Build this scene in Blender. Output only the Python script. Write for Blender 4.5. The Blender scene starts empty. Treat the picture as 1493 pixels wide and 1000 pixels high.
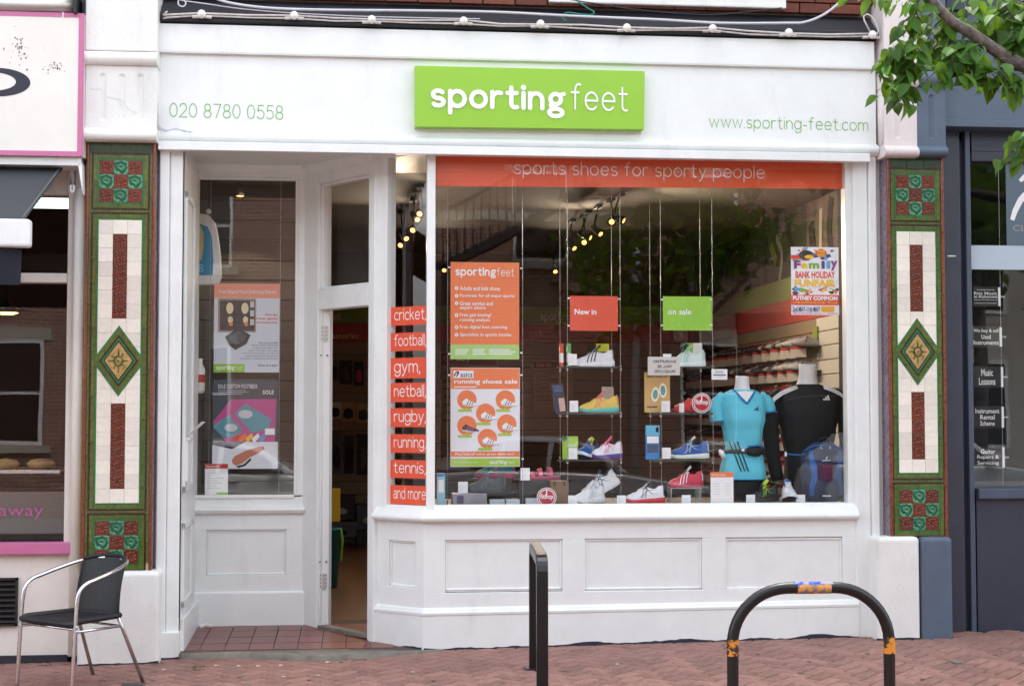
import bpy, bmesh, math, random
from mathutils import Vector, Matrix, noise as mnoise
random.seed(7)
S = bpy.context.scene
COL = S.collection
R = math.radians
# ------------------------------------------------------------------ camera
F, UC, VC, D = 2180.0, 746.5, 500.0, 10.2          # focal length in photo pixels, photo centre, metres to the shop front
YAW, PIT = R(5.8), R(2.65)
FWD = Vector((math.sin(YAW)*math.cos(PIT), math.cos(YAW)*math.cos(PIT), math.sin(PIT)))
RGT = Vector((math.cos(YAW), -math.sin(YAW), 0))
UPV = RGT.cross(FWD)
def ray(u, v): return FWD + RGT*((u-UC)/F) + UPV*((VC-v)/F)
_q = ray(620, 945)
CAM = -_q*(D/_q.y)                                   # pixel 620,945 (foot of the bay corner) is the world origin
cd = bpy.data.cameras.new('camera'); co = bpy.data.objects.new('camera', cd); COL.objects.link(co)
cd.sensor_width = 36; cd.lens = F/1493*36; cd.clip_end = 600; cd.clip_start = .05
co.location = CAM; co.rotation_euler = (math.pi/2+PIT, 0, -YAW)
S.camera = co
# ------------------------------------------------------------------ light
SUN_EL, SUN_AZ = R(62), R(158)                       # the sun stands behind the shop: its front is in open shade, the far side of the street is sunlit
sd = Vector((math.sin(SUN_AZ)*math.cos(SUN_EL), -math.cos(SUN_AZ)*math.cos(SUN_EL), math.sin(SUN_EL)))
wd = bpy.data.worlds.new('World'); S.world = wd; wd.use_nodes = True
nt = wd.node_tree; nt.nodes.clear()
sky = nt.nodes.new('ShaderNodeTexSky'); sky.sky_type = 'NISHITA'; sky.sun_disc = False
sky.sun_elevation = SUN_EL; sky.sun_rotation = math.atan2(sd.x, sd.y); sky.air_density = 1.0; sky.dust_density = 2.5; sky.ozone_density = 1
hs = nt.nodes.new('ShaderNodeHueSaturation'); hs.inputs['Saturation'].default_value = .3
bgn = nt.nodes.new('ShaderNodeBackground'); bgn.inputs['Strength'].default_value = .15
wo = nt.nodes.new('ShaderNodeOutputWorld')
nt.links.new(sky.outputs[0], hs.inputs['Color']); nt.links.new(hs.outputs[0], bgn.inputs[0]); nt.links.new(bgn.outputs[0], wo.inputs[0])
sl = bpy.data.lights.new('sun', 'SUN'); sl.energy = .7; sl.angle = R(14); sl.color = (1, .96, .9)
so = bpy.data.objects.new('sun', sl); COL.objects.link(so); so.rotation_euler = sd.to_track_quat('Z', 'Y').to_euler(); so.location = (0, -8, 14)
vs = S.view_settings; vs.view_transform = 'Standard'; vs.look = 'None'; vs.gamma = 1; vs.exposure = 2.42; vs.use_curve_mapping = False
S.render.engine = 'CYCLES'; S.cycles.max_bounces = 8; S.cycles.transparent_max_bounces = 16; S.cycles.caustics_reflective = False; S.cycles.caustics_refractive = False
# ------------------------------------------------------------------ geometry helpers
GX, GY, GZ0 = .015, .012, -.010                                 # fall of the pavement along and across the street
def gz(x, y): return GZ0 + GX*x + GY*y
def P(u, v, Y=0.0):
    d = ray(u, v); return CAM + d*((Y-CAM.y)/d.y)
def G(u, v):
    d = ray(u, v); t = (gz(CAM.x, CAM.y)-CAM.z)/(d.z-GX*d.x-GY*d.y); return CAM + d*t
def PR(p):
    d = Vector(p)-CAM; w = d.dot(FWD); return (UC+F*d.dot(RGT)/w, VC-F*d.dot(UPV)/w)
class Pl:
    """upright plane through plan points A, B: local x runs from A to B, local y points away from the street, z up"""
    def __init__(s, A, B):
        s.A = Vector((A[0], A[1], 0)); d = Vector((B[0]-A[0], B[1]-A[1], 0)); s.len = d.length; s.x = d.normalized(); s.y = Vector((-s.x.y, s.x.x, 0))
        s.M = Matrix(((s.x.x, s.y.x, 0, A[0]), (s.x.y, s.y.y, 0, A[1]), (0, 0, 1, 0), (0, 0, 0, 1)))
    def px(s, u, v, off=0):
        d = ray(u, v); a = s.A + s.y*off; t = (a-CAM).dot(s.y)/d.dot(s.y); p = CAM+d*t; return ((p-s.A).dot(s.x), p.z)
def front(Y): return Pl((0, Y), (1, Y))
class MB:
    def __init__(s, M=None): s.v = []; s.f = []; s.m = []; s.M = M
    def add(s, vs, fs, m=0):
        n = len(s.v)
        s.v += [tuple(s.M @ Vector(p)) if s.M else tuple(p) for p in vs]
        s.f += [tuple(i+n for i in f) for f in fs]; s.m += [m]*len(fs)
        return s
    def box(s, x0, x1, y0, y1, z0, z1, m=0):
        x0, x1 = min(x0, x1), max(x0, x1); y0, y1 = min(y0, y1), max(y0, y1); z0, z1 = min(z0, z1), max(z0, z1)
        return s.add([(x, y, z) for z in (z0, z1) for y in (y0, y1) for x in (x0, x1)],
                     [(0, 2, 3, 1), (4, 5, 7, 6), (0, 1, 5, 4), (2, 6, 7, 3), (0, 4, 6, 2), (1, 3, 7, 5)], m)
    def obox(s, c, ax, ay, az, m=0):
        c, ax, ay, az = map(Vector, (c, ax, ay, az))
        return s.add([c+ax*i+ay*j+az*k for k in (-1, 1) for j in (-1, 1) for i in (-1, 1)],
                     [(0, 2, 3, 1), (4, 5, 7, 6), (0, 1, 5, 4), (2, 6, 7, 3), (0, 4, 6, 2), (1, 3, 7, 5)], m)
    def tube(s, pts, r, seg=8, closed=False, m=0, flat=1.0, caps=True):
        pts = [Vector(p) for p in pts]; n = len(pts); rr = r if isinstance(r, (list, tuple)) else [r]*n
        T = []
        for i in range(n):
            a = pts[(i-1) % n] if closed or i > 0 else pts[i]; b = pts[(i+1) % n] if closed or i < n-1 else pts[i]
            T.append((b-a).normalized())
        ref = Vector((0, 0, 1)) if abs(T[0].z) < .9 else Vector((1, 0, 0))
        N = (ref - T[0]*ref.dot(T[0])).normalized(); vs = []; fs = []
        for i in range(n):
            N = N - T[i]*N.dot(T[i])
            N = N.normalized() if N.length > 1e-6 else T[i].orthogonal().normalized()
            B = T[i].cross(N)
            for k in range(seg):
                a = 2*math.pi*k/seg; vs.append(pts[i] + (N*math.cos(a) + B*math.sin(a)*flat)*rr[i])
        for i in range(n if closed else n-1):
            j = (i+1) % n
            for k in range(seg):
                l = (k+1) % seg; fs.append((i*seg+k, i*seg+l, j*seg+l, j*seg+k))
        if not closed and caps: fs += [tuple(range(seg-1, -1, -1)), tuple(range((n-1)*seg, n*seg))]
        return s.add(vs, fs, m)
    def lathe(s, prof, c=(0, 0, 0), seg=16, ax=(0, 0, 1), m=0, sx=1, sy=1):
        c = Vector(c); q = Vector((0, 0, 1)).rotation_difference(Vector(ax)); vs = []; fs = []
        for r, z in prof:
            for k in range(seg):
                a = 2*math.pi*k/seg; vs.append(c + q @ Vector((r*math.cos(a)*sx, r*math.sin(a)*sy, z)))
        for i in range(len(prof)-1):
            for k in range(seg):
                l = (k+1) % seg; fs.append((i*seg+k, i*seg+l, (i+1)*seg+l, (i+1)*seg+k))
        fs += [tuple(range(seg-1, -1, -1)), tuple(range((len(prof)-1)*seg, len(prof)*seg))]
        return s.add(vs, fs, m)
    def ball(s, c, r, seg=10, m=0, sz=1):
        return s.lathe([(max(r*math.sin(math.pi*i/seg), 1e-4), -r*sz*math.cos(math.pi*i/seg)) for i in range(seg+1)], c, seg+2, m=m)
    def prism(s, poly, y0, y1, m=0):
        """polygon in local x,z extruded from y0 (street side) to y1"""
        n = len(poly); vs = [(x, y0, z) for x, z in poly] + [(x, y1, z) for x, z in poly]
        a = sum(poly[i][0]*poly[(i+1) % n][1]-poly[(i+1) % n][0]*poly[i][1] for i in range(n))
        if a < 0: vs = [(x, y0, z) for x, z in poly[::-1]] + [(x, y1, z) for x, z in poly[::-1]]
        return s.add(vs, [tuple(range(n)), tuple(range(2*n-1, n-1, -1))] + [(i+n, (i+1) % n+n, (i+1) % n, i) for i in range(n)], m)
    def sweepx(s, prof, x0, x1, m=0):
        """closed profile of (y,z) run along local x"""
        n = len(prof); vs = [(x0, y, z) for y, z in prof] + [(x1, y, z) for y, z in prof]
        return s.add(vs, [tuple(range(n-1, -1, -1)), tuple(range(n, 2*n))] + [(i, (i+1) % n, (i+1) % n+n, i+n) for i in range(n)], m)
    def sweep(s, prof, path, m=0):
        """closed profile of (out,z) run along a plan path, mitred; out is to the right-hand (street) side of the path"""
        n = len(prof); vs = []; fs = []; pts = [Vector((p[0], p[1])) for p in path]
        for i, p in enumerate(pts):
            d0 = (p-pts[i-1]).normalized() if i else (pts[1]-p).normalized()
            d1 = (pts[i+1]-p).normalized() if i < len(pts)-1 else d0
            n0 = Vector((d0.y, -d0.x)); n1 = Vector((d1.y, -d1.x)); b = n0+n1; b = b/max(b.dot(n0), .2)
            vs += [(p.x+b.x*o, p.y+b.y*o, z) for o, z in prof]
        for i in range(len(pts)-1):
            for k in range(n):
                l = (k+1) % n; fs.append((i*n+k, (i+1)*n+k, (i+1)*n+l, i*n+l))
        fs += [tuple(range(n)), tuple(range(len(pts)*n-1, (len(pts)-1)*n-1, -1))]
        return s.add(vs, fs, m)
    def grid(s, fn, nu, nv, m=0, skip=None):
        vs = [fn(i/nu, j/nv) for j in range(nv+1) for i in range(nu+1)]
        fs = [(j*(nu+1)+i, j*(nu+1)+i+1, (j+1)*(nu+1)+i+1, (j+1)*(nu+1)+i) for j in range(nv) for i in range(nu) if not (skip and skip((i+.5)/nu, (j+.5)/nv))]
        return s.add(vs, fs, m)
    def mesh(s, name, mats, smooth=False):
        me = bpy.data.meshes.new(name); me.from_pydata(s.v, [], s.f)
        for m in (mats if isinstance(mats, (list, tuple)) else [mats]): me.materials.append(m)
        me.polygons.foreach_set('material_index', s.m)
        if smooth: me.polygons.foreach_set('use_smooth', [True]*len(s.f))
        me.update(); return me
    def build(s, name, mats, parent=None, smooth=False, bev=0, seg=2):
        bm = None
        me = s.mesh(name, mats, smooth)
        b = bmesh.new(); b.from_mesh(me); bmesh.ops.recalc_face_normals(b, faces=b.faces); b.to_mesh(me); b.free()
        return obj(name, me, parent, bev, seg, smooth)
def obj(name, me, parent=None, bev=0, seg=2, smooth=False):
    o = bpy.data.objects.new(name, me); COL.objects.link(o)
    if parent:
        o.parent = parent
        if parent.type == 'EMPTY' or parent.matrix_basis != Matrix(): o.matrix_parent_inverse = parent.matrix_basis.inverted()
    if bev:
        b = o.modifiers.new('bevel', 'BEVEL'); b.width = bev; b.segments = seg; b.limit_method = 'ANGLE'; b.angle_limit = R(40)
    if smooth:
        pass
    return o
def tag(o, label=None, cat=None, group=None, kind=None):
    if label: o['label'] = label
    if cat: o['category'] = cat
    if group: o['group'] = group
    if kind: o['kind'] = kind
    return o
def thing(name, loc, label, cat, group=None):
    o = bpy.data.objects.new(name, None); COL.objects.link(o); o.location = loc; o.empty_display_size = .1
    return tag(o, label, cat, group)
def struct(o): o['kind'] = 'structure'; return o
# ------------------------------------------------------------------ materials
def lin(c):
    if isinstance(c, str): c = tuple(int(c[i:i+2], 16) for i in (0, 2, 4))
    return tuple((x/255/12.92 if x/255 <= .04045 else ((x/255+.055)/1.055)**2.4) for x in c) + (1,)
MATS = {}
def mat(name, c, rough=.5, metal=0., var=0., vscale=6., bump=0., bscale=60., rnd=0., coat=0., c2=None, spec=.5, stretch=None, dirt=0., sharp=.18):
    """plain procedural material: colour broken up by noise, per-object variation, fine relief"""
    if name in MATS: return MATS[name]
    m = bpy.data.materials.new(name); m.use_nodes = True; t = m.node_tree; b = t.nodes['Principled BSDF']
    b.inputs['Roughness'].default_value = rough; b.inputs['Metallic'].default_value = metal
    b.inputs['Specular IOR Level'].default_value = spec; b.inputs['Coat Weight'].default_value = coat; b.inputs['Coat Roughness'].default_value = .08
    base = lin(c); src = None
    def node(k): return t.nodes.new(k)
    tc = node('ShaderNodeTexCoord'); vec = tc.outputs['Object']
    if stretch:
        mp = node('ShaderNodeMapping'); mp.inputs['Scale'].default_value = stretch; t.links.new(vec, mp.inputs[0]); vec = mp.outputs[0]
    rgb = node('ShaderNodeRGB'); rgb.outputs[0].default_value = base; src = rgb.outputs[0]
    if var or c2:
        n = node('ShaderNodeTexNoise'); n.inputs['Scale'].default_value = vscale; n.inputs['Detail'].default_value = 6; n.inputs['Roughness'].default_value = .65
        t.links.new(vec, n.inputs['Vector'])
        rp = node('ShaderNodeValToRGB'); rp.color_ramp.elements[0].position = .5-sharp; rp.color_ramp.elements[1].position = .5+sharp
        if c2: rp.color_ramp.elements[0].color = lin(c2); rp.color_ramp.elements[1].color = base
        else:
            rp.color_ramp.elements[0].color = tuple(x*(1-var) for x in base[:3])+(1,); rp.color_ramp.elements[1].color = tuple(min(1, x*(1+var*.5)) for x in base[:3])+(1,)
        t.links.new(n.outputs['Fac'], rp.inputs[0]); src = rp.outputs[0]
        rr = node('ShaderNodeMapRange'); rr.inputs['To Min'].default_value = max(0, rough-.08); rr.inputs['To Max'].default_value = min(1, rough+.1)
        t.links.new(n.outputs['Fac'], rr.inputs[0]); t.links.new(rr.outputs[0], b.inputs['Roughness'])
    if dirt:
        n = node('ShaderNodeTexNoise'); n.inputs['Scale'].default_value = 2.3; n.inputs['Detail'].default_value = 9; n.inputs['Roughness'].default_value = .75
        mp = node('ShaderNodeMapping'); mp.inputs['Scale'].default_value = (2.2, 2.2, .55); t.links.new(tc.outputs['Object'], mp.inputs[0]); t.links.new(mp.outputs[0], n.inputs['Vector'])
        rp = node('ShaderNodeMapRange'); rp.inputs['From Min'].default_value = .56; rp.inputs['From Max'].default_value = .80; rp.inputs['To Max'].default_value = dirt
        t.links.new(n.outputs['Fac'], rp.inputs[0])
        mx = node('ShaderNodeMix'); mx.data_type = 'RGBA'; t.links.new(rp.outputs[0], mx.inputs[0]); t.links.new(src, mx.inputs[6]); mx.inputs[7].default_value = lin('8f8578'); src = mx.outputs[2]
    if rnd:
        oi = node('ShaderNodeObjectInfo'); h = node('ShaderNodeHueSaturation'); mr = node('ShaderNodeMapRange')
        mr.inputs['To Min'].default_value = 1-rnd; mr.inputs['To Max'].default_value = 1+rnd
        t.links.new(oi.outputs['Random'], mr.inputs[0]); t.links.new(mr.outputs[0], h.inputs['Value']); t.links.new(src, h.inputs['Color']); src = h.outputs[0]
    t.links.new(src, b.inputs['Base Color'])
    if bump:
        n = node('ShaderNodeTexNoise'); n.inputs['Scale'].default_value = bscale; n.inputs['Detail'].default_value = 5; t.links.new(vec, n.inputs['Vector'])
        bp = node('ShaderNodeBump'); bp.inputs['Strength'].default_value = min(1, bump); bp.inputs['Distance'].default_value = .004
        t.links.new(n.outputs['Fac'], bp.inputs['Height']); t.links.new(bp.outputs[0], b.inputs['Normal'])
    MATS[name] = m; return m
def emit(name, c, st):
    if name in MATS: return MATS[name]
    m = bpy.data.materials.new(name); m.use_nodes = True; b = m.node_tree.nodes['Principled BSDF']
    b.inputs['Base Color'].default_value = lin(c); b.inputs['Emission Color'].default_value = lin(c); b.inputs['Emission Strength'].default_value = st
    MATS[name] = m; return m
def glass_mat(name, tint=(1, 1, 1), refl=1.9):
    m = bpy.data.materials.new(name); m.use_nodes = True; t = m.node_tree; t.nodes.clear()
    o = t.nodes.new('ShaderNodeOutputMaterial'); mx = t.nodes.new('ShaderNodeMixShader'); tr = t.nodes.new('ShaderNodeBsdfTransparent'); gl = t.nodes.new('ShaderNodeBsdfGlossy')
    lw = t.nodes.new('ShaderNodeLayerWeight'); lw.inputs[0].default_value = .5; pw_ = t.nodes.new('ShaderNodeMath'); pw_.operation = 'POWER'; pw_.inputs[1].default_value = 5; fr = t.nodes.new('ShaderNodeMath'); fr.operation = 'MULTIPLY_ADD'; fr.inputs[1].default_value = .96; fr.inputs[2].default_value = .04
    t.links.new(lw.outputs['Facing'], pw_.inputs[0]); t.links.new(pw_.outputs[0], fr.inputs[0]); ml = t.nodes.new('ShaderNodeMath'); ml.operation = 'MULTIPLY'; ml.inputs[1].default_value = refl; ml.use_clamp = True
    gl.inputs['Roughness'].default_value = 0.0; tr.inputs[0].default_value = tint+(1,)
    nz = t.nodes.new('ShaderNodeTexNoise'); nz.inputs['Scale'].default_value = 1.6; nz.inputs['Detail'].default_value = 1
    bp = t.nodes.new('ShaderNodeBump'); bp.inputs['Strength'].default_value = .12; bp.inputs['Distance'].default_value = .006
    tc = t.nodes.new('ShaderNodeTexCoord'); t.links.new(tc.outputs['Object'], nz.inputs['Vector']); t.links.new(nz.outputs['Fac'], bp.inputs['Height']); t.links.new(bp.outputs[0], gl.inputs['Normal'])
    t.links.new(fr.outputs[0], ml.inputs[0]); t.links.new(ml.outputs[0], mx.inputs[0]); t.links.new(tr.outputs[0], mx.inputs[1]); t.links.new(gl.outputs[0], mx.inputs[2]); t.links.new(mx.outputs[0], o.inputs[0])
    return m
GLASS = glass_mat('window_glass', (.985, .995, .99), 1.65); m = bpy.data.materials.new('glass_inner'); m.use_nodes = True; m.node_tree.nodes.clear()
_o = m.node_tree.nodes.new('ShaderNodeOutputMaterial'); _t = m.node_tree.nodes.new('ShaderNodeBsdfTransparent'); m.node_tree.links.new(_t.outputs[0], _o.inputs[0]); GINNER = m
def pane(pl, x0, x1, z0, z1, y, parent, name='pane', th=.006):
    mb = MB(pl.M); mb.box(x0, x1, y, y+th, z0, z1); mb.m = [1]*6; mb.m[2] = 0
    return mb_build_raw(mb, name, [GLASS, GINNER], parent)
def mb_build_raw(mb, name, mats, parent): return obj(name, mb.mesh(name, mats), parent)
WHITE = mat('white_gloss_paint', (230, 233, 231), .38, var=.05, vscale=5, bump=.16, bscale=22, dirt=.22)
WHITE2 = mat('white_masonry_paint', (228, 228, 224), .6, var=.06, vscale=4, bump=.5, bscale=55, dirt=.35)
CLEANW = mat('white_print', (238, 238, 238), .5)
ORANGE = mat('orange_print', (222, 88, 48), .45)
GREEN = mat('lime_green_print', (146, 196, 52), .42)
BLACK = mat('black_print', (20, 20, 22), .5)
STEEL = mat('brushed_steel', (190, 192, 196), .28, 1., var=.1, vscale=30)
DARK = mat('dark_plastic', (22, 22, 24), .45)
# ------------------------------------------------------------------ lettering
def arc(cx, cy, rx, ry, a0, a1, n=None):
    n = n or max(4, int(abs(a1-a0)/15)); return [(cx+rx*math.cos(R(a0+(a1-a0)*i/n)), cy+ry*math.sin(R(a0+(a1-a0)*i/n))) for i in range(n+1)]
_o = lambda cx: arc(cx, .5, .48, .5, 0, 360)
GL = {
 'a': [arc(.40, .66, .36, .34, 155, 0)+[(.76, .3), (.76, 0)], [(.76, .57), (.38, .57)]+arc(.34, .285, .32, .285, 90, 270)+[(.5, .02), (.76, .24)]],
 'b': [[(0, 1.45), (0, 0)], _o(.48)], 'c': [arc(.48, .5, .48, .5, 48, 312)], 'd': [[(.96, 1.45), (.96, 0)], _o(.48)],
 'e': [[(.04, .52), (.96, .52)], arc(.5, .5, .47, .5, 2, 318)], 'f': [arc(.56, 1.13, .28, .33, 62, 180)+[(.28, .5), (.28, 0)], [(0, .97), (.56, .97)]],
 'g': [_o(.48), [(.96, 1), (.96, -.08)]+arc(.5, -.08, .46, .38, -10, -155)],
 'h': [[(0, 1.45), (0, 0)], [(0, .45)]+arc(.41, .57, .41, .43, 180, 0)+[(.82, 0)]], 'i': [[(0, 1), (0, 0)], [(0, 1.37)]],
 'k': [[(0, 1.45), (0, 0)], [(.72, 1), (.02, .4)], [(.26, .6), (.78, 0)]], 'l': [[(0, 1.45), (0, 0)]],
 'm': [[(0, 1), (0, 0)], [(0, .45)]+arc(.34, .6, .34, .4, 180, 0)+[(.68, 0)], [(.68, .45)]+arc(1.02, .6, .34, .4, 180, 0)+[(1.36, 0)]],
 'n': [[(0, 1), (0, 0)], [(0, .45)]+arc(.41, .57, .41, .43, 180, 0)+[(.82, 0)]], 'o': [_o(.48)], 'p': [[(0, 1), (0, -.45)], _o(.48)],
 'r': [[(0, 1), (0, 0)], [(0, .45)]+arc(.42, .55, .42, .43, 180, 68)], 's': [arc(.38, .745, .34, .255, 35, 265)+arc(.38, .25, .36, .25, 85, -145)],
 't': [[(.25, 1.33), (.25, .3)]+arc(.5, .28, .25, .28, 180, 300), [(0, .97), (.6, .97)]],
 'u': [[(0, 1), (0, .45)]+arc(.41, .43, .41, .43, 180, 360)+[(.82, .6)], [(.82, 1), (.82, 0)]], 'w': [[(0, 1), (.34, 0), (.68, 1), (1.02, 0), (1.36, 1)]],
 'y': [[(0, 1), (.43, .02)], [(.86, 1), (.43, .02), (.27, -.33), (.02, -.43)]], ',': [[(.1, .06), (.0, -.24)]], '.': [[(0, .02)]], '-': [[(0, .45), (.5, .45)]],
 '0': [arc(.46, .725, .46, .725, 0, 360)], '2': [arc(.44, 1.02, .43, .43, 170, -38)+[(0, 0), (.9, 0)]], '5': [[(.82, 1.45), (.17, 1.45), (.1, .83)]+arc(.42, .47, .46, .47, 130, -150)],
 '7': [[(0, 1.45), (.9, 1.45), (.32, 0)]], '8': [arc(.45, 1.09, .37, .36, 0, 360), arc(.45, .37, .45, .37, 0, 360)],
 'G': [arc(.46, .64, .35, .35, 0, 360), [(.72, .9), (1.0, 1.0)], [(.22, .36), (.14, .24), (.2, .1), (.42, .0)], arc(.47, -.26, .44, .25, 0, 360)],
}
def stroke_text(s, w, gap=None):
    """rounded stroke lettering; returns flat 2-D pieces (verts, faces, layer)"""
    x = 0; out = []; k = 0; gap = gap if gap is not None else (.22 if w < .2 else .14)
    for ch in s:
        if ch == ' ': x += .62; continue
        st = GL[ch]; mx = max(p[0] for q in st for p in q)
        for q in st:
            k += 1; pts = [Vector((p[0]+x, p[1])) for p in q]; vs = []; fs = []; h = w/2
            if len(pts) == 1:
                vs = [(pts[0].x+h*1.25*math.cos(a*math.pi/7), pts[0].y+h*1.25*math.sin(a*math.pi/7)) for a in range(14)]; fs = [tuple(range(14))]
            else:
                closed = (pts[0]-pts[-1]).length < 1e-4
                if closed: pts = pts[:-1]
                n = len(pts)
                for i in range(n):
                    a = pts[(i-1) % n] if (closed or i) else pts[i]; b = pts[(i+1) % n] if (closed or i < n-1) else pts[i]
                    d0 = (pts[i]-a).normalized() if a is not pts[i] else (b-pts[i]).normalized(); d1 = (b-pts[i]).normalized() if b is not pts[i] else d0
                    nn = Vector((-d0.y-d1.y, d0.x+d1.x)); nn = nn.normalized() if nn.length > .05 else Vector((-d0.y, d0.x))
                    sc = h/max(.55, nn.dot(Vector((-d0.y, d0.x)))); vs += [tuple(pts[i]+nn*sc), tuple(pts[i]-nn*sc)]
                fs = [(2*i, 2*((i+1) % n), 2*((i+1) % n)+1, 2*i+1) for i in range(n if closed else n-1)]
                if not closed:
                    for e, nb in ((0, 1), (n-1, n-2)):
                        d = (pts[e]-pts[nb]).normalized(); a0 = math.atan2(d.y, d.x); b0 = len(vs)
                        vs += [(pts[e].x+h*math.cos(a0+math.pi*(j/8-.5)), pts[e].y+h*math.sin(a0+math.pi*(j/8-.5))) for j in range(9)]; fs.append(tuple(range(b0, b0+9)))
            out.append((vs, fs, k % 3))
        x += mx+gap+w
    return out
def font_text(s, off=0., spacing=1., align='LEFT'):
    c = bpy.data.curves.new('t', 'FONT'); c.body = s; c.offset = off; c.resolution_u = 2; c.space_character = spacing; c.align_x = align; c.space_line = .95
    o = bpy.data.objects.new('t', c); COL.objects.link(o); dg = bpy.context.evaluated_depsgraph_get(); me = bpy.data.meshes.new_from_object(o.evaluated_get(dg))
    vs = [(v.co.x, v.co.y) for v in me.vertices]; fs = [tuple(p.vertices) for p in me.polygons]
    bpy.data.objects.remove(o); bpy.data.curves.remove(c); bpy.data.meshes.remove(me)
    return [(vs, fs, 0)]
def lay_text(mb, pieces, x0, z0, x1, z1, y, m=0, shear=0, keep=False):
    """fit flat lettering into a box on the local x,z plane at depth y (street side is -y); shear lifts the right end"""
    xs = [p[0] for q in pieces for p in q[0]]; ys = [p[1] for q in pieces for p in q[0]]
    if not xs: return mb
    a0, a1, b0, b1 = min(xs), max(xs), min(ys), max(ys); sx = (x1-x0)/(a1-a0); sz = (z1-z0)/(b1-b0)
    if keep: sx = min(sx, sz*keep)
    for vs, fs, k in pieces:
        mb.add([(x0+(p[0]-a0)*sx, y-.0004*k, z0+(p[1]-b0)*sz+shear*(p[0]-a0)/(a1-a0)) for p in vs], fs, m)
    return mb
class Card:
    """a printed sheet: sheet (the thing itself when small), print and lettering laid on it; positions 0..1 from its top left"""
    def __init__(s, pl, box, off, label, cat, name, sheet=CLEANW, th=.004, group=None, rigid=True):
        u0, v0, u1, v1 = box; s.pl = pl; s.x0, s.z1 = pl.px(u0, v0, off); s.x1, s.z0 = pl.px(u1, v1, off)
        s.off = off; c = pl.M @ Vector(((s.x0+s.x1)/2, off, s.z0))
        s.root = thing(name, c, label, cat, group); s.mats = []; s.p = MB(pl.M); s.t = MB(pl.M); s.tm = []
        MB(pl.M).box(s.x0, s.x1, off, off+th, s.z0, s.z1).build('sheet', sheet, s.root)
    def X(s, a): return s.x0+(s.x1-s.x0)*a
    def Z(s, b): return s.z1+(s.z0-s.z1)*b
    def mi(s, m, L):
        if m not in L: L.append(m)
        return L.index(m)
    def poly(s, pts, m, k=1):
        q = [(s.X(a), s.Z(b)) for a, b in pts]
        s.p.add([(x, s.off-.0006*k, z) for x, z in q], [tuple(range(len(q)))], s.mi(m, s.mats)); return s
    def rect(s, a0, b0, a1, b1, m, k=1): return s.poly([(a0, b1), (a1, b1), (a1, b0), (a0, b0)], m, k)
    def disc(s, a, b, ra, m, k=1, n=20, asp=None):
        rb = ra*(s.x1-s.x0)/(s.z1-s.z0)*(asp or 1); return s.poly([(a+ra*math.cos(2*math.pi*i/n), b-rb*math.sin(2*math.pi*i/n)) for i in range(n)], m, k)
    def text(s, str_, a0, b0, a1, b1, m=None, k=3, off=0., stroke=None, keep=False, align='LEFT'):
        m = m or CLEANW; pc = stroke_text(str_, stroke) if stroke else font_text(str_, off, 1., align)
        lay_text(s.t, pc, s.X(a0), s.Z(b1), s.X(a1), s.Z(b0), s.off-.0006*k, s.mi(m, s.tm), keep=keep); return s
    def done(s):
        if s.p.f: obj('print', s.p.mesh('print', s.mats), s.root)
        if s.t.f: obj('lettering', s.t.mesh('lettering', s.tm), s.root)
        return s.root
def logo(c, a0, b0, a1, b1, m=None, k=3):
    """the shop's own lettering: heavy 'sporting', light 'feet'"""
    w = a1-a0; c.text('sportinG', a0, b0, a0+w*.695, b1, m, k, stroke=.30); c.text('feet', a0+w*.705, b0-.0*(b1-b0), a1, b0+(b1-b0)*.80, m, k, stroke=.12)
# ================================================================== ground
CONC = mat('old_concrete', (120, 114, 104), .85, var=.35, vscale=9, bump=.7, bscale=70)
PAVER = mat('red_paver', (152, 113, 102), .85, var=.22, vscale=18, bump=.6, bscale=140, rnd=.2, c2=(124, 90, 81))
SAND = mat('paver_joint_sand', (46, 40, 36), .95, var=.3, vscale=40, bump=.6, bscale=200)
ASPH = mat('asphalt', (98, 98, 98), .9, var=.25, vscale=30, bump=.6, bscale=220)
GRIT = mat('street_grit', (120, 112, 100), .9)
XL, XR = -14, 15
Y_K = -4.9
def slab(name, m, x0, x1, y0, y1, dz, th=.1):
    mb = MB(); mb.add([(x, y, gz(x, y)+dz-t) for t in (th, 0) for y in (y0, y1) for x in (x0, x1)], [(0, 2, 3, 1), (4, 5, 7, 6), (0, 1, 5, 4), (2, 6, 7, 3), (0, 4, 6, 2), (1, 3, 7, 5)])
    return struct(mb.build(name, m))
slab('ground', ASPH, -120, 120, -140, 60, -.62, .2)
road = slab('road', ASPH, -60, 60, -13.4, Y_K-.15, -.115, .2)
pav = slab('pavement', SAND, XL, XR, Y_K, 1.6, -.018, .12)
pav2 = slab('pavement_opposite', mat('grey_paving', (128, 124, 118), .85, var=.2, vscale=3, bump=.4), -60, 60, -17.2, -13.4, .0, .2)
kerb = MB()
for i in range(30):
    x = XL+i*.97; kerb.box(x+.004, x+.962, Y_K-.15, Y_K-.004, gz(x, Y_K)-.2, gz(x+.48, Y_K)+.002)
struct(kerb.build('kerb', CONC, bev=.012))
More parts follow.
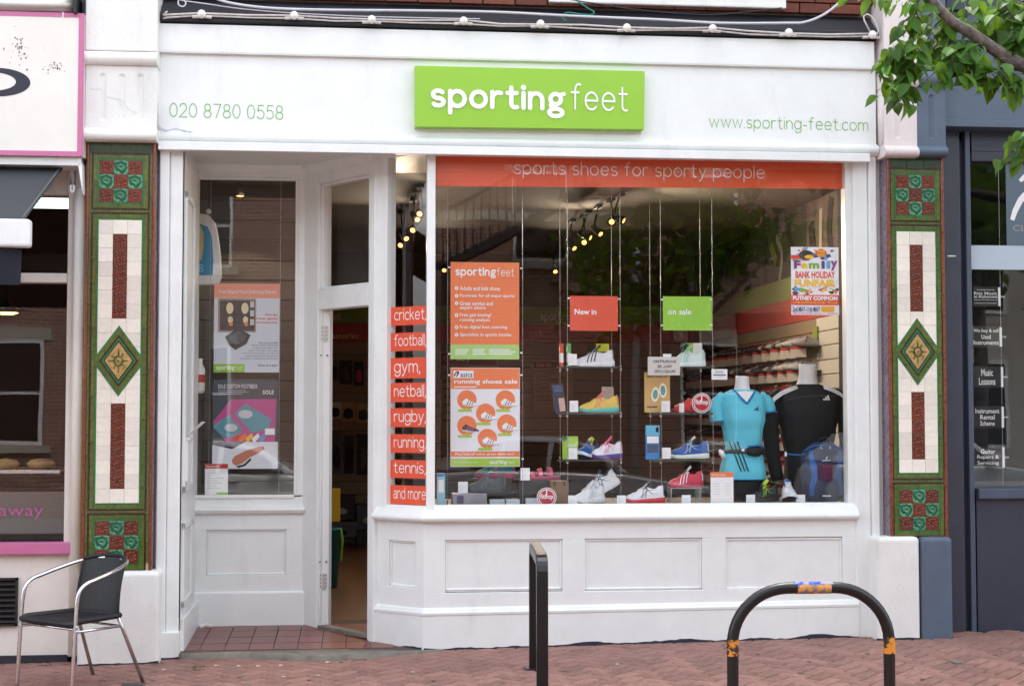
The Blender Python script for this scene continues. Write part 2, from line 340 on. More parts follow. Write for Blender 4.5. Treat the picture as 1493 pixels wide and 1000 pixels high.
# herringbone pavers, each a block of its own where the photograph shows it
pm = MB(); a, b, h = .0945, .0445, .05; c = .006
vs = [(-a, -b, -h), (a, -b, -h), (a, b, -h), (-a, b, -h), (-a, -b, -c), (a, -b, -c), (a, b, -c), (-a, b, -c), (-a+c, -b+c, 0), (a-c, -b+c, 0), (a-c, b-c, 0), (-a+c, b-c, 0)]
fs = [(8, 9, 10, 11)] + [(4+i, 4+(i+1) % 4, 8+(i+1) % 4, 8+i) for i in range(4)] + [(i, (i+1) % 4, 4+(i+1) % 4, 4+i) for i in range(4)]
pm.add(vs, fs); paver_mesh = pm.mesh('paver', PAVER)
ux = Vector((1, 0, GX)).normalized(); uy = Vector((0, 1, GY)).normalized(); un = ux.cross(uy)
GR = Matrix((ux, uy, un)).transposed().to_4x4()
spots = []
ca, sa = math.cos(R(47)), math.sin(R(47))
for i in range(-60, 60):
    for j in range(-60, 60):
        # herringbone: cell of 4 units, two bricks per step
        for k in (0, 1):
            X0 = i*.1 + j*.2*1; 
            px_, py_ = ((i+2*j*1)*.1, (i-2*j)*.1)
            if k == 0: lx, ly, rt = px_+.1, py_+.05, 0
            else: lx, ly, rt = px_+.05-.0, py_+.2-.0, 90
            x = lx*ca-ly*sa+.6; y = lx*sa+ly*ca-1.8
            spots.append((x, y, rt))
rng = random.Random(3)
inner = []; outer = []
for x, y, rt in spots:
    if not (-6 < x < 8.5 and Y_K+.08 < y < .45): continue
    if y > .1 or (y > -.02 and -1.75 < x < .05): continue
    u, v = PR((x, y, gz(x, y)))
    (inner if (-25 < u < 1518 and v < 1006) else outer).append((y, x, rt))
inner.sort(); parts = inner[:300]; rest = inner[300:]+outer
def pmat(x, y, rt):
    M = Matrix.Translation((x, y, gz(x, y)+rng.uniform(-.0012, .0012))) @ GR @ Matrix.Rotation(R(47+rt+rng.uniform(-.9, .9)), 4, 'Z') @ Matrix.Rotation(R(rng.uniform(-.3, .3)), 4, 'X') @ Matrix.Rotation(R(rng.uniform(-.25, .25)), 4, 'Y')
    return M
for y, x, rt in parts:
    o = obj('paver', paver_mesh, pav); o.matrix_local = pmat(x, y, rt)
mb = MB()
for y, x, rt in rest:
    M = pmat(x, y, rt); mb.add([M @ Vector(p) for p in vs], fs)
o = obj('paver', mb.mesh('far_pavers', mat('red_paver_field', (152, 113, 102), .85, var=.3, vscale=3.5, bump=.6, bscale=140, c2=(124, 90, 81))), pav); o['kind'] = 'stuff'
print('pavers', len(parts), len(rest))
# ================================================================== shop building
shop = thing('shoe_shop', (0, .3, 0), 'white painted shoe shop front with bay window, open door and pale fascia', 'shop')
XF0 = P(230, 218, -.1).x; XF1 = P(1281, 232, -.1).x
def zf(v, Y): return P(232, v, Y).z
# --- fascia
z_gr = zf(78, -.06); z_top = zf(33, -.12); z_b1 = zf(193, -.07); z_b0 = zf(205, -.08); z_lb = zf(218, -.12)
fas = MB().box(XF0, XF1, -.055, .06, z_b1-.01, z_gr+.02).build('fascia_board', WHITE, shop)
MB().sweepx([(-.055, z_gr+.003), (-.088, z_gr), (-.092, z_gr+.012), (-.092, z_top), (-.05, z_top+.012), (.06, z_top+.012), (.06, z_gr+.004)], XF0, XF1-.02).build('fascia_top_band', WHITE, shop)
bead = [(-.05, z_b1+.012)]+[(-.055-.042*math.sin(R(t)), (z_b1+z_b0)/2+.032*math.cos(R(t))) for t in range(10, 175, 18)]+[(-.05, z_b0-.012), (.04, z_b0-.012), (.04, z_b1+.012)]
MB().sweepx(bead, XF0, P(1281, 212, -.08).x).build('fascia_bead', WHITE, shop)
MB().box(XF0+.004, P(1269, 225, -.12).x, -.118, -.045, z_lb, z_b0-.008).build('lower_fascia_board', WHITE, shop, bev=.004)
MB().box(XF0+.03, XF1-.06, -.044, .075, z_lb+.03, z_b0-.013).build('fascia_backing', WHITE, shop)
# --- plan of the front
YG = .07                                             # glass line
xc = P(618, 800, 0).x                                # bay corner
sb = P(548.5, 800, .285); SPB = (sb.x, .285)         # back end of the splay
db = P(452, 700, .93); DB = (db.x, .93)              # back end of the doorway
df = P(546, 700, .30); DF = (df.x, .30)
YB = .95
PS = Pl(SPB, (xc, 0)); PD = Pl(DB, DF); PB = front(YB); PW = front(0)
xr = P(1251, 850, 0).x                               # right end of the stall riser
xlw = P(265, 500, 0).x                               # left wall of the porch
z_wb = P(640, 737, YG).z; z_sl = P(625, 760, -.03).z
path = [SPB, (xc, 0), (xr, 0)]
# --- stall riser
MB().sweep([(-.07, z_wb), (-.02, z_wb+.001), (.012, z_wb-.03), (.05, z_wb-.065), (.056, z_wb-.08), (.05, z_wb-.097), (.02, z_wb-.106), (0.004, z_wb-.118), (-.07, z_wb-.118)], path).build('window_sill', WHITE, shop, bev=.003)
def riser(pl, x0, x1, panels, z0, z1, name):
    """framed panelling: rails and stiles round recessed panels"""
    r = MB(pl.M); xs = [x0]+[q for p in panels for q in (p[0], p[1])]+[x1]
    zt = max(p[3] for p in panels); zb = min(p[2] for p in panels)
    r.box(x0, x1, 0, .03, zt, z1); r.box(x0, x1, 0, .03, z0, zb)
    for i in range(0, len(xs), 2): r.box(xs[i], xs[i+1], .0004, .0296, zb-.001, zt+.001)
    o = r.build(name, WHITE, shop, bev=.003)
    for p in panels:
        q = MB(pl.M); q.box(p[0]-.01, p[1]+.01, .022, .034, p[2]-.01, p[3]+.01); pp = q.build('panel', WHITE, o)
        q = MB(pl.M); t = .014
        for (a0, a1, b0, b1) in ((p[0], p[1], p[3]-t, p[3]), (p[0], p[1], p[2], p[2]+t), (p[0], p[0]+t, p[2], p[3]), (p[1]-t, p[1], p[2], p[3])): q.box(a0, a1, .010, .0225, b0, b1)
        q.build('panel_moulding', WHITE, o, bev=.006)
    return o
zl = .262
def panpx(pl, u0, v0, u1, v1): a, b = pl.px(u0, v0); c, d = pl.px(u1, v1); return (a, c, d, b)
riser(PW, xc, xr, [panpx(PW, 649, 787, 820, 859), panpx(PW, 853, 786, 1024, 858), panpx(PW, 1058, 785, 1229, 857)], zl-.02, z_wb-.10, 'stall_riser')
PSr = Pl((SPB[0], SPB[1]), (xc, 0))
riser(PSr, .0, PSr.len, [panpx(PSr, 567, 787, 606, 857)], zl-.02, z_wb-.10, 'stall_riser')
led = MB().sweep([(-.02, zl-.03), (.024, zl-.03), (.026, zl-.012), (.018, zl), (.012, zl+.012), (.001, zl+.02), (-.02, zl+.02)], path)
led.v = [(x, y, z+.008*(x-1.4)) for x, y, z in led.v]; led.build('base_moulding', WHITE, shop, bev=.002)
pl_ = MB().sweep([(-.06, -.08), (.02, -.08), (.02, zl-.031), (-.06, zl-.031)], [(SPB[0], SPB[1]), (xc, 0), (xr, 0)])
pl_.v = [(x, y, z+.008*(x-1.4)) for x, y, z in pl_.v]; pl_.build('base_board', WHITE, shop, bev=.003)
# chipped dark paint along the foot of the boards
chip = MB(); rr = random.Random(5)
def chips(mb, pts, out, hmin, hmax, step=.035):
    for (ax, ay), (bx, by) in zip(pts[:-1], pts[1:]):
        L = math.hypot(bx-ax, by-ay); n = max(2, int(L/step)); dx, dy = (bx-ax)/L, (by-ay)/L; nx, ny = dy, -dx; prev = None
        for i in range(n+1):
            t = L*i/n; x, y = ax+dx*t+nx*out, ay+dy*t+ny*out
            hh = hmin+(hmax-hmin)*max(0, mnoise.noise(Vector((x*3.1, y*3, 2)))*1.3+.25)+rr.uniform(0, .006); cur = ((x, y, gz(x, y)-.03), (x, y, gz(x, y)+hh))
            if prev: mb.add([prev[0], cur[0], cur[1], prev[1]], [(0, 1, 2, 3)])
            prev = cur
chips(chip, [(SPB[0], SPB[1]), (xc, 0), (xr, 0)], .0215, .004, .034)
chip.build('chipped_edge', mat('dark_blue_old_paint', (44, 46, 62), .8, var=.4, vscale=30), shop)
# --- bay window
xm0 = P(622, 500, 0).x; xm1 = P(634.5, 500, 0).x; z_ft = z_lb+.06
xw0, xw1 = P(634, 500, YG).x, P(1232, 500, YG).x
MB().box(xm0, xm1, -.004, YG+.05, z_wb-.02, z_ft).build('corner_post', WHITE, shop, bev=.006)
MB().box(xw1-.004, P(1246, 500, .02).x, .02, YG+.05, z_wb-.02, z_ft).build('window_frame', WHITE, shop, bev=.006)
MB().box(xw0-.01, xw1+.01, YG-.012, YG+.04, z_wb-.03, z_wb+.006).build('window_frame', WHITE, shop, bev=.004)
pane(PW, xw0-.008, xw1+.008, z_wb-.01, z_ft, YG, shop, 'bay_window_pane')
# right post, stepped
xa, xb_, xcx = P(1246, 500, -.02).x, P(1269, 500, -.03).x, P(1280.5, 500, -.035).x
MB().box(xa, xb_, -.012, .09, -.02, z_lb+.02).build('right_post', WHITE, shop, bev=.012, seg=3)
MB().box(xb_, xcx, -.034, .09, -.02, z_b0-.012).build('right_post', WHITE, shop, bev=.006)
# --- splay window
z_sof = z_lb+.075
x0, _ = PS.px(567.5, 500, .05); x1, _ = PS.px(623, 500, .05); _, zb = PS.px(595, 738, .05)
pane(PS, x0-.005, x1+.02, zb-.02, z_sof, .05, shop, 'splay_window_pane')
sx0 = PS.px(550, 500, 0)[0]; sx1 = PS.px(567.5, 500, .03)[0]
MB(PS.M).box(sx0-.01, sx1, 0, .10, z_wb-.03, z_sof).build('splay_post', WHITE, shop, bev=.008)
MB(PS.M).box(sx1, PS.len-.03, .0, .09, z_sof-.05, z_sof).build('splay_head', WHITE, shop, bev=.004)
# --- doorway: jambs, transom light, header
d = lambda u, v, o=0: PD.px(u, v, o)
fx0, fx1 = d(541, 600)[0], PD.len+.03
z_fl = P(350, 911, YB).z
print('entry floor z back', z_fl, 'front', P(350, 947, .06).z, 'DB', DB, 'DF', DF, 'SPB', SPB, 'xlw', xlw, 'z_wb', z_wb, 'z_lb', z_lb, 'z_gr', z_gr)
Z_FL = z_fl
MB(PD.M).box(fx0, fx1, -.03, .1, Z_FL-.05, z_sof).build('door_jamb', WHITE, shop, bev=.008)
jx0, jx1 = d(443, 600)[0], d(470, 600)[0]
MB(PD.M).box(jx0, jx1-.02, -.03, .09, Z_FL-.05, z_sof).build('door_jamb', WHITE, shop, bev=.008)
MB(PD.M).box(jx1-.02, jx1, -.012, .09, Z_FL-.04, d(470, 425)[1]).build('door_jamb', WHITE, shop, bev=.004)
gz0, gz1 = d(505, 419.5)[1], d(505, 261.5)[1]; hz = d(505, 449)[1]
tl = MB(PD.M); tl.box(jx1-.02, fx0, -.022, .07, gz1, z_sof); fr = tl.build('transom_window', WHITE, shop, bev=.008)
MB(PD.M).box(jx1-.02, fx0, -.03, .08, hz, gz0).build('door_header', WHITE, shop, bev=.008)
mm = MB(PD.M); t = .022
for (a0, a1, b0, b1) in ((jx1-.02, fx0, gz1-t, gz1), (jx1-.02, fx0, gz0, gz0+t), (jx1-.02, jx1+.012, gz0, gz1), (fx0-t*.6, fx0, gz0, gz1)): mm.box(a0, a1, -.008, .05, b0, b1)
mm.build('frame', WHITE, fr, bev=.008)
pane(PD, jx1-.01, fx0, gz0, gz1, .03, fr)
# door leaf, swung inwards: only its hinge edge and a sliver of its face show
hp = PD.M @ Vector((jx1, .0, 0)); dirv = (Vector((hp.x, hp.y))-Vector((CAM.x, CAM.y))).normalized(); ang = R(2.0)
dirv = Vector((dirv.x*math.cos(ang)-dirv.y*math.sin(ang), dirv.x*math.sin(ang)+dirv.y*math.cos(ang)))
ML = Matrix(((dirv.x, -dirv.y, 0, hp.x), (dirv.y, dirv.x, 0, hp.y), (0, 0, 1, 0), (0, 0, 0, 1)))  # local x inward, local -y to the right
lt = .055; lz1 = hz-.004; lz0 = Z_FL+.012
leaf = MB(ML); leaf.box(.004, .09, -lt, 0, lz0, lz1); leaf.box(.66, .75, -lt, 0, lz0, lz1); leaf.box(.09, .66, -lt, 0, lz1-.1, lz1); leaf.box(.09, .66, -lt, 0, lz0, lz0+.85)
dl = leaf.build('door', WHITE, shop, bev=.004)
mb = MB(ML); mb.box(.085, .665, -lt*.6, -lt*.4, lz0+.84, lz1-.09); obj('door_pane', mb.mesh('door_pane', GLASS), dl)
for v in (486, 847):
    z = d(472, v)[1]; hg = MB(ML); hg.box(-.004, .006, -.038, .012, z-.055, z+.055); hg.tube([ML.inverted() @ ML @ Vector((-.006, -.012, z-.058)), Vector((-.006, -.012, z+.058))], .007, 8)
    hn = hg.build('hinge', mat('hinge_white', (205, 203, 200), .4, .3), dl); sc = MB(ML)
    for k in range(4):
        for yy in (-.03, .006): MB(ML).lathe([(.004, 0), (.004, .003)], (-.0035, yy, z-.04+.027*k), 8, (-1, 0, 0)).build('screw', DARK, hn)
for v in (518, 819):
    z = d(472, v)[1]; k = MB(ML); k.lathe([(.007, 0), (.007, .003)], (-.002, -.034, z), 10, (-1, 0, 0)); k.build('keyhole', DARK, dl); k = MB(ML); k.lathe([(.006, 0), (.006, .003)], (-.015, .012, z), 10, (-1, 0, 0)); k.build('keyhole', DARK, dl)
# --- porch back wall with its window
b_ = lambda u, v, o=0: PB.px(u, v, o)
bx0, bx1 = b_(268, 500)[0]-.05, b_(446, 500)[0]; wx0, wz1 = b_(287, 260); wx1, wz0 = b_(429, 722)
zt = z_sof
bw = MB(PB.M); bw.box(bx0, wx0, 0, .09, wz0, wz1); bw.box(wx1, bx1, 0, .09, wz0, wz1); bw.box(bx0, bx1, 0, .09, wz1, zt); bf = bw.build('porch_window_frame', WHITE, shop, bev=.006)
t = .02; mm = MB(PB.M)
for (a0, a1, c0, c1) in ((wx0, wx1, wz1-t*.4, wz1+.012), (wx0, wx1, wz0-.02, wz0+.006), (wx0-.018, wx0+.004, wz0, wz1), (wx1-.004, wx1+.018, wz0, wz1)): mm.box(a0, a1, -.012, .03, c0, c1)
mm.build('moulding', WHITE, bf, bev=.006); pane(PB, wx0-.01, wx1+.01, wz0-.01, wz1+.01, .035, bf)
MB(PB.M).sweepx([(.02, b_(350, 737)[1]), (-.03, b_(350, 739)[1]), (-.045, b_(350, 743)[1]), (-.03, b_(350, 748)[1]), (.02, b_(350, 750)[1])], bx0, bx1).build('porch_sill', WHITE, shop, bev=.003)
pz1, pz0 = b_(350, 772)[1], b_(350, 838)[1]; pxa, pxb = b_(301, 800)[0], b_(417, 800)[0]; zba = b_(350, 862)[1]
rs = riser(PB, bx0, bx1, [(pxa, pxb, pz0, pz1)], zba-.02, b_(350, 748)[1], 'porch_riser')
MB(PB.M).box(bx0, bx1, .001, .06, b_(350, 750)[1]-.002, wz0-.01).build('porch_rail', WHITE, shop)
MB(PB.M).sweepx([(.03, Z_FL-.03), (-.022, Z_FL-.03), (-.022, zba-.012), (-.012, zba), (.03, zba+.004)], bx0, bx1).build('porch_base_board', WHITE, shop, bev=.003)
MB(PB.M).sweepx([(.02, zt), (-.05, zt), (-.045, b_(350, 243)[1]), (-.02, b_(350, 249)[1]), (.0, b_(350, 252)[1]), (.02, b_(350, 253)[1])], bx0, bx1).build('porch_cornice', WHITE, shop, bev=.003)
MB(PD.M).sweepx([(.02, zt), (-.075, zt), (-.07, d(500, 237)[1]), (-.04, d(500, 243)[1]), (-.031, d(500, 246)[1]), (.02, d(500, 247)[1])], jx0, PD.len).build('doorway_cornice', WHITE, shop, bev=.003)
# --- left wall and post of the porch
sw = MB(); sw.box(xlw-.14, xlw, -.01, YB+.1, Z_FL-.06, zt); sw.build('porch_side_wall', WHITE, shop)
sp = MB()
for (y0, y1, z0, z1) in ((.1, .62, .28, .85), (.1, .62, 1.05, 3.1)):
    for (a0, a1, c0, c1) in ((y0, y1, z1-.05, z1), (y0, y1, z0, z0+.05), (y0, y0+.05, z0, z1), (y1-.05, y1, z0, z1)): sp.box(xlw-.002, xlw+.018, a0, a1, c0, c1)
sp.build('side_moulding', WHITE, shop, bev=.008)
MB().box(xlw, xlw+.03, .02, YB, Z_FL-.04, .22).build('side_base_board', WHITE, shop, bev=.006)
lb = MB().box(xlw, xlw+.035, .12, .34, 1.12, 1.42).box(xlw+.03, xlw+.045, .11, .35, 1.4, 1.425).build('letter_box', WHITE, shop, bev=.006)
q = MB()
for k in range(4):
    y = .16+.04*k; q.add([(xlw+.01, y, 1.42), (xlw+.012, y+.05, 1.42), (xlw+.07+.02*k, y+.06, 1.50+.01*k), (xlw+.06+.015*k, y, 1.47+.02*k)], [(0, 1, 2, 3)])
q.build('leaflet', CLEANW, lb)
pa, pb2, pc = P(231, 500, -.03).x, P(245, 500, -.03).x, P(265, 500, 0).x
MB().box(pa, pb2, -.05, .08, -.06, z_b0-.014).build('left_post', WHITE, shop, bev=.006)
MB().box(pb2, pc+.0, -.022, .07, -.06, z_lb+.03).build('left_post', WHITE, shop, bev=.012, seg=3)
MB().box(pa-.002, pc+.008, -.062, .08, -.08, P(250, 921, -.05).z).build('post_base', WHITE, shop, bev=.006)
ch = MB(); chips(ch, [(pa-.002, 0), (pc+.008, 0)], .0635, .01, .03); ch.build('chipped_edge', MATS['dark_blue_old_paint'], shop)
# --- soffit of porch
sf = MB(); sf.box(xlw-.1, .2, -.044, YB+.2, zt-.001, zt+.03); sf.build('soffit', WHITE, shop)
# --- wall carrying on above the fascia
BRICK = mat('red_brick', (112, 62, 50), .85, var=.3, vscale=14, bump=.6, bscale=120, rnd=.2)
MORT = mat('brick_mortar', (112, 96, 86), .95, var=.2, bump=.4)
uw = MB().box(-2.4, 3.75, .06, .3, z_top+.0, 6.5); upw = uw.build('upper_wall', MORT, shop)
lead = mat('black_lead_flashing', (26, 27, 34), .55, var=.5, vscale=14, bump=.4, bscale=30)
zl0 = z_top+.013
MB().sweepx([(-.10, zl0), (-.112, zl0+.004), (-.112, zl0+.055), (-.10, zl0+.065), (.059, zl0+.2), (.059, zl0)], XF0+.01, XF1-.0).build('gutter_flashing', lead, shop, bev=.006)
bm_ = MB().box(-.1075, .1075, -.05, .05, -.0325, .0325); bme = bm_.mesh('brick', BRICK)
zr0 = P(1240, 25, .06).z
for r in range(4):
    for i in range(26):
        x = -1.75+i*.225+(r % 2)*.1125
        if x > XF1-.05: continue
        o = obj('brick', bme, upw); o.location = (x, .055+rr.uniform(-.003, .003), zr0+.04+r*.075); o.rotation_euler = (0, R(rr.uniform(-.5, .5)), 0)
MB().box(P(800, 3, .0).x, P(1145, 3, .0).x, -.03, .06, P(1000, 9, -.03).z, P(1000, 9, -.03).z+.12).build('window_sill_above', WHITE2, shop, bev=.01)
# ================================================================== porch floor
TILE = mat('quarry_tile', (128, 74, 66), .35, var=.25, vscale=10, bump=.25, bscale=50, rnd=.12, c2=(104, 60, 56))
zf0, zf1 = P(350, 946, .08).z, Z_FL
ef = MB()
ef.add([(x, y, (zf0+(zf1-zf0)*min(1, max(0, y-.06)/.89))-.006-t) for t in (.08, 0) for y in (.0, 1.2) for x in (xlw, .25)], [(0, 2, 3, 1), (4, 5, 7, 6), (0, 1, 5, 4), (2, 6, 7, 3), (0, 4, 6, 2), (1, 3, 7, 5)])
efo = struct(ef.build('porch_floor', mat('tile_grout', (88, 70, 66), .9, var=.2)))
nrow = 4; yt0, yt1 = .055, YB
tw = .163
tmesh = MB().box(-tw/2+.003, tw/2-.003, -.5, .5, -.012, 0).mesh('quarry_tile', TILE)
for r in range(nrow):
    y0 = yt0+(yt1-yt0)*r/nrow; y1 = yt0+(yt1-yt0)*(r+1)/nrow
    for i in range(9):
        x = xlw+.045+tw*i
        # stop at the splay and the doorway
        lim = SPB[0]+(xc-SPB[0])*(1-y0/.285) if y0 < .285 else SPB[0]
        if x-tw/2 > lim: continue
        o = obj('tile', tmesh, efo); o.location = (x, (y0+y1)/2, zf0+(zf1-zf0)*((y0+y1)/2-.06)/.89+rr.uniform(-.001, .001)); o.scale = (1, (y1-y0)-.008, 1)
        o.rotation_euler = (math.atan2(zf1-zf0, .89), R(rr.uniform(-.3, .3)), 0)
# worn concrete step, bowed out
st = MB(); N = 26; pr = []
for i in range(N+1):
    t = i/N; x = P(262, 960, -.1).x+(P(648, 945, -.1).x-P(262, 960, -.1).x)*t
    yf = -.08-.26*math.sin(math.pi*min(1, (1-t)*1.25+.05))*(1-t**3); wob = .006*mnoise.noise(Vector((x*5, 0, 0)))
    zt_ = zf0-.004+(gz(x, 0)+.01-zf0)*max(0, (t-.62)/.38)
    yb = .056 if x < xc-.05 else .02
    pr.append([(x, yb, gz(x, yb)-.05), (x, yb, zt_), (x, yf*.35, zt_-.002+wob), (x, yf+.025, gz(x, yf)+.002+.038*(1-t**4)+wob*(1-t)), (x, yf, gz(x, yf)+.028*(1-t**4)+wob*(1-t)), (x, yf-.004, gz(x, yf)-.05)])
st.add([p for q in pr for p in q], [(i*6+k, i*6+k+1, i*6+k+7, i*6+k+6) for i in range(N) for k in range(5)]+[(0, 1, 2, 3, 4, 5), tuple(N*6+k for k in (5, 4, 3, 2, 1, 0))])
tag(st.build('door_step', CONC, smooth=True), 'worn grey concrete step in front of the porch tiles', 'step')
MB(PD.M).box(jx1-.02, fx0+.01, -.02, .06, Z_FL-.02, Z_FL+.012).build('threshold', CONC, shop, bev=.005)
# ================================================================== tiled pilasters
def glaze(name, c, c2, pat=None, rough=.28):
    """glazed tile: colour pools in the relief; pat rings = concentric moulded ornament"""
    m = mat(name, c, rough, var=.25, vscale=25, rnd=.16, coat=.2, c2=c2, spec=.4)
    if pat:
        t = m.node_tree; b = t.nodes['Principled BSDF']; tc = t.nodes.new('ShaderNodeTexCoord'); w = t.nodes.new('ShaderNodeTexWave'); w.wave_type = 'RINGS'; w.rings_direction = 'Y'
        w.inputs['Scale'].default_value = pat; w.inputs['Distortion'].default_value = 5; w.inputs['Detail'].default_value = 1.5; w.inputs['Detail Scale'].default_value = 2.5
        t.links.new(tc.outputs['Object'], w.inputs['Vector'])
        bp = t.nodes.new('ShaderNodeBump'); bp.inputs['Strength'].default_value = .8; bp.inputs['Distance'].default_value = .004; t.links.new(w.outputs['Fac'], bp.inputs['Height']); t.links.new(bp.outputs[0], b.inputs['Normal'])
        lk = [l for l in t.links if l.to_socket == b.inputs['Base Color']][0]; src = lk.from_socket
        mx = t.nodes.new('ShaderNodeMix'); mx.data_type = 'RGBA'; rp = t.nodes.new('ShaderNodeMapRange'); rp.inputs['From Min'].default_value = .35; rp.inputs['From Max'].default_value = .7
        t.links.new(w.outputs['Fac'], rp.inputs[0]); t.links.new(rp.outputs[0], mx.inputs[0]); mx.inputs[6].default_value = lin(c2); t.links.new(src, mx.inputs[7]); t.links.new(mx.outputs[2], b.inputs['Base Color'])
    return m
G_BROWN = glaze('brown_flower_glaze', (122, 50, 24), (78, 30, 15))
G_SEA = glaze('sea_green_ornament_glaze', (112, 178, 138), (22, 92, 62), 9.5)
G_WHITE = glaze('cream_glaze', (230, 224, 212), (218, 211, 198))
G_WHITE.node_tree.nodes['Map Range.001'].inputs['To Min'].default_value = .95
G_OLIVE = glaze('olive_green_glaze', (96, 108, 40), (56, 74, 26))
G_BRIGHT = glaze('bright_green_glaze', (30, 126, 66), (18, 92, 52))
G_MAROON = glaze('maroon_glaze', (52, 20, 24), (36, 14, 18))
G_DARKG = glaze('dark_green_glaze', (38, 66, 24), (22, 44, 18))
G_BEAD = glaze('brown_bead_glaze', (140, 66, 34), (104, 46, 26))
G_LILAC = glaze('lilac_brown_glaze', (150, 138, 150), (118, 104, 120))
G_CREAM = glaze('yellow_cream_glaze', (196, 164, 104), (160, 124, 70))
GROUT = mat('tile_bed', (196, 184, 146), .9, var=.2)
TM = .0935
def flower_mesh():
    mb = MB(); h = TM/2-.0008
    mb.box(-h, h, 0, .008, -h, h)
    mb.lathe([(.013, 0), (.013, .003), (.009, .0035), (.006, .001), (.004, .004), (.0005, .005)], (0, 0, 0), 10, (0, -1, 0))
    for k in range(8):
        a = 2*math.pi*k/8+.2; r0, r1 = .014, .036+.006*(k % 2); w = .010
        d = Vector((math.cos(a), 0, math.sin(a))); n = Vector((-d.z, 0, d.x)); p = [d*r0, d*(r0+r1)/2+n*w, d*r1, d*(r0+r1)/2-n*w]; top = d*(r0+r1)*.52+Vector((0, -.005, 0))
        mb.add(p+[top], [(0, 1, 4), (1, 2, 4), (2, 3, 4), (3, 0, 4)])
    for sx in (-1, 1):
        for sz in (-1, 1): mb.add([(sx*h, 0, sz*h), (sx*h*.55, 0, sz*h), (sx*h, 0, sz*h*.55), (sx*h*.8, -.003, sz*h*.8)], [(0, 1, 3), (1, 2, 3), (2, 0, 3)])
    return mb.mesh('flower_tile', G_BROWN)
def knot_mesh():
    mb = MB(); h = TM/2-.0008; mb.box(-h, h, 0, .008, -h, h)
    for r, q in ((.012, .003), (.024, .003), (.037, .0028)):
        mb.tube([(r*math.cos(2*math.pi*k/16)*(1+.1*(k % 2)), -.0005, r*math.sin(2*math.pi*k/16)*(1+.1*(k % 2))) for k in range(16)], q, 4, closed=True)
    return mb.mesh('knot_tile', G_SEA)
FLW, KNT = flower_mesh(), knot_mesh()
_sq = TM/2-.0007; PLAIN = MB().box(-_sq, _sq, 0, .008, -_sq, _sq).mesh('cream_tile', G_WHITE)
_strips = {}
def strip_mesh(L, W, m):
    k = (round(L, 3), round(W, 4), m.name)
    if k not in _strips: _strips[k] = MB().box(-W/2+.0009, W/2-.0009, 0, .008, -L/2+.0012, L/2-.0012).mesh('border_tile', m)
    return _strips[k]
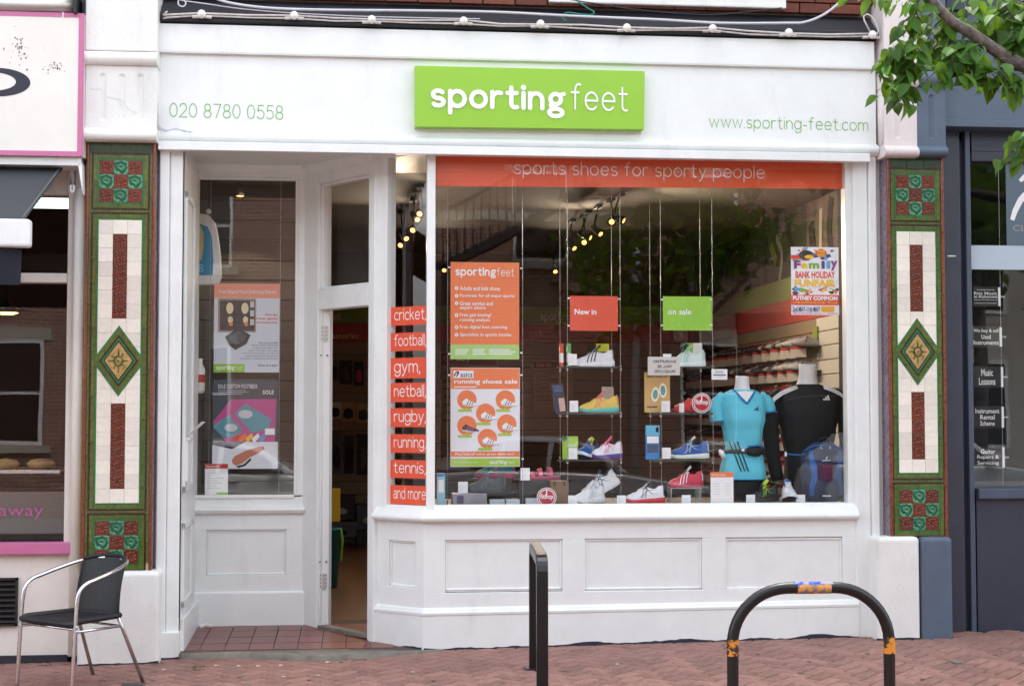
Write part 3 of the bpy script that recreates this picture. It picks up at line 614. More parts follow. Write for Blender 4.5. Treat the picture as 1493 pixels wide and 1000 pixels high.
def pilaster(xm, yf, zbot, ztop, nb, label, return_side, hw=.233):
    """face at y=yf, centred on xm; nb brown tiles to each column"""
    root = thing('tiled_pilaster', (xm, yf, zbot), label, 'pilaster', 'tiled pilasters either side of the shoe shop')
    MB().box(xm-hw+.004, xm+hw-.004, yf+.006, yf+.16, zbot, ztop).build('core', GROUT, root)
    rg = random.Random(int(xm*100))
    def put(name, me, x, z, y=0., rot=0):
        o = obj(name, me, root); o.location = Vector((x, yf+y+rg.uniform(-.0008, .0008), z))-root.location; o.matrix_parent_inverse = Matrix(); o.rotation_euler = (R(rg.uniform(-.35, .35)), rot, R(rg.uniform(-.35, .35))); return o
    def vrun(x, z0, z1, w, m, L=.152, y=0, name='border_tile'):
        n = max(1, round((z1-z0)/L)); l = (z1-z0)/n
        for i in range(n): put(name, strip_mesh(l, w, m), x, z0+l*(i+.5), y)
    def hrun(z, x0, x1, w, m, L=.152, y=0, name='border_tile'):
        n = max(1, round((x1-x0)/L)); l = (x1-x0)/n
        for i in range(n): put(name, strip_mesh(l, w, m), x0+l*(i+.5), z, y, math.pi/2)
    f = 1.5*TM; b1, b2, b3, b4 = f+.011, f+.038, f+.050, hw-.022
    # outer brown bead each side
    bead = {}
    n = 9; l = (ztop-zbot)/n
    bm = MB().tube([(0, .004, -l/2+.001), (0, .004, l/2-.001)], .0115, 10).mesh('bead_tile', G_BEAD)
    for s in (-1, 1):
        for i in range(n): put('bead_tile', bm, xm+s*(hw-.0115), zbot+l*(i+.5))
    # side return in lilac brick tiles
    n = int((ztop-zbot)/.1); l = (ztop-zbot)/n
    for s in (-1, 1):
        bmx = MB().box(-.004, .004, .012, .15, -l/2+.001, l/2-.001).mesh('return_tile', G_LILAC if s == return_side else G_BEAD)
        for i in range(n if s == return_side else 0): put('return_tile', bmx, xm+s*(hw-.004), zbot+l*(i+.5))
    z = ztop
    hrun(z-.011, xm-b4, xm+b4, .022, G_DARKG, .22); z -= .022
    hrun(z-.031, xm-b4, xm+b4, .062, G_DARKG, .14); z -= .062
    zt_in = z
    def frame(z0, z1, w_in):
        """frame round a field, from outside in: maroon, olive, bright; z0..z1 is the field itself"""
        for s in (-1, 1):
            vrun(xm+s*(f+.0055), z0-.011, z1+.011, .011, G_BRIGHT, .19); vrun(xm+s*(f+.0245), z0-.038, z1+.038, .027, G_OLIVE); vrun(xm+s*(f+.044), z0-.050, z1+.050, .012, G_MAROON)
        for s, zz in ((-1, z0), (1, z1)):
            hrun(zz+s*.0055, xm-f, xm+f, .011, G_BRIGHT); hrun(zz+s*.0245, xm-f-.011, xm+f+.011, .027, G_OLIVE); hrun(zz+s*.044, xm-f-.038, xm+f+.038, .012, G_MAROON)
    z -= .050
    def checker(z1):
        for r in range(3):
            for c in range(3):
                brown = (r+c) % 2 == 0; put('flower_tile' if brown else 'knot_tile', FLW if brown else KNT, xm+(c-1)*TM, z1-(r+.5)*TM)
        frame(z1-3*TM, z1, f)
    checker(z); z -= 3*TM+.05
    hrun(z-.008, xm-b3, xm+b3, .016, G_OLIVE, .12); z -= .016
    z -= .05
    rows = 2*nb+8; zt2 = z; zb2 = z-rows*TM; zc = (zt2+zb2)/2
    frame(zb2, zt2, f)
    A, B = .172, .235                                  # half width / half height of the diamond's green surround
    def cut_tile(cx, cz):
        pc = []
        for sx in (-1, 1):
            for sz in (-1, 1):
                x0, x1, z0, z1 = cx-_sq, cx+_sq, cz-_sq, cz+_sq
                if sx > 0: x0 = max(x0, 0)
                else: x1 = min(x1, 0)
                if sz > 0: z0 = max(z0, 0)
                else: z1 = min(z1, 0)
                if x1-x0 < 1e-5 or z1-z0 < 1e-5: continue
                poly = [(x0, z0), (x1, z0), (x1, z1), (x0, z1)]; fn = lambda p: abs(p[0])/A+abs(p[1])/B-1; out = []
                for i in range(4):
                    p, q = poly[i], poly[(i+1) % 4]; a_, b_ = fn(p), fn(q)
                    if a_ >= 0: out.append(p)
                    if a_*b_ < 0: t = a_/(a_-b_); out.append((p[0]+(q[0]-p[0])*t, p[1]+(q[1]-p[1])*t))
                if len(out) >= 3: pc.append(out)
        return pc
    for r in range(rows):
        cz = zt2-(r+.5)*TM
        for c in (-1, 0, 1):
            if c == 0 and (1 <= r <= nb or rows-1-nb <= r <= rows-2): put('flower_tile', FLW, xm, cz); continue
            dz = cz-zc; n4 = [abs(c*TM+sx*_sq)/A+abs(dz+sz*_sq)/B for sx in (-1, 1) for sz in (-1, 1)]
            if min(n4) >= 1: put('cream_tile', PLAIN, xm+c*TM, cz)
            elif max(n4) > 1:
                q = MB()
                for p in cut_tile(c*TM, dz): q.prism(p, 0, .008)
                if q.f: put('cream_tile', q.mesh('cut_cream_tile', G_WHITE), xm, zc)
    # diamond: mitred bars bright/olive/maroon/bright/yellow round an ornament
    for (s0, s1, m, y) in ((1.0, .93, G_BRIGHT, -.001), (.93, .74, G_OLIVE, -.002), (.74, .66, G_MAROON, -.003), (.66, .57, G_BRIGHT, -.004), (.57, .52, G_MAROON, -.005)):
        for sx, sz in ((1, 1), (-1, 1), (-1, -1), (1, -1)):
            p = [(sx*A*s0, 0), (0, sz*B*s0), (0, sz*B*s1), (sx*A*s1, 0)]
            lim = f+.012
            if s0*A > lim:
                # clip to the field width
                out = []
                for i in range(4):
                    a_, b_ = p[i], p[(i+1) % 4]; fa, fb = lim-abs(a_[0]), lim-abs(b_[0])
                    if fa >= 0: out.append(a_)
                    if fa*fb < 0: t = fa/(fa-fb); out.append((a_[0]+(b_[0]-a_[0])*t, a_[1]+(b_[1]-a_[1])*t))
                p = out
            put('diamond_tile', MB().prism(p, 0, .012).mesh('diamond_tile', m), xm, zc, y)
    k = .52; d = put('diamond_ornament', MB().prism([(A*k, 0), (0, B*k), (-A*k, 0), (0, -B*k)], 0, .014).mesh('ornament', G_CREAM), xm, zc, -.007)
    orn = MB(); orn.tube([(xm+.026*math.cos(i*math.pi/8)*(1+.12*(i % 2)), yf-.008, zc+.030*math.sin(i*math.pi/8)*(1+.12*(i % 2))) for i in range(16)], .006, 5, closed=True)
    for i in range(4):
        a = i*math.pi/2+math.pi/4; orn.tube([(xm+.03*math.cos(a), yf-.008, zc+.036*math.sin(a)), (xm+.05*math.cos(a+.25), yf-.009, zc+.06*math.sin(a+.25)), (xm+.045*math.cos(a-.2), yf-.008, zc+.07*math.sin(a-.2))], [.004, .004, .001], 5)
        a = i*math.pi/2; orn.tube([(xm+.03*math.cos(a), yf-.008, zc+.036*math.sin(a)), (xm+.055*math.cos(a), yf-.009, zc+.07*math.sin(a)), (xm+.066*math.cos(a), yf-.008, zc+.085*math.sin(a))], [.005, .004, .001], 5)
    orn.build('leaf_ornament', glaze('leaf_green_glaze', (96, 104, 52), (50, 66, 30)), root, smooth=True)
    MB().lathe([(.019, 0), (.019, .006), (.012, .009), (.008, .006), (.006, .011), (.0005, .012)], (xm, yf-.007, zc), 14, (0, -1, 0)).build('rosette', G_CREAM, root, smooth=True)
    MB().ball((xm, yf-.018, zc), .006, 6).build('rosette_button', G_MAROON, root)
    z = zb2-.05; hrun(z-.008, xm-b3, xm+b3, .016, G_OLIVE, .12); z -= .016+.05
    checker(z); z -= 3*TM+.05
    if z-zbot > .01: hrun((z+zbot)/2, xm-b4, xm+b4, z-zbot, G_DARKG, .2)
    # outer olive run between maroon frame and bead
    for s in (-1, 1): vrun(xm+s*(b3+(hw-.023-b3)/2), zbot+.06, zt_in, hw-.023-b3-.001, G_OLIVE, .14)
    return root
YP = -.115
xl0, xl1 = P(124, 500, YP).x, P(226.5, 300, YP).x
pilL = pilaster((P(124.5, 300, YP).x+P(226.8, 300, YP).x)/2, YP, P(175, 834, YP).z, P(175, 205, YP).z, 6, 'green, brown and cream tiled pilaster beside the chair and pink edged sign', 1, (P(226.8, 300, YP).x-P(124.5, 300, YP).x)/2)
xr0, xr1 = P(1293, 300, YP).x, P(1376.5, 300, YP).x
pilR = pilaster((xr0+xr1)/2, YP, P(1335, 783, YP).z, P(1335, 228, YP).z, 5, 'green, brown and cream tiled pilaster beside the dark blue music shop', -1, (xr1-xr0)/2)
BLUE = mat('slate_blue_paint', (84, 98, 116), .5, var=.12, vscale=5, bump=.4, bscale=40, dirt=.1)
NAVY = mat('dark_navy_paint', (52, 56, 72), .42, var=.12, vscale=6, bump=.3, bscale=50)
def relief(x0, x1, z0, z1, y, fn, nx=70, nz=80, back=.2):
    """solid block whose street face is a height field fn(x,z) (metres, + is inward)"""
    mb = MB(); mb.grid(lambda a, b: (x0+(x1-x0)*a, y+fn(x0+(x1-x0)*a, z0+(z1-z0)*b), z0+(z1-z0)*b), nx, nz)
    mb.box(x0, x1, y+.02, y+back, z0, z1); return mb
def flutes(xs, z0, z1, w=.02, dep=.012):
    def fn(x, z):
        r = 0
        for c in xs:
            zz = min(max(z, z0+w), z1-w); dd = math.hypot(x-c, z-zz)
            if dd < w: r = max(r, dep*math.sqrt(1-(dd/w)**2))
        return r+.0015*mnoise.noise(Vector((x*9, z*9, 3)))
    return fn
def capital(root, x0, x1, yf, vtop, v1, v2, v3, v4, um, flx, m, tag_='corbel'):
    z = [P(um, v, yf-.06).z for v in (vtop, v1, v2, v3, v4)]
    MB().box(x0-.002, x1+.002, yf-.085, yf+.2, z[1], z[0]).build(tag_+'_block', m, root, bev=.01)
    zz = (z[1]+z[2])/2; hh = (z[1]-z[2])/2
    MB().sweepx([(yf+.1, z[1]-.003)]+[(yf-.06-.05*math.cos(R(t)), zz+hh*math.sin(R(t))) for t in range(70, -75, -12)]+[(yf+.1, z[2])], x0-.004, x1+.004).build(tag_+'_roll', m, root, smooth=False)
    fz0, fz1 = z[3]+.0, z[2]
    relief(x0, x1, z[3], z[2], yf-.055, flutes(flx, z[3]+.05, z[2]-.055), back=.22).build(tag_+'_fluting', m, root, smooth=True)
    h4 = (z[3]-z[4]); MB().sweepx([(yf+.1, z[3]), (yf-.054, z[3])]+[(yf-.05-.045*math.sin(R(t)), z[3]-h4*(.1+.9*(1-math.cos(R(t)))/2)) for t in range(20, 181, 16)]+[(yf+.1, z[4])], x0-.002, x1+.002).build(tag_+'_lip', m, root)
cx0, cx1 = P(125, 100, YP-.06).x, P(229.5, 100, YP-.06).x
capital(pilL, cx0, cx1, YP, -60, 76, 96, 187, 206, 177, [P(u, 140, YP-.055).x for u in (150, 177.5, 205)], WHITE2)
# hairline crack over the flutes
ck = [P(u, v, YP-.058) for u, v in ((131, 129), (139, 131), (146, 129), (151, 137), (158, 142), (168, 144), (177, 146), (183, 154), (191, 161), (200, 165))]
MB().tube(ck, .0013, 5).build('crack', mat('crack_filler', (206, 204, 198), .9), pilL)
xm_ = P(1336.5, 100, YP-.06).x; rx0, rx1 = P(1288, 100, YP-.06).x, P(1378, 100, YP-.06).x
capital(pilR, rx0, xm_-.001, YP, -60, 104, 127, 212, 229, 1310, [P(1309, 160, YP-.055).x], mat('pinkish_white_masonry_paint', (222, 212, 210), .6, var=.06, vscale=4, bump=.5, bscale=55, dirt=.3))
capital(pilR, xm_+.001, rx1, YP, -60, 104, 127, 212, 229, 1358, [P(1358, 160, YP-.055).x], BLUE, 'blue_corbel')
# plinths
def plinth(root, u0, u1, v0, v1, m, y=YP-.07, name='plinth', bev=.03):
    a, b = P(u0, v0, y), P(u1, v1, y); MB().box(a.x, b.x, y, .1, b.z-.05, a.z).build(name, m, root, bev=bev, seg=4)
plinth(pilL, 113, 231, 834, 971, WHITE2, YP-.08)
plinth(pilR, 1279, 1343, 783, 931, WHITE2); plinth(pilR, 1343.3, 1391, 783, 929, BLUE, name='blue_plinth')
ch = MB(); chips(ch, [(P(113, 970, -.2).x, -.195), (P(231, 970, -.2).x, -.195)], .0015, .008, .03); ch.build('chipped_edge', MATS['dark_blue_old_paint'], pilL); ch = MB(); chips(ch, [(P(1279, 930, -.2).x, -.185), (P(1343, 930, -.2).x, -.185)], .0015, .004, .014); ch.build('chipped_edge', MATS['dark_blue_old_paint'], pilR)
# ================================================================== green sign board and fascia lettering
ys = -.135
a, b, c, d_ = P(605, 96, ys), P(940, 104, ys), P(939, 189, ys), P(605, 185, ys)
sg = thing('shop_sign', (a.x, ys, d_.z), 'lime green rectangular shop sign with white lettering on the pale fascia', 'sign')
MB().prism([(d_.x, d_.z), (c.x, c.z), (b.x, b.z), (a.x, a.z)], ys, -.058).build('board', mat('lime_green_sign', (142, 194, 44), .35, var=.04, vscale=3), sg, bev=.002)
tl_ = MB(); q0, q1 = P(628, 171, ys), P(825, 171, ys); qt = P(628, 119.5, ys)
lay_text(tl_, stroke_text('sportinG', .30), q0.x, P(628, 168.5, ys).z, q1.x, P(628, 120.5, ys).z, ys-.006, shear=-.006)
q0, q1 = P(832, 160, ys), P(915.5, 163, ys); lay_text(tl_, stroke_text('feet', .125), q0.x, q0.z-.004, q1.x, P(832, 121.5, ys).z, ys-.006, shear=-.006)
tl_.build('lettering', CLEANW, sg)
GRL = mat('green_vinyl_lettering', (118, 176, 84), .45)
yb = -.0565; t1 = MB(); lay_text(t1, stroke_text('020 8780 0558', .105), P(247, 171, yb).x, P(247, 171, yb).z, P(413, 171, yb).x, P(247, 150, yb).z, yb, shear=-.004)
t1.build('telephone_lettering', GRL, fas)
t1 = MB(); lay_text(t1, stroke_text('www.sporting-feet.com', .11), P(1034, 192, yb).x, P(1034, 191.5, yb).z, P(1266, 192, yb).x, P(1034, 167.5, yb).z, yb, shear=-.005)
t1.build('web_address_lettering', GRL, fas)
# ================================================================== festoon lights and cables over the fascia
FEST = mat('festoon_cable', (206, 200, 196), .5, var=.2, vscale=30); BULB = mat('white_bulb', (232, 226, 222), .25, rnd=.05)
yc = -.14; key = [(238, 24), (262, 22), (292, 22), (360, 24), (430, 24), (490, 29), (541, 30), (600, 31), (676, 32), (730, 37), (788, 37), (850, 39), (914, 42), (980, 43), (1039, 43), (1090, 47), (1150, 50), (1210, 53), (1266, 51)]
fl = thing('festoon_lights', P(700, 34, yc), 'string of white round bulbs on pale cable along the top of the fascia', 'string lights')
MB().tube([P(u, v-1.5+.8*math.sin(i*2.1), yc) for i, (u, v) in enumerate(key)], .007, 7).build('cable', FEST, fl, smooth=True)
MB().tube([P(u, v+2.2+1.2*math.sin(i*1.7+1), yc+.008) for i, (u, v) in enumerate(key)], .006, 7).build('cable', FEST, fl, smooth=True)
MB().tube([P(u, v, yc) for u, v in ((244, 17), (238, 22), (242, 26), (262, 25))], .006, 7).build('cable', FEST, fl, smooth=True)
MB().tube([P(u, v, yc-.01) for u, v in ((1268, 46), (1260, 30), (1259, 24), (1264, 21), (1270, 24), (1277, 34), (1281, 44), (1279, 50), (1272, 52))], .006, 7).build('cable', FEST, fl, smooth=True)
for i, (u, v) in enumerate(((294, 21), (429, 23), (542, 29), (676, 31), (788, 35.5), (914, 41), (1039, 42), (1150, 48), (1272, 51))):
    p = P(u, v, yc-.03); bb = MB().ball(p, .029, 10).build('bulb', BULB, fl, smooth=True)
    for s in (-1, 1): MB().tube([p+Vector((s*.02, .02, -.012)), p+Vector((s*.062, .03, -.012))], .011, 7).build('holder', FEST, bb)
def cable(name, pts, r, m, label, y=-.16, kind='cable'):
    o = MB().tube([P(u, v, y) for u, v in pts], r, 7).build(name, m, smooth=True); return tag(o, label, kind)
def smooth_pts(pts, n=6):
    out = []
    for i in range(len(pts)-1):
        p0, p1, p2, p3 = pts[max(0, i-1)], pts[i], pts[i+1], pts[min(len(pts)-1, i+2)]
        for k in range(n):
            t = k/n; out.append(tuple(.5*(2*p1[j]+(p2[j]-p0[j])*t+(2*p0[j]-5*p1[j]+4*p2[j]-p3[j])*t*t+(3*p1[j]-p0[j]-3*p2[j]+p3[j])*t**3) for j in range(len(p1))))
    return out+[tuple(pts[-1])]
GREYC = mat('pale_grey_cable', (196, 198, 204), .45); TEALC = mat('teal_cable', (30, 120, 104), .5); DKC = mat('dark_cable', (34, 36, 44), .6)
cable('power_cable', smooth_pts([(305, -6), (332, 4), (390, 12), (480, 15), (600, 16), (720, 18), (840, 24), (960, 29), (1050, 34), (1150, 34), (1172, 33), (1195, 25), (1215, 12), (1236, -8)]), .009, GREYC, 'thick pale grey power cable swinging up over the brick at one end')
cable('thin_cable', smooth_pts([(262, 1), (300, 6), (350, 13), (420, 19), (520, 24), (640, 27), (700, 28)]), .004, GREYC, 'thin pale cable running just above the bulbs near the telephone number', -.15)
cable('cable_coil', smooth_pts([(268, 0), (271, 6), (267, 10), (261, 8), (260, 2), (264, -3)]), .005, GREYC, 'small loop of pale cable above the telephone number')
cable('teal_cable', smooth_pts([(838, -4), (846, 5), (858, 13), (866, 18), (862, 22), (845, 21), (826, 19), (820, 26), (826, 31)]), .005, TEALC, 'teal cable tangled above the green sign')
cable('dark_cable', smooth_pts([(820, -2), (870, 6), (940, 16), (1030, 22), (1090, 18), (1140, 12)]), .004, DKC, 'dark sagging cable under the white sill above the fascia', -.1)
lw_ = thing('loose_wires', P(250, 188, -.11), 'loose grey wires gathered under the telephone number', 'wires')
for i in range(3): MB().tube([P(u, v, -.11) for u, v in smooth_pts([(229, 176+i*3), (233, 185+i*2), (243, 190+i), (256, 189-i), (268, 190+i*1.2), (278+i*2, 194-i)])], .003, 6).build('wire', GREYC, lw_, smooth=True)
# masonry behind the joints between posts and pilasters
MB().box(xcx+.001, xr1-.02, .03, .3, -.1, z_top).build('pier_masonry', WHITE2, pilR); MB().box(P(124.5, 300, YP).x+.02, pa-.001, .03, .3, -.1, z_top).build('pier_masonry', WHITE2, pilL)
# ================================================================== cafe next door (pink edged sign)
cafe = thing('cafe', P(40, 960, 0), 'cream and pink cafe front with an awning and dark window', 'shop')
xe = P(121, 400, -.1).x; CREAM = mat('cream_masonry_paint', (226, 220, 212), .6, var=.06, vscale=4, bump=.4, bscale=50, dirt=.3)
PINK = mat('pink_paint', (196, 110, 152), .45, var=.06, vscale=6); SIGNW = mat('cream_sign_panel', (230, 226, 218), .4, var=.05, vscale=3, dirt=.1)
X0 = -4.6
def cz(v, Y=0, u=60): return P(u, v, Y).z
# masonry
MB().box(X0, xe, .0, .25, -.15, cz(806)).build('wall', CREAM, cafe)
zc0 = P(60, 955, -.02).z; MB().box(X0, xe-.02, -.02, .02, -.2, zc0).build('base_strip', mat('dark_tar_base', (46, 46, 54), .8, var=.3), cafe)
wx = P(96, 600, .02).x
MB().box(wx, wx+.035, .0, .12, cz(806), cz(240)).build('window_frame', CREAM, cafe, bev=.008)
MB().tube([(P(112, 600, -.03).x, -.03, cz(955)), (P(112, 600, -.03).x, -.03, cz(275))], .038, 14).build('round_post', CREAM, cafe, smooth=True)
MB().box(wx+.035, xe, -.02, .12, -.1, cz(241)).build('pier', CREAM, cafe, bev=.006)
MB().box(X0, wx, .0, .10, cz(412), cz(398)).build('transom_bar', CREAM, cafe, bev=.006)
MB().box(X0, wx+.02, .04, .12, cz(283), cz(236)+.06).build('window_head', CREAM, cafe, bev=.006)
MB().box(X0, P(103, 800, -.06).x, -.06, .06, cz(808, -.06), cz(791, -.06)).build('pink_sill', PINK, cafe, bev=.006)
PC = front(.05)
pane(PC, X0, wx, cz(412), cz(283), .05, cafe); cpane = pane(PC, X0, wx, cz(795), cz(413), .05, cafe)
tt = MB(); lay_text(tt, font_text('away', -.012), PC.px(-2, 757, -.002)[0], cz(757, .048), PC.px(63, 757, -.002)[0], cz(740, .048), .0475); tt.build('away_lettering', mat('pink_vinyl', (186, 84, 150), .5), cpane)
vt = thing('vent_grille', P(0, 912, -.01), 'black louvred vent in the cream wall under the pink sill', 'vent')
a, b = P(26, 842, -.02), P(26, 912, -.02); vw = .36
MB().box(a.x-vw, a.x, -.012, .006, b.z, a.z).build('backing', BLACK, vt)
for i in range(9):
    z = b.z+(a.z-b.z)*(i+.5)/9; MB().obox((a.x-vw/2, -.018, z), (vw/2-.01, 0, 0), (0, .008, -.010), (0, .002, .003)).build('slat', BLACK, vt)
for (x0, x1, z0, z1) in ((a.x-vw, a.x, a.z-.014, a.z), (a.x-vw, a.x, b.z, b.z+.014), (a.x-.014, a.x, b.z, a.z)): MB().box(x0, x1, -.03, -.013, z0, z1).build('frame', BLACK, vt)
# sign box
ysn = -.24; s0, s1 = P(120, 20, ysn), P(120, 228, ysn)
cs = thing('cafe_sign', (s1.x-.6, ysn, s1.z), 'cream sign panel with a pink border and a large dark blue letter', 'sign')
MB().box(X0, s1.x, ysn+.004, .0, s1.z, s0.z).build('sign_box', SIGNW, cs, bev=.003)
bw_ = .034
MB().box(s1.x-bw_, s1.x+.001, ysn, ysn+.02, s1.z, s0.z).build('pink_border', PINK, cs); MB().box(X0, s1.x-bw_, ysn, ysn+.02, s1.z-.001, s1.z+bw_*.9).build('pink_border', PINK, cs); MB().box(X0, s1.x-bw_, ysn, ysn+.02, s0.z-bw_*.8, s0.z+.001).build('pink_border', PINK, cs)
e0 = P(-4, 120, ysn); rg = .21; NV = mat('dark_blue_letter', (22, 24, 44), .4)
ring = MB(); n = 40; ol = [(e0.x+rg*math.cos(2*math.pi*i/n), e0.z+.094*math.sin(2*math.pi*i/n)) for i in range(n)]; il = [(e0.x-.03+(rg-.062)*math.cos(2*math.pi*i/n), e0.z+.004+.060*math.sin(2*math.pi*i/n)) for i in range(n)]
ring.add([(x, ysn+.002, z) for x, z in ol]+[(x, ysn+.002, z) for x, z in il], [(i, (i+1) % n, n+(i+1) % n, n+i) for i in range(n)]); ring.build('letter', NV, cs)
spl = MB(); rs_ = random.Random(9)
for i in range(70):
    u, v = (rs_.gauss(28, 10), rs_.gauss(72, 14)) if i < 45 else (rs_.gauss(82, 8), rs_.gauss(100, 5)); p = P(u, v, ysn); r = rs_.uniform(.002, .006)
    if u < 110: spl.add([(p.x+r*math.cos(k), ysn+.0025, p.z+r*1.2*math.sin(k)) for k in (0, 1, 2.1, 3.1, 4.2, 5.2)], [tuple(range(6))])
o = spl.build('paint_splashes', mat('dark_red_spots', (120, 70, 84), .6), cs); o['kind'] = 'stuff'
cr = MB().box(P(119.5, 100, -.15).x, P(127, 100, -.1).x, -.15, .05, cz(240), cz(-30)).build('dark_edge_strip', mat('navy_trim', (24, 26, 46), .5), cafe)
MB().box(X0, P(118, 235, -.2).x, -.2, .02, cz(241, -.2), cz(229, -.2)).build('awning_housing', WHITE, cafe, bev=.004)
br = MB(); q = [P(u, v, -.14) for u, v in ((116, 241), (122, 241), (123, 285), (120.5, 272))]; br.prism([(p.x, p.z) for p in q], -.2, -.05); br.build('housing_bracket', WHITE, cafe, bev=.003)
# metal rain box above the sign
rb = thing('roller_box', P(50, 8, -.26), 'pale metal roller shutter tube above the cream sign', 'shutter box')
pz = P(60, 6, -.26); MB().tube([(X0, -.22, pz.z), (P(107, 6, -.26).x, -.22, pz.z)], .05, 16).build('tube', mat('pale_aluminium', (196, 190, 184), .3, .7, var=.1), rb, smooth=True)
MB().box(P(107, 6, -.26).x, P(112, 6, -.26).x, -.28, -.05, pz.z-.06, pz.z+.07).build('end_bracket', BLACK, rb, bev=.005)
MB().tube([(P(91, 17, -.26).x, -.235, pz.z-.045), (P(91, 17, -.26).x, -.235, pz.z-.085)], .006, 6).build('pin', CLEANW, rb)
MB().box(X0, P(121, 10, -.1).x, -.08, .2, s0.z-.02, s0.z+.6).build('recess_panel', BLACK, cafe)
# awning
aw = thing('awning', P(30, 340, -.9), 'charcoal fabric awning with a white front bar over the cafe window', 'awning')
CHAR = mat('charcoal_canvas', (58, 60, 64), .85, var=.1, bump=.4, bscale=300)
t0 = P(93, 243, -.06); f0 = P(36, 319, -.9); FX = -4.6
cv = MB(); cv.add([(FX, -.06, t0.z), (t0.x, -.06, t0.z), (f0.x, -.9, f0.z), (FX, -.9, f0.z), (FX, -.06, t0.z-.008), (t0.x, -.06, t0.z-.008), (f0.x, -.9, f0.z-.008), (FX, -.9, f0.z-.008)], [(0, 1, 2, 3), (7, 6, 5, 4), (0, 4, 5, 1), (1, 5, 6, 2), (2, 6, 7, 3), (3, 7, 4, 0)]); cv.build('canvas', CHAR, aw)
MB().tube([(t0.x-.012, -.065, t0.z+.004), (f0.x-.012, -.9, f0.z+.004)], .008, 6).build('canvas_hem', mat('canvas_hem', (84, 86, 88), .8), aw)
b0 = P(45, 320, -.92); b1 = P(43, 361, -.92)
MB().box(FX, b0.x, -.95, -.86, b1.z, b0.z).build('front_bar', WHITE, aw, bev=.02, seg=3)
v1_ = P(31, 418, -.88); vl = MB(); vl.grid(lambda a, b: (FX+(v1_.x-FX)*a, -.90+.02*math.sin(a*46+b), b1.z+.01+(v1_.z-b1.z)*b), 60, 6); vl.build('valance', mat('dark_blue_canvas', (24, 28, 42), .85, var=.2), aw, smooth=True)
MB().tube([P(106, 250, -.12), P(106, 262, -.12), P(105.8, 270, -.12)], .02, 8).build('gearbox', mat('grey_gear', (110, 104, 104), .4, .5), aw)
gp = P(105.5, 270, -.13); MB().tube([gp+Vector((.012*math.cos(a), 0, -.022+.026*math.sin(a))) for a in [i*math.pi/6 for i in range(12)]], .006, 6, closed=True).build('crank_eye', CLEANW, aw)
MB().box(X0, xe, .02, .3, cz(240), 6.5).build('upper_wall', MORT, cafe)
for (x0_, x1_, lb_) in ((-18, X0-.02, 'unseen plain brick terrace added past the cafe'), (6.62, 20, 'unseen plain brick terrace added past the music shop')):  # unseen blocks added so the row's shadow runs on along the street
    tb_ = thing('unseen_terrace', ((x0_+x1_)/2, 0, 0), lb_, 'building'); MB().box(x0_, x1_, .0, 8, -.3, 6.5).build('wall', MORT, tb_); MB().box(x0_-.0, x1_+.0, -.15, 8.1, 6.5, 6.75).build('coping', CONC, tb_)
    for k_ in range(4): xx_ = x0_+(x1_-x0_)*(k_+.5)/4; w_ = MB().box(xx_-.6, xx_+.6, -.03, .1, 4.3, 5.9).build('window', CLEANW, tb_); MB().box(xx_-.52, xx_+.52, -.04, -.03, 4.38, 5.82).build('glazing', BLACK, w_)
# cafe interior
struct(MB().box(X0, wx+.2, 2.6, 2.7, 0, 3.3).build('cafe_back_wall', mat('brown_cafe_wall', (70, 50, 42), .8, var=.2)))
struct(MB().box(X0, wx+.25, .26, 2.6, -.1, .02).build('cafe_floor', mat('cafe_floor', (60, 50, 46), .6)))
struct(MB().box(X0, wx+.25, .2, 2.7, 3.4, 3.5).build('cafe_ceiling', mat('cafe_ceiling', (120, 110, 104), .8)))
struct(MB().box(wx+.26, wx+.30, .2, 2.7, 0, 3.4).build('cafe_side_wall', MATS['brown_cafe_wall']))
ct = thing('cafe_counter', P(40, 700, .7), 'steel food counter with a glass shelf behind the cafe window', 'counter')
MB().box(-4.3, wx-.1, .55, 1.1, .75, cz(716, .6)).build('counter_body', mat('grey_counter', (112, 108, 104), .4, .2), ct); MB().box(-4.3, wx-.12, .5, 1.05, cz(690, .6), cz(684, .6)).build('counter_shelf', STEEL, ct, bev=.006)
for i, (u, v) in enumerate(((8, 681), (60, 679))):
    p = P(u, v, .7); br_ = MB(); br_.lathe([(.001, -.10), (.03, -.075), (.042, 0), (.03, .075), (.001, .10)], (p.x, .7, cz(684, .6)+.034), 10, (1, .15, .0)); tag(br_.build('bread_roll', mat('bread_crust', (186, 146, 96), .6, var=.3, vscale=20), smooth=True), 'golden bread roll on the steel counter shelf', 'bread', 'bread rolls on the cafe counter')
pn = P(10, 456, 1.6); lp = thing('pendant_lamp', pn, 'small lit pendant lamp inside the dark cafe', 'lamp')
MB().lathe([(.01, .09), (.05, .05), (.10, 0), (.09, .0)], (pn.x, 1.6, pn.z), 14).build('lamp_shade', BLACK, lp, smooth=True); MB().lathe([(.085, 0), (.05, -.012), (.001, -.014)], (pn.x, 1.6, pn.z), 12).build('lamp_glow', emit('warm_lamp', (255, 190, 90), 3), lp); MB().tube([(pn.x, 1.6, pn.z+.09), (pn.x, 1.6, 3.4)], .004, 5).build('lamp_cord', BLACK, lp)
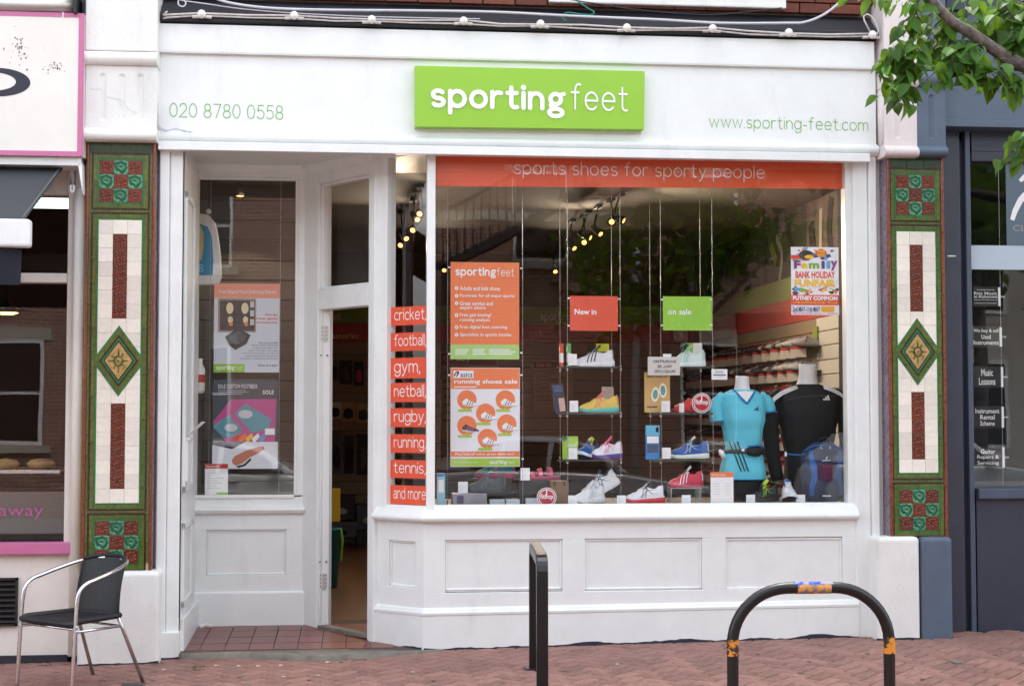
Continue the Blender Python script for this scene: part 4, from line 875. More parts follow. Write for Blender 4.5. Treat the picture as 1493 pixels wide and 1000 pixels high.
# ================================================================== music shop (dark blue)
mu = thing('music_shop', P(1440, 918, .1), 'dark navy and slate blue music shop front with window notices', 'shop')
XE = 6.6; xp = P(1378, 500, -.05).x
def mz(v, Y=0, u=1430): return P(u, v, Y).z
yfm = -.07
MB().box(xp, XE, yfm, .25, mz(186, yfm), mz(76, yfm)).build('fascia', BLUE, mu, bev=.006)
MB().box(xp, XE, yfm-.03, .25, mz(62, yfm)+.001, mz(20, yfm)).build('fascia_band', BLUE, mu, bev=.006); MB().box(xp, XE, yfm+.02, .25, mz(76, yfm)+.001, mz(62, yfm)).build('fascia_step', BLUE, mu)
MB().sweepx([(.1, mz(19, yfm)), (-.14, mz(19, yfm)), (-.18, mz(4, yfm)), (-.2, mz(-10, yfm)), (.1, mz(-10, yfm))], xp, XE).build('cornice', BLUE, mu)
MB().box(xp, XE, yfm-.02, .25, mz(186, yfm)-.001, mz(176, yfm)).build('fascia_lip', BLUE, mu, bev=.004)
MB().box(xp, XE, .1, .3, mz(-10, yfm), 6.5).build('upper_wall', MORT, mu)
yd = .12
MB().box(xp-.03, P(1398, 500, yd).x, yd-.06, .25, -.1, mz(186, yfm)).build('door_post', NAVY, mu, bev=.006); MB().box(P(1398, 500, yd).x, P(1411, 500, yd).x, yd, .25, -.1, mz(186, yfm)).build('door_post', NAVY, mu, bev=.004)
MB().box(P(1411, 500, .06).x, P(1418.5, 500, .06).x, .06, .25, -.1, mz(186, yfm)).build('window_post', mat('slate_navy_paint', (72, 82, 100), .42, var=.1), mu, bev=.006)
pw0 = P(1417, 500, .12).x
MB().box(pw0, XE, .08, .2, mz(236, .1), mz(186, yfm)).build('window_head', NAVY, mu, bev=.005); MB().box(pw0, XE, .075, .2, mz(222, .1), mz(214, .1)).build('window_head', NAVY, mu, bev=.003)
MB().box(pw0, XE, .03, .2, mz(727, .06), mz(712, .06)).build('sill', MATS['slate_navy_paint'], mu, bev=.006)
MB().box(pw0, XE, .08, .3, -.1, mz(727, .06)).build('stall_riser', NAVY, mu)
PM = front(.13); pane(PM, pw0, XE, mz(712, .1), mz(236, .1), .0+.0, mu) if False else None
mpane = pane(front(0), pw0, XE, mz(713, .13), mz(236, .13), .13, mu)
LBLUE = mat('pale_blue_film', (178, 194, 206), .35)
fb = MB().box(pw0, XE, .122, .1285, P(1440, 393, .125).z, P(1440, 358, .125).z).build('frosted_band', LBLUE, mpane)
SLATEF = mat('slate_blue_film', (86, 104, 118), .4); MB().box(P(1467, 300, .125).x, XE, .124, .1284, P(1440, 358, .125).z+.001, mz(237, .13)).build('blue_film', SLATEF, mpane)
tt = MB(); q0 = P(1477, 337, .12); lay_text(tt, font_text('CLASSICAL', .0), q0.x, q0.z, q0.x+.42, P(1477, 328, .12).z, .1225); tt.build('lettering', mat('grey_vinyl', (156, 150, 146), .5), mpane)
fg = MB(); w = P(1480, 300, .12)
for pts, r in (([(1476, 321), (1480, 308), (1488, 292), (1496, 285)], [.016, .02, .022, .03]), ([(1487, 264), (1493, 259), (1500, 262)], [.012, .022, .03])): fg.tube([P(u, v, .12) for u, v in pts], r, 8, flat=1)
fgo = fg.build('white_figure_sticker', CLEANW, mpane); [setattr(v.co, 'y', .1222+(v.co.y-.12)*.03) for v in fgo.data.vertices]
def notice(box, lines, label):
    c = Card(front(.0), box, .2, label, 'notice', 'window_notice', sheet=BLACK, th=.006, group='black notices hung in the music shop window'); n = len(lines)
    for i, (s_, sz) in enumerate(lines):
        w_ = min(.94, .086*len(s_)*sz); h_ = .64/n*sz; y_ = .08+.84*(i+.5)/n
        c.text(s_, .5-w_/2, y_-h_/2, .5+w_/2, y_+h_/2, CLEANW, off=.008)
    MB().box(c.x1+.004, c.x1+.02, .198, .206, c.z0+.004, c.z1-.004).build('acrylic_edge', CLEANW, c.root); z = (c.z0+c.z1)/2
    MB().tube([(c.x1+.02, .2, z), (c.x1+.05, .2, z)], .007, 6).build('clamp', STEEL, c.root); c.done()
notice((1419, 418, 1455, 447), [('Coming Soon to', .6), ('Ritz Music', 1.1), ('in Richmond', 1.1), ('all your printed sheet music and', .5), ('instruments for every player', .5)], 'black notice reading Ritz Music in Richmond')
notice((1418, 476, 1457, 506), [('We buy & sell', 1), ('Used', 1), ('Instruments', 1)], 'black notice reading We buy & sell Used Instruments')
notice((1419, 534, 1459, 565), [('Music', 1), ('Lessons', 1)], 'black notice reading Music Lessons')
notice((1419, 592, 1460, 624), [('Instrument', 1), ('Rental', 1), ('Scheme', 1)], 'black notice reading Instrument Rental Scheme')
notice((1420, 651, 1461, 682), [('Guitar', 1), ('Repairs &', 1), ('Servicing', 1)], 'black notice reading Guitar Repairs & Servicing')
MB().tube([(P(1458, 400, .2).x, .2, mz(712, .13)), (P(1458, 400, .2).x, .2, mz(236, .13))], .002, 5).build('notice_wire', STEEL, mu)
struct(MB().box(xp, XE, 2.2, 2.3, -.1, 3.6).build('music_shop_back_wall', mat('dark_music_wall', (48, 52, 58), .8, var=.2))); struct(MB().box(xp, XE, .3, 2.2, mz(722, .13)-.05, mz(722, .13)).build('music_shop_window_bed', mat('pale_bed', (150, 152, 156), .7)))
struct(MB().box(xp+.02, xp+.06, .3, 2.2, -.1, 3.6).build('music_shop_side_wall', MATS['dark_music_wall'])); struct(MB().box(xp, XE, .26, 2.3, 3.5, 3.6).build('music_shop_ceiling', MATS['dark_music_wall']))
MB().tube([P(1381, 374, -.02), P(1393, 374, -.02)], .009, 8).build('door_latch', STEEL, mu)
# ================================================================== cafe chair
def chair():
    ground = G(151, 1000); cx, cy = ground.x, ground.y
    n0, n1 = G(205, 994), G(140, 983); fdir = Vector((-.66, -.75, 0)).normalized(); sdir = Vector((-fdir.y, fdir.x, 0))   # facing / chair's left
    cen = (n0+n1)/2; org = cen+fdir*.30; org.z = gz(org.x, org.y)
    c = thing('cafe_chair', org, 'aluminium cafe chair with black woven seat and back, by the tiled pilaster', 'chair')
    def L(f, s, z): p = org+fdir*f+sdir*s; return Vector((p.x, p.y, org.z+z))
    ALU = mat('polished_aluminium', (206, 206, 210), .18, 1., var=.06, vscale=40); WK = mat('black_woven_resin', (26, 26, 29), .5, var=.3, vscale=60)
    for s in (-1, 1):
        k = [(.25, s*.255, 0), (.238, s*.254, .22), (.225, s*.253, .44), (.215, s*.252, .55), (.195, s*.252, .61), (.15, s*.252, .643), (.08, s*.25, .662), (-.03, s*.245, .69), (-.13, s*.225, .716), (-.195, s*.19, .733), (-.235, s*.14, .743), (-.25, s*.07, .748)]
        MB().tube([L(*p) for p in smooth_pts(k, 5)], .0125, 10).build('arm_and_front_leg', ALU, c, smooth=True)
        MB().tube([L(*p) for p in ((-.13, s*.19, .43), (-.165, s*.20, .34), (-.30, s*.235, .0))], .0115, 10).build('rear_leg', ALU, c, smooth=True)
        MB().tube([L(.228, s*.252, .37), L(-.155, s*.198, .36)], .008, 8).build('side_rail', ALU, c, smooth=True)
        for z in (.40, .375): MB().ball(L(.228, s*.268, z), .008, 6).build('bolt', STEEL, c)
    MB().tube([L(.228, -.252, .385), L(.228, .252, .385)], .008, 8).build('front_rail', ALU, c, smooth=True)
    MB().tube([L(-.155, -.198, .36), L(-.155, .198, .36)], .008, 8).build('rear_rail', ALU, c, smooth=True)
    # woven shell: seat then back, each strand a real ridge
    def seatp(a, b):
        s = (a-.5)*2; hw = .235-.045*b; f = .235-.38*b; return L(f, s*hw, .425-.018*math.sin(math.pi*a)*math.sin(math.pi*min(1, b*1.1))-.012*(b < .04))
    def backp(a, b):
        s = (a-.5)*2; hw = .19+.0*b; curve = .075*(abs(s)**2.2)*b; f = -.135-.125*b+curve+.015*math.sin(b*math.pi); return L(f, s*hw, .43+.335*b-.025*abs(s)**3*b)
    def weave(fn, nu, nv, amp, name):
        def g(a, b):
            p = fn(a, b); e = .002; du = fn(min(1, a+e), b)-fn(max(0, a-e), b); dv = fn(a, min(1, b+e))-fn(a, max(0, b-e)); n = du.cross(dv); n = n.normalized() if n.length > 0 else Vector((0, 0, 1))
            return p+n*amp*math.sin(a*nu*math.pi/2)*(1 if True else 0)*math.cos(b*nv*math.pi/2*.0+0)
        mb = MB(); mb.grid(g, nu, nv); o = mb.build(name, WK, c, smooth=True); so_ = o.modifiers.new('solid', 'SOLIDIFY'); so_.thickness = .007; return o
    weave(seatp, 72, 30, .0022, 'seat'); weave(backp, 72, 30, .0022, 'backrest')
    rim = [seatp(i/16, 0) for i in range(17)]+[seatp(1, i/12) for i in range(1, 13)]+[seatp(1-i/16, 1) for i in range(1, 17)]+[seatp(0, 1-i/12) for i in range(1, 12)]
    MB().tube(rim, .019, 8, closed=True).build('seat_edge', WK, c, smooth=True)
    MB().tube([backp(i/20, 1) for i in range(21)], .012, 8).build('back_edge', WK, c, smooth=True)
    for a in (0, 1): MB().tube([backp(a, i/12) for i in range(13)], .009, 8).build('back_edge', WK, c, smooth=True)
    p = L(-.31, -.24, 0); MB().box(p.x-.10, p.x+.07, p.y-.07, p.y+.07, p.z-.002, p.z+.012).build('foot_plate', DARK) if False else None
chair()
pp_ = G(192, 998); tag(MB().box(pp_.x-.06, pp_.x+.08, pp_.y-.04, pp_.y+.04, pp_.z-.02, pp_.z+.006).build('stop_tap_cover', mat('cast_iron_cover', (74, 68, 66), .8, var=.3), bev=.003), 'small grey iron cover in the paving under a chair leg', 'cover')
# ================================================================== cycle stands
GBLK = mat('black_gloss_coating', (13, 13, 15), .34, var=.2, vscale=8, bump=.15, bscale=60, coat=.12, spec=.4)
def rstand():
    y = -2.81; l, r_ = P(1068.5, 990, y), P(1297, 990, y); zt = P(1183, 856.5, y).z; base = gz((l.x+r_.x)/2, y)
    c = thing('cycle_stand', ((l.x+r_.x)/2, y, base), 'round black tubular cycle stand with peeling orange tape bands', 'bike stand')
    rad = .029; w = r_.x-l.x; R_ = .30; n = 12
    R_ = .285; pts = [(l.x, y, base-.1), (l.x, y, base+.2), (l.x, y, zt-R_*.96)]
    pts += [(l.x+R_*(1-math.cos(R(a))), y, zt-R_*.96*(1-math.sin(R(a)))) for a in range(8, 91, 8)]+[(l.x+R_, y, zt)]
    pts += [(r_.x-R_*(1-math.sin(R(a))), y, zt-R_*.96*(1-math.cos(R(a)))) for a in range(0, 83, 8)]+[(r_.x, y, zt-R_*.96), (r_.x, y, base+.2), (r_.x, y, base-.1)]
    MB().tube(pts, rad, 20).build('hoop', GBLK, c, smooth=True)
    PEEL = mat('peeling_orange_tape', (214, 138, 34), .6, c2=(30, 28, 30), vscale=26, sharp=.04); BLT = mat('worn_blue_tape', (30, 74, 176), .7, c2=(150, 140, 150), vscale=20, spec=.2, sharp=.05)
    for x, v0, v1 in ((l.x, 931, 955.5), (r_.x, 931, 955.5)):
        MB().tube([(x, y, P(1068, v1, y).z), (x, y, P(1068, v0, y).z)], rad+.0012, 20, caps=False).build('tape_band', PEEL, c, smooth=True)
    xa_, xb = P(1161, 850, y).x, P(1210, 850, y).x
    tp = MB(); tp.tube([(xa_, y, zt), (xb, y, zt)], rad+.0012, 20, caps=False); tp.build('tape_band', mat('worn_orange_tape', (210, 146, 70), .6, c2=(120, 112, 112), vscale=30, sharp=.05), c, smooth=True)
    tb = MB(); n = 10; tb.add([(x, y-(rad+.0022)*math.cos(R(t)), zt+(rad+.0022)*math.sin(R(t))) for x in (xa_-.012, xb+.012) for t in range(38, 151, 14)], [(i, i+1, i+10, i+9) for i in range(8)]); tb.build('blue_tape', BLT, c, smooth=True)
    for x in (l.x, r_.x): MB().lathe([(.06, 0), (.06, .006), (.034, .012)], (x, y, gz(x, y)), 18).build('floor_flange', GBLK, c)
rstand()
def qstand():
    yn, yf_ = -1.72, -.80; n_, f_ = P(790.5, 900, yn), P(779, 900, yf_); zt = P(790, 800, (yn+yf_)/2).z
    zt = P(785, 806, -1.26).z; base = gz(n_.x, -1.26); wdt = .033
    c = thing('square_cycle_stand', (n_.x, -1.26, base), 'square section black steel cycle stand seen edge on before the shop window', 'bike stand')
    dirh = Vector((f_.x-n_.x, yf_-yn, 0)).normalized(); sd_ = Vector((dirh.y, -dirh.x, 0)); A = Vector((n_.x, yn, 0)); B_ = Vector((f_.x, yf_, 0)); rc = .09
    path_ = [(A, -.1+base)]; pts = [A+Vector((0, 0, base-.1)), A+Vector((0, 0, zt-rc))]+[A+dirh*rc*(1-math.cos(R(a)))+Vector((0, 0, zt-rc+rc*math.sin(R(a)))) for a in range(15, 91, 15)]
    pts += [B_-dirh*rc*(1-math.sin(R(a)))+Vector((0, 0, zt-rc+rc*math.cos(R(a)))) for a in range(0, 90, 15)]+[B_+Vector((0, 0, zt-rc)), B_+Vector((0, 0, base-.1))]
    mb = MB(); vs_ = []; h = wdt
    for i, p in enumerate(pts):
        a = pts[max(0, i-1)]; b = pts[min(len(pts)-1, i+1)]; t_ = (b-a).normalized(); nn = t_.cross(sd_).normalized()
        vs_ += [p+sd_*h+nn*h, p-sd_*h+nn*h, p-sd_*h-nn*h, p+sd_*h-nn*h]
    mb.add(vs_, [(i*4+k, i*4+(k+1) % 4, i*4+4+(k+1) % 4, i*4+4+k) for i in range(len(pts)-1) for k in range(4)]+[(0, 1, 2, 3), tuple(len(vs_)-1-k for k in range(4))])
    mb.build('hoop', GBLK, c, bev=.008, seg=3)
    for p in (A, B_): MB().box(p.x-.06, p.x+.06, p.y-.06, p.y+.06, gz(p.x, p.y)-.01, gz(p.x, p.y)+.008).build('floor_flange', GBLK, c, bev=.003)
qstand()
# ================================================================== shop interior
XW = 3.72; YBK = 8.2; ZC = 3.55; XLI = -2.25
SLATM = mat('beige_slat_board', (150, 126, 102), .55, var=.08, vscale=5); SLATW = mat('pale_slat_board', (206, 202, 194), .5, var=.05, vscale=5); SLATD = mat('grey_brown_slat_board', (104, 98, 92), .6, var=.1)
_fl = MB(); _pp = [(XLI, YB+.06), (DB[0]-.02, YB+.06), (DF[0], .36), (SPB[0]+.1, .36), (xc+.15, .12), (XW, .12), (XW, YBK), (XLI, YBK)]; _fl.add([(x, y, z) for z in (Z_FL-.1, Z_FL-.012) for x, y in _pp], [tuple(range(7, -1, -1)), tuple(range(8, 16))]+[(i, (i+1) % 8, 8+(i+1) % 8, 8+i) for i in range(8)])
struct(_fl.build('shop_floor', mat('brown_wood_floor', (104, 72, 48), .4, var=.3, vscale=4, stretch=(1, .1, 1))))
struct(MB().box(XLI-.1, XW+.3, .12, YBK+.3, ZC, ZC+.1).build('shop_ceiling', mat('ceiling_paint', (120, 114, 108), .8)))
bwall = struct(MB().box(XLI, XW, YBK, YBK+.1, -.1, ZC).build('shop_back_wall', mat('back_wall_core', (92, 76, 62), .8)))
rwall = struct(MB().box(XW, XW+.1, .12, YBK, -.1, ZC).build('shop_side_wall', MATS['back_wall_core']))
struct(MB().box(XLI-.1, XLI, .3, YBK, -.1, ZC).build('shop_left_wall', MATS['back_wall_core']))
EYE = CAM.z; zg1, zg0, zr0_ = EYE+1.31, EYE+1.095, EYE+.86
DGRN = mat('olive_green_band', (128, 148, 44), .5, var=.08); RED = mat('red_band', (190, 54, 44), .5, var=.08)
MB().box(XLI, XW, YBK-.02, YBK, zg0, zg1).build('green_band', DGRN, bwall); MB().box(XLI, XW, YBK-.02, YBK, zr0_, zg0).build('red_band', RED, bwall)
MB().box(XW-.02, XW, .14, YBK-.03, zg0, zg1).build('green_band', DGRN, rwall); MB().box(XW-.02, XW, .14, YBK-.03, zr0_, zg0).build('red_band', RED, rwall)
for i in range(15):
    z1 = zr0_-.004-i*.155; z0 = max(z1-.147, .05)
    MB().box(XLI, XW-.02, YBK-.018, YBK, z0, z1).build('slat', SLATM, bwall, bev=.004)
for i in range(17):
    z1 = zr0_-.004-i*.13; z0 = max(z1-.123, .05)
    MB().box(XW-.018, XW, .16, 3.1, z0, z1).build('slat', SLATW, rwall, bev=.004); MB().box(XW-.018, XW, 3.104, YBK-.03, z0, z1).build('slat', SLATM, rwall, bev=.004)
tb = MB(); p0, p1 = P(788, 467, YBK-.022), P(834, 467, YBK-.022); lay_text(tb, stroke_text('sportinG', .26), p0.x, P(788, 471, YBK-.022).z, p1.x, P(788, 455, YBK-.022).z, YBK-.0215)
tb.build('band_lettering', mat('cream_lettering', (226, 204, 160), .5), bwall)
tb = MB(); lay_text(tb, font_text('accessories', .01), P(467, 495, YBK).x, P(467, 494, YBK).z, P(523, 495, YBK).x, P(467, 485.5, YBK).z, YBK-.0215); lay_text(tb, font_text('feet', .0), P(474, 466, YBK).x, P(474, 466, YBK).z, P(497, 466, YBK).x, P(474, 454, YBK).z, YBK-.0215)
tb.build('band_lettering', MATS['cream_lettering'], bwall)
# story board on back wall
for (u0, v0, u1, v1, nm) in ((642, 512, 726, 640, 'Our story'), (778, 525, 836, 600, 'Gait lab')):
    c = Card(front(YBK-.03), (u0, v0, u1, v1), 0, 'tan board with a red heading headed '+nm, 'board', 'story_board', sheet=mat('tan_board', (184, 150, 112), .6), th=.01)
    c.rect(.02, .02, .98, .16, mat('dark_red_print', (150, 34, 42), .5)); c.text(nm, .06, .05, .06+.05*len(nm), .13, MATS['cream_lettering'])
    for i in range(7): c.rect(.06, .24+i*.09, .5+.4*((i*37) % 10)/10, .255+i*.09, mat('brown_print', (96, 74, 60), .6))
    c.done()
# sports murals above the bands on the side wall
def mural(y0, y1, z0, z1, ground_c, figs, label):
    r = thing('wall_mural', (XW-.02, (y0+y1)/2, z0), label, 'mural', None)
    MB().box(XW-.012, XW-.001, y0, y1, z0, z1).build('panel', ground_c, r)
    for i, (pts, w_, m_) in enumerate(figs):
        mb = MB(); q = [Vector((XW-.016-.001*i, y0+(y1-y0)*a, z0+(z1-z0)*b)) for a, b in smooth_pts(pts, 4)]; mb.tube(q, w_, 6); o = mb.build('figure', m_, r)
        for v in o.data.vertices: v.co.x = XW-.0135-.0008*i+(v.co.x-XW)*.02
SKY_ = mat('mural_blue', (108, 128, 152), .7, var=.2, vscale=2); FOL = mat('mural_foliage', (66, 72, 44), .7, c2=(34, 34, 26), vscale=5); STN = mat('mural_stone', (120, 104, 90), .7, c2=(58, 50, 44), vscale=5); LIMB = mat('mural_limbs', (124, 78, 60), .7); SHD = mat('mural_shade', (38, 32, 30), .8); PAL = mat('mural_pale', (176, 168, 150), .7)
zm0, zm1 = zg1+.002, ZC-.02
mural(.18, .92, zm0, zm1, mat('mural_brown', (72, 50, 44), .7, c2=(44, 40, 30), vscale=6), [([(.2, .0), (.5, .7), (.9, .95)], .12, SHD), ([(.55, .05), (.5, .5), (.7, .8)], .05, LIMB)], 'brown sports mural at the window end of the side wall')
mural(.93, 1.85, zm0, zm1, SKY_, [([(.3, 0), (.36, .45), (.42, .6)], .03, LIMB), ([(.6, 0), (.52, .3), (.5, .6)], .03, LIMB), ([(.4, .55), (.45, .75), (.5, .95)], .06, SKY_), ([(.5, .62), (.66, .45), (.8, .2)], .028, LIMB), ([(.42, .7), (.2, .62), (.12, .95)], .028, LIMB), ([(.72, .08), (.78, .2), (.85, .3)], .07, SHD), ([(.46, .72), (.5, .74)], .05, PAL)], 'blue climbing mural above the green band')
mural(1.86, 3.4, zm0, zm1, STN, [([(.1, .1), (.12, .6), (.1, .95)], .06, SHD), ([(.3, .1), (.32, .9)], .05, PAL), ([(.5, .05), (.55, .5), (.5, .95)], .08, SHD), ([(.72, .1), (.7, .85)], .05, PAL), ([(.85, .2), (.9, .7)], .09, SHD)], 'grey stone colonnade mural on the side wall')
mural(3.42, 5.4, zm0, zm1, FOL, [([(.2, .05), (.24, .5), (.3, .8)], .07, SHD), ([(.45, .0), (.4, .4), (.5, .7)], .04, PAL), ([(.7, .0), (.72, .5), (.66, .9)], .08, SHD), ([(.5, .3), (.6, .6)], .06, mat('mural_lime', (132, 140, 60), .7))], 'green trail running mural on the side wall')
mural(5.42, 8.1, zm0, zm1, mat('mural_dark', (54, 44, 38), .7, c2=(26, 26, 24), vscale=4), [([(.2, .0), (.22, .6)], .1, LIMB), ([(.5, .0), (.45, .7)], .1, SHD), ([(.8, .1), (.78, .8)], .1, FOL)], 'dark brown mural at the far end of the side wall')
# partition behind the porch window
pw = struct(MB().box(XLI, -.8, 2.02, 2.1, -.1, ZC).build('slat_partition', MATS['back_wall_core']))
for i in range(19):
    z1 = 3.3-i*.162; MB().box(XLI, -.8, 2.0, 2.02, max(z1-.154, .05), z1).build('slat', SLATD, pw, bev=.004)
# hooks with packs on the accessories wall (seen through the doorway)
PKC = [mat('pack_dark', (40, 40, 44), .6), mat('pack_pink', (206, 84, 104), .6), mat('pack_kraft', (196, 160, 124), .6), mat('pack_white', (206, 202, 196), .6), mat('pack_grey', (92, 88, 88), .6)]
def pack(u, v0, v1, w_, m_, prod, label, y=YBK-.06):
    a, b = P(u, v0, y), P(u, v1, y); h = a.z-b.z; r = thing('hanging_pack', (a.x, y, b.z), label, 'pack', 'packs hung on the accessories wall')
    MB().box(a.x-w_/2, a.x+w_/2, y-.004, y+.004, b.z, a.z).build('card', m_, r)
    MB().lathe([(.001, -h*.3), (w_*.3, -h*.22), (w_*.34, 0), (w_*.28, h*.2), (.001, h*.26)], (a.x, y-.015, b.z+h*.42), 10, sy=.35).build('product', prod, r, smooth=True)
    MB().tube([(a.x, y-.05, a.z-.01), (a.x, YBK-.01, a.z+.004)], .004, 5).build('hook', STEEL, r)
for (u, v0, v1, w_, m_, pr_, lb) in ((504, 525, 560, .16, PKC[0], PKC[4], 'dark grey blister pack on the accessories wall beside a pink one'), (523, 527, 562, .12, PKC[0], PKC[1], 'dark pack with a pink insert on the accessories wall'), (489, 586, 611, .16, PKC[3], PKC[0], 'white card pack with a dark brace on the accessories wall'), (508, 586, 614, .17, PKC[2], PKC[0], 'kraft card pack beside the white card pack'), (530, 588, 616, .18, PKC[2], PKC[4], 'kraft card pack with a grey brace nearest the shop window'),
   (491, 628, 690, .12, PKC[4], PKC[0], 'long grey and black pack in the lowest hanging row'), (509, 634, 690, .12, PKC[0], PKC[0], 'long all black pack in the lowest hanging row'), (529, 632, 692, .14, PKC[0], PKC[4], 'long black pack with a grey insert in the lowest hanging row'), (487, 524, 556, .1, PKC[4], PKC[0], 'grey pack half hidden by the open door')): pack(u, v0, v1, w_, m_, pr_, lb)
BXM = [mat('shoe_box_grey', (112, 108, 112), .6), mat('shoe_box_dark', (66, 60, 66), .6), mat('shoe_box_blue', (84, 92, 116), .6)]
for i, (u0, v0, u1, v1, k) in enumerate(((478, 760, 520, 783, 0), (478, 784, 519, 808, 1), (520, 735, 552, 772, 2), (520, 773, 552, 810, 1), (480, 722, 518, 758, 1))):
    y = YBK-.35; a, b = P(u0, v0, y), P(u1, v1, y); r = thing('shoe_box', ((a.x+b.x)/2, y, b.z), ('grey shoe box with a dark oval, middle of the stack', 'dark shoe box at the foot of the stack by the door', 'blue grey shoe box on top of the pair', 'dark shoe box under the blue grey one', 'dark shoe box on top of the stack by the door')[i], 'box', 'shoe boxes on the floor under the accessories')
    MB().box(a.x, b.x-.004, y, y+.3, b.z, a.z-.06).build('carton', BXM[k], r, bev=.004); MB().box(a.x-.003, b.x-.001, y-.004, y+.304, a.z-.06, a.z-.004).build('lid', BXM[k], r, bev=.004)
    MB().lathe([(.06, 0), (.06, .002)], ((a.x+b.x)/2, y-.001, (a.z+b.z)/2-.04), 16, (0, -1, 0), sy=.6).build('oval_label', PKC[0] if k == 0 else PKC[3], r)
a, b = P(482, 712, 3.2), P(496, 760, 3.2); tag(MB().box(a.x-.05, b.x, 3.19, 3.21, b.z, a.z).build('yellow_board', mat('yellow_plastic', (228, 186, 24), .5), bev=.004), 'narrow yellow board standing just inside the doorway', 'board')
# board stands on a rail
bn = thing('teal_bin', P(487, 855, 3.3), 'tall teal plastic bin just inside the open door', 'bin'); p = P(485, 855, 3.3); zt_ = P(485, 768, 3.3).z
TEAL = mat('teal_plastic', (24, 118, 128), .45); MB().lathe([(.07, 0), (.10, zt_-Z_FL-.02), (.108, zt_-Z_FL-.02), (.108, zt_-Z_FL), (.095, zt_-Z_FL), (.06, .02)], (p.x-.03, 3.35, Z_FL-.012), 20).build('bucket', TEAL, bn, smooth=True)
MB().tube([(p.x+.07, 3.3, zt_-.02), (p.x+.085, 3.28, zt_-.12), (p.x+.07, 3.3, zt_-.3)], .012, 6).build('lime_strap', mat('lime_plastic', (120, 196, 60), .5), bn)
MB().box(a.x-.045, a.x-.03, 3.21, 3.23, Z_FL, a.z+.02).build('rail', STEEL, bpy.data.objects['yellow_board'])
# track lights
WARM = emit('halogen_glow', (255, 158, 84), 1.1)
def spot(u, v, Y, label, light=0, aim=(0, .4, -1), grp='halogen track spotlights on the shop ceiling'):
    p = P(u, v, Y); r = thing('track_spotlight', (p.x, p.y, ZC), label, 'lamp', grp); d = Vector(aim).normalized()
    MB().lathe([(.024, -.1), (.03, -.06), (.036, 0), (.042, .03), (.038, .03)], p, 14, d).build('lamp_can', BLACK, r, smooth=True)
    MB().lathe([(.024, .0305), (.018, .035), (.001, .038)], p, 12, d).build('lamp_face', WARM, r)
    MB().tube([p-d*.06, p-d*.06+Vector((0, 0, .06)), (p.x, p.y-d.y*.06, ZC-.02)], .008, 6).build('stem', BLACK, r); 
    MB().box(p.x-.03, p.x+.03, p.y-.08-d.y*.06, p.y+.08-d.y*.06, ZC-.03, ZC).build('track_adapter', BLACK, r)
    if light:
        l = bpy.data.lights.new('halogen', 'SPOT'); l.energy = light; l.color = (1, .78, .55); l.spot_size = R(150); l.spot_blend = .8; l.shadow_soft_size = .03
        lo = bpy.data.objects.new('halogen', l); COL.objects.link(lo); lo.parent = r; lo.matrix_parent_inverse = r.matrix_basis.inverted(); lo.location = p+d*.045; lo.rotation_euler = (-d).to_track_quat('Z', 'Y').to_euler()
LB = 'black halogen spotlight lit on the ceiling track behind the bay window'
for i, (u, v, Y) in enumerate(((905, 320, 2.9), (892, 322, 3.2), (873, 339, 3.7), (857, 345, 4.1), (852, 352, 4.4), (835, 360, 4.8))): spot(u, v, Y, LB, 17 if i in (0, 2, 4) else 0, ((.85, -.35, -.45), (-.2, -.85, -.5), (.5, -.6, -.6))[i % 3])
LB = 'black halogen spotlight lit on the ceiling track behind the splayed window'
for i, (u, v, Y) in enumerate(((613, 310, 2.6), (607, 318, 2.9), (603, 334, 3.4), (591, 346, 3.9), (585, 356, 4.3))): spot(u, v, Y, LB, 15 if i in (1, 4) else 0, ((-.3, -.8, -.5), (.3, -.75, -.55))[i % 2], 'halogen spotlights behind the splayed window')
spot(648, 392, 6.4, 'lone halogen spotlight lit above the orange poster', 16, (-.1, -.7, -.6)); spot(809, 394, 6.4, 'lone halogen spotlight lit beyond the track, above the red band', 16, (.1, -.7, -.6))
MB().tube([P(905, 300, 2.7)+Vector((0, 0, .3)), P(832, 350, 5.0)+Vector((0, 0, .3))], .02, 6).build('lamp_track', BLACK, bwall) if False else None
pl_p = P(350, 286, 1.5); r = thing('small_pendant', (pl_p.x, 1.5, ZC), 'small lit spotlight hanging behind the porch window', 'lamp')
MB().tube([(pl_p.x, 1.5, pl_p.z+.05), (pl_p.x, 1.5, ZC)], .006, 6).build('stem', DARK, r); MB().lathe([(.012, .07), (.03, .03), (.034, 0)], pl_p, 12).build('lamp_can', STEEL, r, smooth=True); MB().lathe([(.03, .0), (.001, -.008)], pl_p, 12).build('lamp_face', WARM, r)
l = bpy.data.lights.new('halogen', 'SPOT'); l.energy = 2; l.color = (1, .8, .58); l.spot_size = R(110); l.shadow_soft_size = .03; lo = bpy.data.objects.new('halogen', l); COL.objects.link(lo); lo.parent = r; lo.matrix_parent_inverse = r.matrix_basis.inverted(); lo.location = pl_p-Vector((0, 0, .03))
